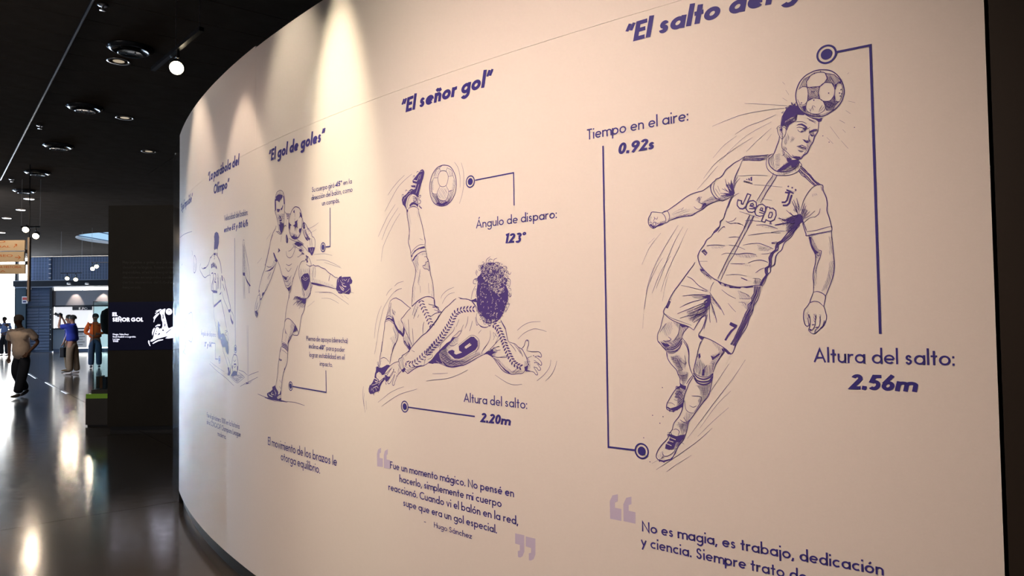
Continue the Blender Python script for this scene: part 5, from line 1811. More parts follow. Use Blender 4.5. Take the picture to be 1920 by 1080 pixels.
def catmull(P, k=5):
    if len(P) < 3:
        return [tuple(p) for p in P]
    closed = (abs(P[0][0] - P[-1][0]) < 1e-4 and abs(P[0][1] - P[-1][1]) < 1e-4)
    Q = ([P[-2]] if closed else [(2 * P[0][0] - P[1][0], 2 * P[0][1] - P[1][1])]) + list(P) + ([P[1]] if closed else [(2 * P[-1][0] - P[-2][0], 2 * P[-1][1] - P[-2][1])])
    out = []
    for i in range(1, len(Q) - 2):
        a, b, c, d = Q[i - 1:i + 3]
        for j in range(k):
            t = j / k
            out.append(tuple(0.5 * (2 * b[n] + (c[n] - a[n]) * t + (2 * a[n] - 5 * b[n] + 4 * c[n] - d[n]) * t * t + (3 * b[n] - a[n] - 3 * c[n] + d[n]) * t ** 3) for n in (0, 1)))
    out.append(tuple(P[-1]))
    return out
def ribbon(P, w, taper=False):
    """outline of a pen stroke: left and right rails with mitred joints"""
    Q = [P[0]]
    for q in P[1:]:
        if math.hypot(q[0] - Q[-1][0], q[1] - Q[-1][1]) > 1e-5:
            Q.append(q)
    n = len(Q)
    if n < 2:
        return [], []
    closed = n > 3 and math.hypot(Q[0][0] - Q[-1][0], Q[0][1] - Q[-1][1]) < 2e-4
    A, B = [], []
    for i in range(n):
        p = Q[i]
        if closed and i in (0, n - 1):
            d0 = (Q[-1][0] - Q[-2][0], Q[-1][1] - Q[-2][1])
            d1 = (Q[1][0] - Q[0][0], Q[1][1] - Q[0][1])
        else:
            d0 = (p[0] - Q[i - 1][0], p[1] - Q[i - 1][1]) if i else (Q[1][0] - p[0], Q[1][1] - p[1])
            d1 = (Q[i + 1][0] - p[0], Q[i + 1][1] - p[1]) if i < n - 1 else d0
        l0, l1 = math.hypot(*d0), math.hypot(*d1)
        n0, n1 = (-d0[1] / l0, d0[0] / l0), (-d1[1] / l1, d1[0] / l1)
        mx, my = n0[0] + n1[0], n0[1] + n1[1]
        ml = math.hypot(mx, my)
        if ml < 0.35:
            mx, my, k = n0[0], n0[1], 1.0
        else:
            mx, my = mx / ml, my / ml
            k = min(1.0 / max(0.3, mx * n0[0] + my * n0[1]), 2.2)
        hw = w / 2 * k
        if taper and not closed:
            hw *= 0.45 + 0.55 * math.sin(PI * (0.06 + 0.88 * i / (n - 1))) ** 0.6
        A.append((p[0] + mx * hw, p[1] + my * hw))
        B.append((p[0] - mx * hw, p[1] - my * hw))
    return A, B
def add_ribbon(mb, P, w, place, mi=0, taper=False):
    A, B = ribbon(P, w, taper)
    n = len(A)
    if n < 2:
        return
    mb.add([place(*a) for a in A] + [place(*b) for b in B], [(i, i + 1, n + i + 1, n + i) for i in range(n - 1)], mi)
def add_fill(mb, P, place, mi=0):
    if P[0] == P[-1]:
        P = P[:-1]
    tris = tessellate_polygon([[Vector((a, b, 0)) for a, b in P]])
    mb.add([place(a, b) for a, b in P], [tuple(t) for t in tris], mi)
def inside(x, y, P):
    c = False
    for i in range(len(P)):
        (xa, ya), (xb, yb) = P[i - 1], P[i]
        if (ya > y) != (yb > y) and x < (xb - xa) * (y - ya) / (yb - ya) + xa:
            c = not c
    return c
def hatch(mb, P, ang, sp, w, place, mi=0, rnd=random):
    a = math.radians(ang)
    c, s = math.cos(a), math.sin(a)
    Q = [(x * c + y * s, -x * s + y * c) for x, y in P]
    y0, y1 = min(q[1] for q in Q), max(q[1] for q in Q)
    y = y0 + sp * 0.5
    while y < y1:
        yy = y + rnd.uniform(-0.3, 0.3) * sp
        xs = []
        for i in range(len(Q)):
            (xa, ya), (xb, yb) = Q[i - 1], Q[i]
            if (ya > yy) != (yb > yy):
                xs.append((xb - xa) * (yy - ya) / (yb - ya) + xa)
        xs.sort()
        for xa, xb in zip(xs[::2], xs[1::2]):
            L = xb - xa
            xa += rnd.uniform(-0.06, 0.10) * L
            xb -= rnd.uniform(-0.06, 0.10) * L
            if xb - xa < w:
                continue
            dy = rnd.uniform(-0.05, 0.05) * L
            pts_ = [(xa, yy), ((xa + xb) / 2, yy + dy), (xb, yy)]
            add_ribbon(mb, [(u * c - v * s, u * s + v * c) for u, v in pts_], w * rnd.uniform(0.7, 1.2), place, mi, True)
        y += sp
def on_wall(e):
    return lambda s, z: wall_pt(s, z, e)
FIG_NAMES = {'leaping_header': 'drawing of a leaping footballer heading a ball, number 7 on his shorts',
             'overhead_kick': 'drawing of a curly haired footballer in an overhead kick, number 9 on his back',
             'volley': 'drawing of a footballer volleying with his raised leg',
             'corner_kick': 'drawing of a footballer seen from behind at the corner flag, number 23'}
PARTNAMES = {'ball': 'drawn_ball', 'head': 'drawn_head', 'shirt': 'drawn_shirt', 'arm': 'drawn_arms', 'shorts': 'drawn_shorts', 'leg': 'drawn_legs', 'boot': 'drawn_boots', 'motion': 'motion_lines', 'flag': 'drawn_corner_flag', 'distant': 'drawn_half_figure'}
rnd = random.Random(7)
for fig, txt in ART.items():
    parts = {}
    for ln in txt.strip().split('\n'):
        t = ln.split()
        pn, c = t[0], t[1]
        nums = [int(a) / 10000 for a in t[2:]]
        raw = t[2:]
        k = {'S': 1, 'L': 1, 'W': 1, 'F': 0, 'D': 1, 'H': 3, 'U': 3, 'X': 3}[c]
        co = nums[k:]
        P = []
        x, y = 0.0, 0.0
        for i in range(0, len(co) - 1, 2):
            x, y = x + co[i], y + co[i + 1]
            P.append((x, y))
        mb = parts.setdefault(pn, MB())
        if pn == 'motion' and c == 'S':
            nums[0] *= 0.72
        if c == 'S':
            add_ribbon(mb, catmull(P), nums[0], on_wall(0.0010), 0, True)
        elif c == 'L':
            add_ribbon(mb, P, nums[0], on_wall(0.0010), 0)
        elif c == 'W':
            add_ribbon(mb, catmull(P), nums[0], on_wall(0.0016), 1)
        elif c == 'F':
            add_fill(mb, P, on_wall(0.0008), 0)
        elif c == 'D':
            for q in P:
                pts_ = [(q[0] + nums[0] * math.cos(2 * PI * j / 8), q[1] + nums[0] * math.sin(2 * PI * j / 8)) for j in range(8)]
                mb.poly([wall_pt(a, b, 0.0011) for a, b in pts_])
        elif c == 'H':
            hatch(mb, P, int(raw[0]), nums[1], nums[2], on_wall(0.0006), 0, rnd)
        elif c in 'UX':
            cnt, r, w = int(raw[0]), nums[1], nums[2]
            x0, x1 = min(q[0] for q in P), max(q[0] for q in P)
            y0, y1 = min(q[1] for q in P), max(q[1] for q in P)
            k = 0
            while k < cnt:
                qx, qy = rnd.uniform(x0, x1), rnd.uniform(y0, y1)
                if not inside(qx, qy, P):
                    continue
                k += 1
                a0, rr, span = rnd.uniform(0, 2 * PI), r * rnd.uniform(0.5, 1.1), rnd.uniform(2.0, 4.6)
                arc = [(qx + rr * math.cos(a0 + span * j / 7), qy + rr * 0.9 * math.sin(a0 + span * j / 7)) for j in range(8)]
                add_ribbon(mb, arc, w, on_wall(0.0014 if c == 'X' else 0.0009), 1 if c == 'X' else 0, True)
    root = None
    main = 'shirt' if 'shirt' in parts else 'ball'
    root = part(parts.pop(main), 'printed_footballer', [INKL, PAPER], PW, label=FIG_NAMES[fig])
    for pn, mb in parts.items():
        o = part(mb, PARTNAMES[pn], [INKL, PAPER], PW)
        o.parent = root
        o.location = (0, 0, 0)

# a geometric sans drawn with strokes: cap height 1
XH, ASC, DSC = 0.63, 1.08, -0.33
def arc(cx, cy, rx, ry, a0, a1, n=18):
    return [(cx + rx * math.cos(math.radians(a0 + (a1 - a0) * i / n)), cy + ry * math.sin(math.radians(a0 + (a1 - a0) * i / n))) for i in range(n + 1)]
MARKS = {'á': ('a', '´'), 'é': ('e', '´'), 'í': ('ı', '´'), 'ó': ('o', '´'), 'ú': ('u', '´'), 'ñ': ('n', '~'), 'Á': ('A', '´'), 'Ñ': ('N', '~')}
def glyph(ch, w):
    h, r = w / 2, XH / 2
    if ch in MARKS:
        b, mk = MARKS[ch]
        adv, st = glyph(b, w)
        cx, base = adv / 2, (XH if b.islower() or b == 'ı' else 1.0)
        if mk == '´':
            st = st + [[(cx - 0.02, base + 0.10), (cx + 0.12, base + 0.28)]]
        else:
            st = st + [[(cx - .17, base + .12), (cx - .09, base + .19), (cx + .06, base + .13), (cx + .17, base + .2)]]
        return adv, st
    bowl = arc(r, r, r - h, r - h, 0, 360, 26)
    W2 = 2 * r
    s = []
    if ch == ' ': return 0.22, []
    if ch == 'o': return W2, [bowl]
    if ch == 'a': return W2, [bowl, [(W2 - h, 0), (W2 - h, XH)]]
    if ch == 'b': return W2, [bowl, [(h, 0), (h, ASC)]]
    if ch == 'd': return W2, [bowl, [(W2 - h, 0), (W2 - h, ASC)]]
    if ch == 'p': return W2, [bowl, [(h, DSC), (h, XH)]]
    if ch == 'q': return W2, [bowl, [(W2 - h, DSC), (W2 - h, XH)]]
    if ch == 'g': return W2, [bowl, [(W2 - h, XH), (W2 - h, 0.0)] + arc(r, -0.02, r - h, -DSC - h, 0, -150, 12)]
    if ch == 'c': return .54, [arc(r, r, r - h, r - h, 48, 312, 20)]
    if ch == 'e': return W2 * .97, [[(h, r), (W2 - h, r)] , arc(r, r, r - h, r - h, 0, 318, 22)]
    if ch in 'nhmru':
        if ch == 'u': return .53, [[(h, XH), (h, .26)] + arc(.265, .26, .265 - h, .26 - h, 180, 360, 12) + [(.53 - h, XH)], [(.53 - h, XH), (.53 - h, 0)]]
        if ch == 'r': return .36, [[(h, 0), (h, XH)], arc(.30, XH - .24, .30 - h, .24 - h, 180, 75, 8)]
        if ch == 'm': return .86, [[(h, 0), (h, XH)], arc(.235 + h / 2, XH - .22, .235 - h / 2, .22 - h, 180, 0, 12) + [(.47, 0)], arc(.665, XH - .22, .195, .22 - h, 180, 0, 12) + [(.86, 0)]]
        return .53, [[(h, 0), (h, ASC if ch == 'h' else XH)], arc(.265, XH - .26, .265 - h, .26 - h, 180, 0, 14) + [(.53 - h, 0)]]
    if ch in 'iılj':
        if ch == 'l': return w, [[(h, 0), (h, ASC)]]
        st = [[(h, DSC if ch == 'j' else 0), (h, XH)]]
        if ch != 'ı':
            st.append([(h, .84), (h, .84 + w * 1.15)])
        return w, st
    if ch == 'k': return .50, [[(h, 0), (h, ASC)], [(h, .22), (.42, XH)], [(.2, .37), (.47, 0)]]
    if ch == 't': return .36, [[(.18, 0), (.18, .92)], [(0, XH - h), (.36, XH - h)]]
    if ch == 'f': return .36, [[(.15, 0), (.15, .85)] + arc(.33, .85, .18, .2 - h / 2, 180, 90, 8), [(0, XH - h), (.34, XH - h)]]
    if ch == 'v': return .55, [[(.05, XH), (.275, h * .8), (.50, XH)]]
    if ch == 'y': return .55, [[(.05, XH), (.29, .06)], [(.51, XH), (.12, DSC)]]
    if ch == 'z': return .46, [[(.02, XH - h), (.42, XH - h), (.05, h), (.46, h)]]
    if ch == 'x': return .5, [[(.04, 0), (.46, XH)], [(.04, XH), (.46, 0)]]
    if ch in 'sS':
        H_, W_ = (XH, .42) if ch == 's' else (1.0, .56)
        q = [(.88, .80), (.72, .93), (.5, 1), (.22, .93), (.12, .74), (.26, .58), (.5, .5), (.76, .42), (.90, .25), (.78, .07), (.5, 0), (.2, .06), (.06, .22)]
        return W_, [catmull([(a * (W_ - w) + h, b * (H_ - w) + h) for a, b in q], 3)]
    if ch == 'A': return .78, [[(.04, 0), (.39, 1 - h), (.74, 0)], [(.17, .32), (.61, .32)]]
    if ch == 'E': return .50, [[(.5, 1 - h), (h, 1 - h), (h, h), (.5, h)], [(h, .52), (.47, .52)]]
    if ch == 'F': return .48, [[(.48, 1 - h), (h, 1 - h), (h, 0)], [(h, .52), (.45, .52)]]
    if ch == 'L': return .46, [[(h, 1), (h, h), (.46, h)]]
    if ch == 'H': return .68, [[(h, 0), (h, 1)], [(.68 - h, 0), (.68 - h, 1)], [(h, .52), (.68 - h, .52)]]
    if ch == 'I': return w, [[(h, 0), (h, 1)]]
    if ch == 'T': return .52, [[(0, 1 - h), (.52, 1 - h)], [(.26, 0), (.26, 1 - h)]]
    if ch == 'N': return .74, [[(h, 0), (h, .97), (.74 - h, .03), (.74 - h, 1)]]
    if ch == 'M': return .90, [[(h, 0), (.18, .95), (.45, .12), (.72, .95), (.90 - h, 0)]]
    if ch == 'V': return .70, [[(.04, 1), (.35, h), (.66, 1)]]
    if ch == 'Z': return .58, [[(.03, 1 - h), (.53, 1 - h), (.05, h), (.58, h)]]
    if ch == 'O': return 1.0, [arc(.5, .5, .5 - h, .5 - h, 0, 360, 30)]
    if ch == 'Q': return 1.0, [arc(.5, .5, .5 - h, .5 - h, 0, 360, 30), [(.6, .3), (.95, 0)]]
    if ch == 'C': return .82, [arc(.5, .5, .5 - h, .5 - h, 45, 315, 24)]
    if ch == 'G': return .96, [arc(.5, .5, .5 - h, .5 - h, 42, 352, 26), [(.96 - h, .46), (.52, .46)]]
    if ch == 'D': return .74, [[(h, h), (.26, h)] + arc(.26, .5, .48 - h, .5 - h, -90, 90, 16) + [(h, 1 - h), (h, h)]]
    if ch == 'B': return .58, [[(h, .54), (.3, .54)] + arc(.3, .77 - h / 2, .24 - h / 2, .23 - h / 2, -90, 90, 10) + [(h, 1 - h), (h, h), (.32, h)] + arc(.32, .27 + h / 2, .26 - h, .27 - h / 2, -90, 90, 10)]
    if ch in 'PR':
        st = [[(h, 0), (h, 1 - h), (.28, 1 - h)] + arc(.28, .75 - h / 2, .27 - h, .25 - h / 2, 90, -90, 12) + [(h, .5)]]
        if ch == 'R': st.append([(.3, .5), (.55, 0)])
        return .57, st
    if ch == 'U': return .66, [[(h, 1), (h, .33)] + arc(.33, .33, .33 - h, .33 - h, 180, 360, 14) + [(.66 - h, 1)]]
    if ch == 'J': return .36, [[(.36 - h, 1), (.36 - h, .2)] + arc(.16, .2, .2 - h, .2 - h, 0, -120, 8)]
    if ch == 'K': return .62, [[(h, 0), (h, 1)], [(h, .4), (.58, 1)], [(.2, .52), (.6, 0)]]
    if ch == 'W': return 1.0, [[(.03, 1), (.26, h), (.5, .92), (.74, h), (.97, 1)]]
    if ch == 'Y': return .62, [[(.03, 1), (.31, .48), (.59, 1)], [(.31, .48), (.31, 0)]]
    if ch == '0': return .56, [arc(.28, .5, .28 - h, .5 - h, 0, 360, 26)]
    if ch == '1': return .30, [[(0, .86), (.3 - h, .93), (.3 - h, 0)]]
    if ch == '2': return .54, [arc(.27, .72, .27 - h, .28 - h, 170, -30, 14) + [(h * .9 + .03, h), (.54, h)]]
    if ch == '3': return .54, [arc(.26, .75, .23 - h * .6, .25 - h, 150, -90, 12), arc(.27, .27, .27 - h, .27 - h * .6, 90, -150, 14)]
    if ch == '4': return .60, [[(.44, 0), (.44, .92), (.03, .26), (.6, .26)]]
    if ch == '5': return .54, [[(.5, 1 - h), (.17, 1 - h), (.1, .56)] + arc(.25, .33, .29 - h, .33 - h, 112, -140, 16)]
    if ch == '6': return .58, [arc(.29, .31, .29 - h, .31 - h, 0, 360, 24), [(.08, .42), (.40, 1)]]
    if ch == '7': return .54, [[(0, 1 - h), (.47, 1 - h), (.16, 0)]]
    if ch == '8': return .54, [arc(.27, .77, .21 - h * .5, .23 - h, 0, 360, 20), arc(.27, .29, .27 - h, .29 - h, 0, 360, 22)]
    if ch == '9': return .58, [arc(.29, .69, .29 - h, .31 - h, 0, 360, 24), [(.50, .58), (.18, 0)]]
    d = w * 0.62
    if ch == '.': return w * 1.1, [[(h, -0.01), (h, w * 1.15)]]
    if ch == ',': return w * 1.3, [[(h * 1.6, w), (h * .2, -.16)]]
    if ch == ':': return w * 1.1, [[(h, 0), (h, w * 1.15)], [(h, .46), (h, .46 + w * 1.15)]]
    if ch == '-': return .26, [[(0, .33), (.26, .33)]]
    if ch == '/': return .40, [[(0, -.08), (.38, 1.05)]]
    if ch == '(': return .2, [arc(.36, .42, .3, .66, 125, 235, 8)]
    if ch == ')': return .2, [arc(-.16, .42, .3, .66, 55, -55, 8)]
    if ch == '°': return .30, [arc(.15, .85, .13 - h * .25, .13 - h * .25, 0, 360, 14)]
    if ch in '“”': return .36, [[(.04, .62), (.14, .98)], [(.22, .62), (.32, .98)]]
    return .4, [[(0, 0), (.4, 0)]]
def thin(ch):
    return 0.62 if ch == '°' else (0.7 if ch in '“”' else 1.0)
STY = {'R': (0.122, 0.088, 0.0), 'M': (0.14, 0.084, 0.0), 'B': (0.212, 0.055, 0.17)}
def measure(txt, style):
    w, sp, _ = STY[style]
    return sum(glyph(c, w)[0] + sp for c in txt)
def lay(mb, txt, style, x, f, mi=0):
    """f maps (along, up) in cap heights to a point; returns the pen position"""
    w, sp, sl = STY[style]
    for c in txt:
        adv, st = glyph(c, w)
        for s in st:
            add_ribbon(mb, [(x + a + sl * b, b) for a, b in s], w * thin(c), f, mi)
        x += adv + sp
    return x
texts = {}
TKIND = {'title': 'printed_title', 'quote': 'printed_quote'}
for g_, style, cap, s0, z0, s1, z1, pre, fit_, post_ in TEXTS:
    cap, s0, z0, s1, z1 = [q / 10000 for q in (cap, s0, z0, s1, z1)]
    mb = texts.setdefault(g_, MB())
    W_ = measure(fit_, style) - STY[style][1]
    dx, dz = (s1 - s0) / W_, (z1 - z0) / W_
    f = lambda a, b, dx=dx, dz=dz, s0=s0, z0=z0, cap=cap: wall_pt(s0 + a * dx, z0 + a * dz + b * cap, 0.001)
    x = lay(mb, fit_, style, 0.0, f)
    if pre:
        lay(mb, pre, style, -measure(pre, style), f)
    if post_:
        lay(mb, post_, style, x, f)
LBL = {'title A': 'violet title above the heading drawing', 'title B': 'violet title above the overhead kick', 'title C': 'violet title above the volley drawing', 'title D': 'two line title above the corner kick', 'title E': 'sharply foreshortened title near the far end'}
for g_, mb in texts.items():
    k = g_.split()[0]
    nm = TKIND.get(k, 'printed_caption')
    part(mb, nm, INK, PW, label=LBL.get(g_))
for row in CALLOUTS:
    g_, s, z, r, lw = row[0], *[q / 10000 for q in row[1:5]]
    P = [(row[i] / 10000, row[i + 1] / 10000) for i in range(5, len(row), 2)]
    mb = MB()
    Q = []
    for (xa, ya), (xb, yb) in zip(P[:-1], P[1:]):
        k = max(1, int(math.hypot(xb - xa, yb - ya) / 0.05))
        Q += [(xa + (xb - xa) * i / k, ya + (yb - ya) * i / k) for i in range(k)]
    Q.append(P[-1])
    add_ribbon(mb, Q, lw, on_wall(0.001))
    root = part(mb, 'callout_line', INK, PW)
    ring_w = r * 0.20
    mb = MB()
    add_ribbon(mb, arc(s, z, r - ring_w / 2, r - ring_w / 2, 0, 360, 40), ring_w, on_wall(0.0012))
    o = part(mb, 'callout_ring', INK, PW); o.parent = root; o.location = (0, 0, 0)
    mb = MB()
    mb.poly([wall_pt(a, b, 0.0012) for a, b in arc(s, z, r * 0.56, r * 0.56, 0, 360, 32)[:-1]])
    o = part(mb, 'callout_dot', INK, PW); o.parent = root; o.location = (0, 0, 0)
for row in QUOTE_MARKS:
    P = [(row[i] / 10000, row[i + 1] / 10000) for i in range(1, len(row), 2)]
    mb = MB()
    add_fill(mb, P, on_wall(0.0007))
    part(mb, 'quotation_mark', LILAC, PW, label='pale lilac quotation mark')
# writing on the drawn shirts
def shirt_text(txt, style, xa, ya, xb, yb, cap_px, m=INKL):
    def hit(x, y):
        d = ray(x, y)
        A = d.x * d.x + d.y * d.y
        B = d.x * CX + d.y * CY
        C_ = CX * CX + CY * CY - RAD * RAD
        t = (B - math.sqrt(B * B - A * C_)) / A
        q = EYE + d * t
        return (A0 - math.atan2(q.y - CY, q.x - CX)) * RAD, q.z, t
    a, b = hit(xa, ya), hit(xb, yb)
    W_ = measure(txt, style) - STY[style][1]
    mb = MB()
    up = cap_px * a[2] / F_PX
    lay(mb, txt, style, 0.0, lambda u, v: wall_pt(a[0] + (b[0] - a[0]) * u / W_, a[1] + (b[1] - a[1]) * u / W_ + v * up, 0.0011))
    return part(mb, 'printed_lettering', m, PW)
shirt_text('adidas', 'R', 1394, 341.5, 1411, 346, 3.2)

# ---------------------------------------------------------------- display board with the screen
YP = 10.3
bx0, bx1 = at(202.3, 600, YP).x, -4.35
bz1 = at(260, 385, YP).z
DB = thing('display_board', ((bx0 + bx1) / 2, YP + 0.1, 0), 'tall matt black display board with a glowing screen set in it', 'board')
part(MB().box(bx0, YP, 0.06, bx1, YP + 0.2, bz1), 'board_body', BLACK, DB)
part(MB().box(bx0 + 0.03, YP + 0.02, 0, bx1 - 0.02, YP + 0.18, 0.06), 'plinth', DARKMETAL, DB)
sz0, sz1 = at(260, 656, YP).z, at(260, 566, YP).z
scr = part(MB().box(bx0 + 0.02, YP - 0.02, sz0, bx1 - 0.1, YP, sz1), 'screen', SCREEN, DB, label='dark screen with white lettering and a footballer figure')
def flat(Y):
    return lambda x, y: at(x, y, Y)
def flat_text(mb, txt, style, x0, x1, y, cap, Y, mi=0):
    W_ = measure(txt, style) - STY[style][1]
    a, b = at(x0, y, Y), at(x1, y, Y)
    up = cap * Y / F_PX
    lay(mb, txt, style, 0.0, lambda u, v: a + (b - a) * (u / W_) + Vector((0, 0, v * up)), mi)
STY['X'] = (0.25, 0.05, 0.0)
mb = MB()
flat_text(mb, 'EXPO', 'M', 148, 164, 580.7, 4.2, YF - 0.123)
part(mb, 'sign_letters', WHITE, sgn)
mb = MB()
flat_text(mb, 'EL', 'X', 210.6, 220.5, 592.9, 7.3, YP - 0.022)
flat_text(mb, 'SEÑOR GOL', 'X', 210.8, 268.3, 603, 7.6, YP - 0.022)
part(mb, 'screen_title', GLOW, scr).parent = scr
mb = MB()
for tx, x1, y in (('Hugo Sánchez', 241, 628.2), ('Real Madrid vs Logroñés', 254.5, 632.8), ('La Liga', 224, 637.3), ('1988', 221.6, 641.4)):
    flat_text(mb, tx, 'M', 211.5, x1, y, 3.0, YP - 0.022)
part(mb, 'screen_caption', GLOW, scr)
mb = MB()
def T5(s): 
    q = list(map(float, s.split()))
    return [(200 + q[i] / 10.8, 560 + q[i + 1] / 10.8) for i in range(0, len(q), 2)]
for s in ("1180 200 1190 215 1172 300 1178 340 1195 400 1215 480 1240 580 1262 600 1330 570 1500 520 1520 640 1500 740 1400 790 1200 765 1020 815 960 850 920 870 885 868 893 838 935 815 950 760 960 700 990 600 1020 570 1060 590 1110 610 1130 560 1130 480 1110 430 1102 340 1075 290 1068 270 1120 225",
          "1085 208 1120 222 1040 265 985 312 980 300 1030 255 990 262 1000 245", "1045 290 1070 305 1010 370 975 420 958 480 948 470 960 420 945 390 950 375 1000 320",
          "1040 520 1090 522 1080 552 1010 555 985 580 990 550", "960 590 975 600 950 680 925 750 918 690 930 630",
          "845 845 865 850 868 900 888 960 875 958 845 905 838 870", "925 905 990 860 1060 830 1145 822 1140 840 1050 860 960 905 935 915", "1185 800 1260 760 1330 762 1420 770 1330 795 1240 808"):
    add_fill(mb, T5(s), flat(YP - 0.0222))
mb.poly([at(200 + (1262 + 64 * math.cos(t)) / 10.8, 560 + (263 + 64 * math.sin(t)) / 10.8, YP - 0.0222) for t in [2 * PI * k / 28 for k in range(28)]])
part(mb, 'screen_figure', GLOW, scr, label='white figure of a footballer in an overhead kick')
mb = MB()
for s in ("1125 315 1150 320 1155 390 1145 420 1132 400 1138 350", "1170 500 1190 510 1188 560 1165 560 1172 530", "1160 460 1172 455 1175 475 1162 480", "1000 650 1018 655 1015 672 1000 670", "990 680 1008 700 1000 735 985 720",
          "1070 690 1085 715 1025 750 1045 715", "1120 630 1150 620 1165 650 1130 655", "1255 232 1270 228 1276 245 1262 258 1252 248", "1295 250 1306 246 1308 262 1298 264", "1200 690 1300 610 1305 622 1205 705",
          "1060 590 1085 600 1080 615 1062 610"):
    add_fill(mb, T5(s), flat(YP - 0.0226))
tag(part(mb, 'figure_shading', SCREEN, scr), kind='stuff')
for i, (tx, x1) in enumerate((('Hay jugadas y goles que parecen', 330), ('desafiar la lógica. Trayectorias', 328), ('imposibles, efectos inesperados,', 334), ('decisiones en segundos cambian', 330), ('ciertos momentos del fútbol en lo', 334), ('inesperado.', 265))):
    mb = MB()
    flat_text(mb, tx, 'M', 230, x1, 494 + i * 9.4, 5.2, YP - 0.001)
    part(mb, 'board_lettering', mat('faint_grey_print', (0.075, 0.070, 0.064), 0.6), DB, label='faint grey lettering')

# ---------------------------------------------------------------- glass showcase on its plinth
YV = 10.75
vx0, vx1 = at(160.2, 780, YV).x, bx0 + 0.42
gx0 = at(171.5, 650, YV).x
vzt, vzb = at(180, 747, YV).z, at(180, 733, YV).z
V = thing('glass_showcase', ((vx0 + vx1) / 2, YV + 0.4, 0), 'glass showcase on a dark grey plinth with a green edge, half behind the display board', 'display case')
part(MB().box(vx0, YV, 0.02, vx1, YV + 0.8, vzt), 'plinth', GREYP, V)
part(MB().box(vx0 + 0.02, YV + 0.02, 0.0, vx1 - 0.02, YV + 0.78, 0.02), 'kick', DARKMETAL, V)
part(MB().box(vx0 + 0.01, YV - 0.01, vzt, vx1, YV + 0.8, at(180, 738.5, YV).z), 'green_edge', GREENEDGE, V, label='green acrylic edge')
part(MB().box(gx0 - 0.01, YV + 0.02, at(180, 738.5, YV).z, vx1, YV + 0.76, at(180, 731, YV).z), 'tray', GREYP, V)
gz0, gz1 = at(180, 730.9, YV).z, at(180, 566, YV).z
th = 0.008
for nm, b in (('glass_pane', (gx0, YV + 0.03, gz0, vx1, YV + 0.03 + th, gz1)), ('glass_pane', (gx0, YV + 0.74, gz0, vx1, YV + 0.74 + th, gz1)),
              ('glass_pane', (gx0, YV + 0.04 + th, gz0, gx0 + th, YV + 0.735, gz1)), ('glass_top', (gx0, YV + 0.03, gz1 + 0.001, vx1, YV + 0.75, gz1 + th))):
    part(MB().box(*b), nm, GLASS, V)
t = thing('display_bust', (at(204, 640, YV + .4).x, YV + 0.4, gz0 + .002), 'dark garment bust standing inside the glass showcase', 'mannequin')
c = t.location
part(MB().lathe([(.10, 0), (.10, .02), (.012, .03), (.012, .83)], c, 16), 'stand', STEEL, t, smooth=True)
part(MB().lathe([(.02, .81), (.07, .82), (.10, .88), (.12, 1.0), (.12, 1.1), (.10, 1.17), (.04, 1.21), (.001, 1.22)], c, 20), 'torso', mat('black_cloth', (.012, .015, .02), .8), t, smooth=True)
for k, (xx, wd, hh, cc, nm_, lb) in enumerate(((183.5, .055, .17, (.012, .012, .014), 'souvenir_box', 'small black box on the tray of the glass showcase'), (189.5, .045, .18, (.45, .13, .04), 'souvenir_box', 'small orange box between two dark ones in the showcase'), (195.5, .05, .16, (.03, .04, .06), 'souvenir_box', 'small navy box on the tray beside the board'))):
    b = at(xx, 722, YV + .2)
    o = MB().box(b.x - wd / 2, YV + .2, gz0 + .003, b.x + wd / 2, YV + .26, gz0 + hh)
    o = o.build(nm_, mat('box_paint_%d' % k, cc, .5), origin=(b.x, YV + .23, gz0))
    tag(o, lb, 'box')
    part(MB().box(b.x - wd / 2 - .002, YV + .198, gz0 + hh, b.x + wd / 2 + .002, YV + .262, gz0 + hh + .012), 'lid', WHITE if k == 1 else DARKMETAL, o)

# ---------------------------------------------------------------- hanging direction sign
YS = 14.0
GOLD = mat('brushed_gold_board', (0.82, 0.64, 0.46), 0.42, 0.35, noise=(2, .12))
ORANGE = mat('orange_print', (0.62, 0.16, 0.03), 0.5)
SG = thing('direction_sign', tuple(at(49, 560, YS)), 'hanging direction sign of three gold boards with orange lettering', 'sign')
xl = at(-70, 480, YS).x
def zz(y, x=20): return at(x, y, YS).z
for ya, yb, xr in ((470, 450.5, 46), (491, 472, 45), (513.5, 495.5, 47)):
    part(MB().box(xl, YS, zz(ya), at(xr, 480, YS).x, YS + 0.035, zz(yb)), 'board', GOLD, SG)
px = at(53, 500, YS).x
pole = part(MB().box(px - .02, YS + .0, zz(565, 50), px + .02, YS + .05, zz(445, 50)), 'post', mat('bronze_post', (.52, .42, .36), .4, .4), SG)
part(MB().box(px - .006, YS + .018, zz(445, 50), px + .006, YS + .03, ZC - .016), 'rod', DARKMETAL, SG)
for y in (472, 493.5):
    part(MB().box(at(47.5, 480, YS).x, YS - .01, zz(y + 3.2), px - .02, YS + .04, zz(y - 3.6)), 'bracket', DARKMETAL, pole)
for tx, x0_, x1_, y, cp in (('ESTADIO', -60, 10, 455, 4), ('GENERAL', -40, 19, 464, 3.6), ('AL MUSEO', -40, 23.5, 481.5, 4.2), ('DE LA HISTORIA', -15, 40, 502.6, 4.2), ('SALA', -25, 10, 509.8, 3.2)):
    mb = MB()
    flat_text(mb, tx, 'M', x0_, x1_, y, cp, YS - 0.002)
    part(mb, 'lettering', ORANGE, SG)
for P in ([(28, 482.5), (38, 482.5)], [(34, 479), (38.4, 482.5), (34, 486)], [(26, 464), (31.5, 458)], [(27.5, 458), (31.5, 458), (31.5, 462)]):
    mb = MB()
    add_ribbon(mb, [(at(x, y, YS).x, at(x, y, YS).z) for x, y in P], 0.012, lambda a, b: Vector((a, YS - 0.0022, b)))
    part(mb, 'arrow_stroke', ORANGE, SG)
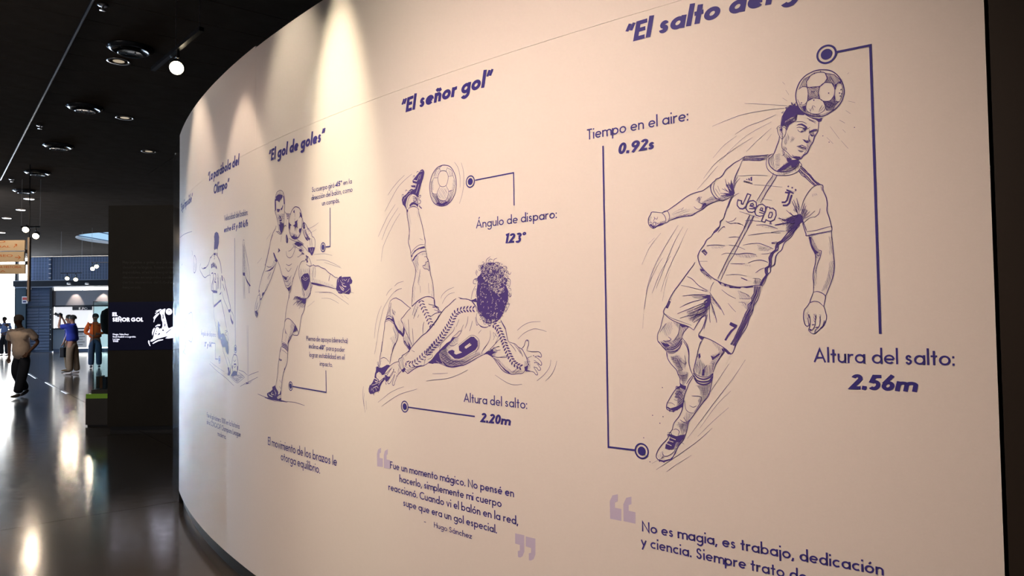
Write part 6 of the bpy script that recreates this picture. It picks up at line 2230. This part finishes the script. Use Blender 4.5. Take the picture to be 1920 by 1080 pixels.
light('SPOT', 'sign_spot', (px - .3, YS - 1.2, 4.3), (px - .35, YS, 2.8), 150, (1.0, .80, .55), spot_size=math.radians(75), spot_blend=.6, shadow_soft_size=.03)

# ---------------------------------------------------------------- ceiling fittings
def vent(x, y, where):
    c = at_z(x, y, ZC - 0.03)
    t = thing('ceiling_diffuser', (c.x, c.y, ZC - 0.016), 'round black air diffuser in the ceiling, ' + where, 'air vent', 'row of round ceiling diffusers')
    c = t.location
    part(MB().lathe([(.10, 0), (.235, -.002), (.24, -.012), (.19, -.045), (.18, -.042), (.11, -.005)], c, 36), 'outer_cone', mat('diffuser_enamel', (.03, .034, .045), .2, .3), t, smooth=True)
    part(MB().lathe([(.001, -.065), (.115, -.068), (.132, -.074), (.13, -.062), (.001, -.05)], c, 32), 'centre_plate', MATS['diffuser_enamel'], t, smooth=True)
    for sx in (-.05, .05):
        part(MB().lathe([(.001, -.074), (.008, -.074), (.008, -.066)], c + Vector((sx, 0, 0)), 8), 'screw', STEEL, t)
for x, y, wh in ((245, 92, 'the nearest of the row'), (160, 202, 'second of the row'), (110, 274, 'third of the row'), (71, 324, 'fourth of the row'), (46, 358, 'the farthest of the row')):
    vent(x, y, wh)
def downlight(x, y, lit, label, r=.125):
    c = at_z(x, y, ZC - 0.016)
    t = thing('downlight', tuple(c), label, 'ceiling light', 'recessed ceiling downlights')
    part(MB().lathe([(r * .86, -.004), (r, -.006), (r, 0)], c, 28), 'trim_ring', STEEL, t, smooth=True)
    part(MB().lathe([(r * .87, -.004), (r * .62, .012), (r * .3, .0145), (.001, .0145)] if not lit else [(r * .87, -.004), (r * .7, 0)], c, 28), 'reflector', CHROME, t, smooth=True)
    if not lit:
        part(MB().lathe([(.001, -.001), (r * .5, -.001)], c, 20), 'lens', mat('warm_reflection_glow', (.5, .45, .4), .3, emit=((.9, .72, .48), .45)), t)  # lamp is off; faint glow imitates warm light reflected inside
    if lit:
        part(MB().lathe([(.001, -.012), (r * .86, -.012)], c, 24), 'lens', LAMPD, t)
downlight(222.5, 115, False, 'unlit recessed downlight beside the nearest diffuser')
downlight(234, 221, False, 'unlit recessed downlight right of the second diffuser')
downlight(279, 284, False, 'small unlit downlight near the far end of the partition')
for x, y, wh in ((55, 373, 'nearest of the lit row above the gold sign'), (39, 393.5, 'second of the lit row above the gold sign'), (13, 409, 'third of the lit row, at the picture edge'), (3, 436, 'lit downlight just above the gold sign')):
    downlight(x, y, True, 'lit recessed downlight, ' + wh, .12)
for x, y, wh in ((193, 9, 'nearest, at the top edge'), (75, 235, 'left of the second diffuser'), (22, 336, 'left of the fourth diffuser')):
    c = at_z(x, y, ZC - 0.016)
    t = thing('sprinkler_head', tuple(c), 'small chrome sprinkler head in the ceiling, ' + wh, 'sprinkler', 'ceiling sprinklers')
    part(MB().lathe([(.05, 0), (.05, -.006), (.035, -.016), (.001, -.016)], c, 18), 'escutcheon', STEEL, t, smooth=True)
    part(MB().lathe([(.012, -.016), (.012, -.05), (.03, -.052), (.03, -.056), (.001, -.056)], c, 14), 'nozzle', STEEL, t, smooth=True)

# ---------------------------------------------------------------- track lights
def track_light(name, A, B, heads, label, group=None, r=.055, wires=None, power=30, em=LAMP):
    A, B = Vector(A), Vector(B)
    t = thing(name, tuple((A + B) / 2), label, 'track light', group)
    d = (B - A).normalized()
    n = Vector((-d.y, d.x, 0)).normalized() * .017
    up = Vector((0, 0, .03))
    P = [A - n, A + n, A + n + up, A - n + up, B - n, B + n, B + n + up, B - n + up]
    part(MB().add(P, [(0, 1, 2, 3), (7, 6, 5, 4), (0, 4, 5, 1), (1, 5, 6, 2), (2, 6, 7, 3), (3, 7, 4, 0)]), 'track', DARKMETAL, t)
    for H, T, tp in heads:
        H, T = Vector(H), Vector(T)
        ax = (T - H).normalized()
        hd = part(MB().lathe([(.001, -r * 2.6), (r * .7, -r * 2.6), (r * .85, -r * 2.2), (r, r * .2), (r * 1.05, r * .3), (r * .92, r * .3), (r * .9, r * .05)], H, 22, axis=ax), 'lamp_head', DARKMETAL, t, smooth=True)
        part(MB().lathe([(.001, r * .12), (r * .88, r * .12)], H, 22, axis=ax), 'lens', em, hd)
        tp = Vector(tp)
        part(MB().tube([tp, tp - Vector((0, 0, .05)), H - ax * r * 1.6 + Vector((0, 0, r))], .012, 8), 'stem', DARKMETAL, t)
        light('SPOT', 'track_lamp', H + ax * r * 1.2, T, power, WARM, spot_size=math.radians(70), spot_blend=.7, shadow_soft_size=.04)
    for w_ in (wires or []):
        w_ = Vector(w_)
        part(MB().tube([w_, Vector((w_.x + .01, w_.y, ZC - .016))], .003, 6), 'suspension_wire', STEEL, t)
    return t
ZTK = 3.72
A = at_z(287, 133, ZTK); B = at_z(378, 58, ZTK)
H = at(331, 127, 5.75)
track_light('track_light', A, B, [(H, H + (wall_pt(2.1, 1.35) - H) * .5 + Vector((0, -.9, -.2)), A.lerp(B, .55))],
            'black ceiling track with one glowing spotlight beside the curved partition', r=.06, wires=[A.lerp(B, .96), A.lerp(B, .5)], power=30)
def far_track(xa, ya, xb, yb, heads, Y, label, power=24):
    A, B = at(xa, ya, Y), at(xb, yb, Y)
    B.z = A.z
    hs_ = []
    for hx, hy in heads:
        q = at(hx, hy, Y)
        f = min(1, max(0, (q.x - A.x) / (B.x - A.x)))
        tp = A.lerp(B, f)
        hs_.append((q, q + Vector((2.2, -5, -2.2)), tp))
    track_light('track_light', A, B, hs_, label, 'hall track lights', r=.07, wires=[A, B], power=power)
far_track(114, 513, 153, 516, ((126, 522), (142, 524)), 25.0, 'short track with two glowing lamps in front of the shop fascia')
far_track(172, 493, 204, 494, ((173.5, 504), (181, 499.5)), 24.0, 'short track with two glowing lamps below the round skylight')
far_track(40, 427, 75, 431, ((48, 430.5), (67, 442.5)), 15.5, 'short track with two glowing lamps right above the gold sign', 30)

# ---------------------------------------------------------------- people
def skin_mesh(name, V_, E_, Rr, m, root_index=0, sub=1):
    me = bpy.data.meshes.new(name)
    me.from_pydata([tuple(v) for v in V_], E_, [])
    me.materials.append(m)
    o = bpy.data.objects.new(name, me)
    col.objects.link(o)
    md = o.modifiers.new('skin', 'SKIN')
    md.use_smooth_shade = True
    md.branch_smoothing = 0.6
    for i, r in enumerate(Rr):
        sv = me.skin_vertices[0].data[i]
        sv.radius = r if isinstance(r, tuple) else (r, r)
        sv.use_root = (i == root_index)
    if sub:
        o.modifiers.new('sub', 'SUBSURF').levels = sub
        o.modifiers['sub'].render_levels = sub
    return o
def chain(V_, E_, R_, start, pts, rs):
    prev = start
    for p, r in zip(pts, rs):
        V_.append(Vector(p)); R_.append(r)
        if prev is not None:
            E_.append((prev, len(V_) - 1))
        prev = len(V_) - 1
    return prev
def person(loc, rz, label, J, skin, shirt, trousers, shoes, hair, k=1.0, sleeve=0.5, hair_scale=1.0, cap=False, belly=0.0, hem=.92):
    """J: joints in metres for a 1.72 m figure facing -Y"""
    S = mat('skin_%s' % (skin,), skin, .6)
    SH = mat('cloth_%s' % (shirt,), shirt, .8, noise=(18, .12), bump=(14, .5))
    TR = mat('cloth_%s' % (trousers,), trousers, .85, noise=(15, .12), bump=(10, .5))
    SO = mat('shoe_%s' % (shoes,), shoes, .6)
    HA = mat('hair_%s' % (hair,), hair, .7)
    g = lambda n, dflt: Vector(J.get(n, dflt))
    pel, wai, che, nek = g('pelvis', (0, 0, .93)), g('waist', (0, 0, 1.06)), g('chest', (0, 0, 1.27)), g('neck', (0, .0, 1.44))
    hd = g('head', (0, -.02, 1.60))
    face = g('face', (0, -1, -.1)).normalized()
    up = (hd - nek).normalized()
    side = face.cross(up).normalized()
    face = up.cross(side).normalized() * (1 if up.cross(side).dot(face) > 0 else -1)
    V_, E_, R_ = [], [], []
    V_.append(pel); R_.append((.12, .10))
    a = chain(V_, E_, R_, 0, [wai, che], [(.12, .10), (.14, .11)])
    chest_i = a
    a = chain(V_, E_, R_, a, [nek, nek.lerp(hd, .35)], [.065, .055])
    hb = nek.lerp(hd, .62) + face * .015
    a = chain(V_, E_, R_, a, [hb, hd, hd + up * .06, hd + up * .105], [(.070, .072), (.088, .095), (.084, .09), (.05, .055)])
    hi = a - 2
    chain(V_, E_, R_, hi, [hd + face * .088 - up * .015, hd + face * .112 - up * .03], [.018, .010])
    for sg in (1, -1):
        chain(V_, E_, R_, hi, [hd + side * sg * .078 - up * .01, hd + side * sg * .092 - up * .005 + face * -.01], [.016, .010])
        sho, elb, wri = g('shoulder%d' % sg, (.175 * sg, 0, 1.39)), g('elbow%d' % sg, (.23 * sg, .03, 1.12)), g('wrist%d' % sg, (.25 * sg, -.04, .88))
        hand = g('hand%d' % sg, tuple(wri + (wri - elb).normalized() * .09))
        b = chain(V_, E_, R_, chest_i, [sho, sho.lerp(elb, .5), elb, elb.lerp(wri, .4), wri], [.055, .047, .040, .036, .026])
        pd = (hand - wri).normalized()
        ps = pd.cross(Vector((0, 1, 0)))
        ps = (ps if ps.length > .2 else pd.cross(Vector((1, 0, 0)))).normalized()
        palm = wri + pd * .055
        b = chain(V_, E_, R_, b, [palm], [(.034, .02)])
        pn = pd.cross(ps).normalized()
        for j, (off, ln) in enumerate(((-.03, .055), (-.01, .07), (.011, .066), (.03, .05))):
            p0 = palm + ps * off + pd * .035
            chain(V_, E_, R_, b, [p0, p0 + pd * ln * .55 + pn * .006, p0 + pd * ln * .85 + pn * .022], [.010, .009, .008])
        chain(V_, E_, R_, b, [palm - ps * .035 - pd * .01, palm - ps * .055 + pd * .025, palm - ps * .055 + pd * .05], [.012, .010, .009])
    legs = []
    for sg in (1, -1):
        hip, kn, an = g('hip%d' % sg, (.09 * sg, 0, .90)), g('knee%d' % sg, (.10 * sg, -.03, .50)), g('ankle%d' % sg, (.11 * sg, .02, .09))
        chain(V_, E_, R_, 0, [hip, hip.lerp(kn, .5), kn, kn.lerp(an, .35), an], [.085, .075, .055, .052, .038])
        fd = g('foot%d' % sg, (0, -1, 0)).normalized()
        legs.append((hip, kn, an, fd))
    body = skin_mesh('person', V_, E_, R_, S)
    body.location = loc
    body.rotation_euler = (0, 0, rz)
    body.scale = (k, k, k)
    tag(body, label, 'person')
    def sub(o):
        o.parent = body
        return o
    V_, E_, R_ = [Vector((pel.x, pel.y, hem))], [], [(.195 + belly * .5, .155 + belly)]
    a = chain(V_, E_, R_, 0, [wai, wai.lerp(che, .5), che, che.lerp(nek, .55), nek + Vector((0, 0, -.02))], [(.185 + belly * .5, .15 + belly), (.19, .145 + belly * .6), (.19, .145), (.15, .12), (.085, .085)])
    ci = a - 2
    for sg in (1, -1):
        sho, elb = g('shoulder%d' % sg, (.175 * sg, 0, 1.39)), g('elbow%d' % sg, (.23 * sg, .03, 1.12))
        wri = g('wrist%d' % sg, (.25 * sg, -.04, .88))
        pp = [sho, sho.lerp(elb, .5)] + ([sho.lerp(elb, .8)] if sleeve < 1 else [elb, elb.lerp(wri, .9)])
        rr = [.09, .088] + ([.086] if sleeve < 1 else [.055, .042])
        chain(V_, E_, R_, ci, pp, rr)
    sub(skin_mesh('shirt', V_, E_, R_, SH))
    m = MB()
    m.lathe([(.078, -.02), (.082, .015), (.074, .03), (.068, .03)], nek + Vector((0, -.005, -.015)), 18, axis=up)
    sub(m.build('collar', SH, smooth=True))
    V_, E_, R_ = [wai.lerp(pel, .6)], [], [(.18, .15)]
    chain(V_, E_, R_, 0, [pel + Vector((0, 0, -.03))], [(.18, .15)])
    for hip, kn, an, fd in legs:
        chain(V_, E_, R_, 1, [hip + Vector((0, 0, -.05)), hip.lerp(kn, .55), kn, kn.lerp(an, .5), an + Vector((0, 0, -.01))], [.118, .112, .098, .092, .088])
    sub(skin_mesh('trousers', V_, E_, R_, TR))
    for hip, kn, an, fd in legs:
        V_, E_, R_ = [an + Vector((0, 0, -.0)) - fd * .02], [], [(.045, .045)]
        b0 = Vector((an.x, an.y, an.z - .05))
        chain(V_, E_, R_, 0, [b0 - fd * .035, b0 + fd * .06, b0 + fd * .15, b0 + fd * .20], [(.042, .040), (.044, .036), (.042, .028), (.028, .018)])
        sub(skin_mesh('shoe', V_, E_, R_, SO))
    m = MB()
    n_ = 16
    vs_, fs = [], []
    hs = hair_scale
    for i in range(9):
        ph = PI * (.0 + .60 * i / 8)
        for j in range(n_):
            th_ = 2 * PI * j / n_
            d = side * math.cos(th_) * math.sin(ph) * .096 * hs + face * math.sin(th_) * math.sin(ph) * .106 * hs + up * math.cos(ph) * .100 * hs
            if math.sin(th_) > .2 and ph > PI * .36:
                d *= .9
            vs_.append(hd + up * .03 + face * -.012 + d)
    for i in range(8):
        for j in range(n_):
            fs.append((i * n_ + j, i * n_ + (j + 1) % n_, (i + 1) * n_ + (j + 1) % n_, (i + 1) * n_ + j))
    m.add(vs_, fs)
    if cap:
        q = hd + up * .05 - face * -.06
        m.add([q + side * .06 + face * .04, q - side * .06 + face * .04, q - side * .05 + face * .13 - up * .01, q + side * .05 + face * .13 - up * .01,
               q + side * .06 + face * .04 + up * .01, q - side * .06 + face * .04 + up * .01, q - side * .05 + face * .13, q + side * .05 + face * .13],
              [(0, 1, 2, 3), (4, 7, 6, 5), (0, 4, 5, 1), (1, 5, 6, 2), (2, 6, 7, 3), (3, 7, 4, 0)])
    sub(m.build('hair' if not cap else 'cap', HA, smooth=True))
    for sg in (1, -1):
        m = MB()
        m.lathe([(.001, .008), (.008, .006), (.010, 0)], hd + face * .078 + side * sg * .032 + up * .005, 8, axis=face)
        sub(m.build('eye', mat('eye_dark', (.01, .01, .01), .3)))
    return body

# man walking towards the camera
p = at_z(38, 745, 0)
person((p.x, p.y, 0), 0.05, 'man in a pale beige short sleeved shirt and black trousers walking on the left', {
    'pelvis': (.03, 0, .90), 'waist': (.01, 0, 1.04), 'chest': (-.01, -.02, 1.25), 'neck': (.0, -.03, 1.42), 'head': (-.01, -.07, 1.575), 'face': (-.25, -.85, -.55),
    'shoulder1': (.19, -.01, 1.36), 'shoulder-1': (-.20, -.01, 1.37), 'elbow1': (.31, .06, 1.12), 'wrist1': (.20, -.06, .93), 'elbow-1': (-.26, .05, 1.10), 'wrist-1': (-.24, .02, .84),
    'hip1': (.11, 0, .87), 'hip-1': (-.07, 0, .87), 'knee1': (.10, -.10, .48), 'ankle1': (.05, -.18, .10), 'knee-1': (-.08, -.02, .49), 'ankle-1': (-.02, .22, .14), 'foot1': (0, -1, 0), 'foot-1': (0, -.9, -.3)},
    (.12, .055, .035), (.72, .58, .51), (.012, .016, .03), (.10, .09, .09), (.15, .125, .115), k=1.0, hair_scale=.98, belly=.025, hem=.73)
# photographer, seen from the side, camera raised
p = at_z(134, 702, 0)
ph = person((p.x + .02, p.y, 0), -PI / 2, 'man in a bright blue polo shirt and khaki trousers raising a camera to the ceiling', {
    'chest': (0, -.0, 1.27), 'neck': (0, .02, 1.44), 'head': (0, .0, 1.585), 'face': (0, -.85, .52),
    'shoulder1': (.18, -.04, 1.39), 'elbow1': (.20, -.27, 1.36), 'wrist1': (.08, -.31, 1.60), 'shoulder-1': (-.18, -.04, 1.39), 'elbow-1': (-.20, -.27, 1.34), 'wrist-1': (-.08, -.33, 1.60),
    'knee1': (.09, -.02, .50), 'ankle1': (.10, .0, .09), 'knee-1': (-.09, .03, .50), 'ankle-1': (-.10, .08, .09)},
    (.42, .22, .15), (.03, .05, .42), (.23, .17, .12), (.65, .58, .58), (.012, .012, .014), k=1.0, belly=.02)
c = Vector((p.x - .36, p.y, 1.70))
t = thing('photo_camera', tuple(c), 'black photo camera held up by the man in the blue polo shirt', 'camera')
part(MB().box(c.x - .02, c.y - .07, c.z - .045, c.x + .05, c.y + .07, c.z + .05), 'camera_body', DARKMETAL, t)
part(MB().tube([c + Vector((-.02, 0, 0)), c + Vector((-.13, 0, .05))], [.035, .042], 16), 'camera_lens', DARKMETAL, t, smooth=True)
part(MB().box(c.x, c.y - .03, c.z + .05, c.x + .04, c.y + .03, c.z + .075), 'viewfinder', DARKMETAL, t)
# second man just behind the photographer
p2 = at_z(125, 697, 0)
person((p2.x, p2.y + .1, 0), -PI / 2 + .3, 'man in a dark blue shirt half hidden behind the photographer', {
    'head': (0, -.01, 1.60), 'face': (0, -.9, .35), 'elbow1': (.23, .02, 1.12), 'wrist1': (.22, -.08, .90), 'elbow-1': (-.23, .02, 1.12), 'wrist-1': (-.22, -.1, .90)},
    (.36, .18, .12), (.025, .04, .26), (.20, .15, .10), (.16, .11, .06), (.012, .01, .01), k=1.0)
b = at(118, 660, p2.y - .22)
t = thing('shoulder_bag', (b.x, b.y, b.z), 'black shoulder bag hanging at the hip of the man behind the photographer', 'bag')
m = MB().box(b.x - .06, b.y - .09, b.z - .16, b.x + .08, b.y + .09, b.z + .14)
o = part(m, 'bag_body', mat('black_nylon', (.01, .012, .018), .6), t)
bv = o.modifiers.new('bevel', 'BEVEL'); bv.width = .03; bv.segments = 3
part(MB().tube([(b.x + .02, b.y, b.z + .15), (b.x + .10, b.y - .02, b.z + .45), (b.x + .16, b.y + .1, b.z + .82)], .012, 8), 'strap', MATS['black_nylon'], t)
# person in orange behind the showcase
p = at_z(178, 690, 0)
person((p.x, p.y, 0), 0.5, 'person in an orange shirt standing behind the glass showcase', {
    'elbow1': (.27, -.05, 1.12), 'wrist1': (.10, -.24, 1.08), 'elbow-1': (-.27, -.05, 1.12), 'wrist-1': (-.10, -.24, 1.05), 'face': (-.3, -1, -.2)},
    (.30, .16, .11), (.72, .12, .01), (.05, .09, .17), (.05, .05, .07), (.015, .012, .012), k=1.02, sleeve=1.0, belly=.02)
# far left: man in pale blue shirt
p = at_z(8, 668, 0)
person((p.x, p.y, 0), 0.15, 'man in a pale blue shirt with a shoulder strap at the left edge', {
    'elbow1': (.25, -.02, 1.12), 'wrist1': (.10, -.2, 1.02), 'elbow-1': (-.25, 0, 1.12), 'wrist-1': (-.20, -.08, .9)},
    (.12, .06, .05), (.20, .30, .62), (.01, .012, .02), (.02, .02, .02), (.01, .01, .01), k=1.0)
#@@END@@
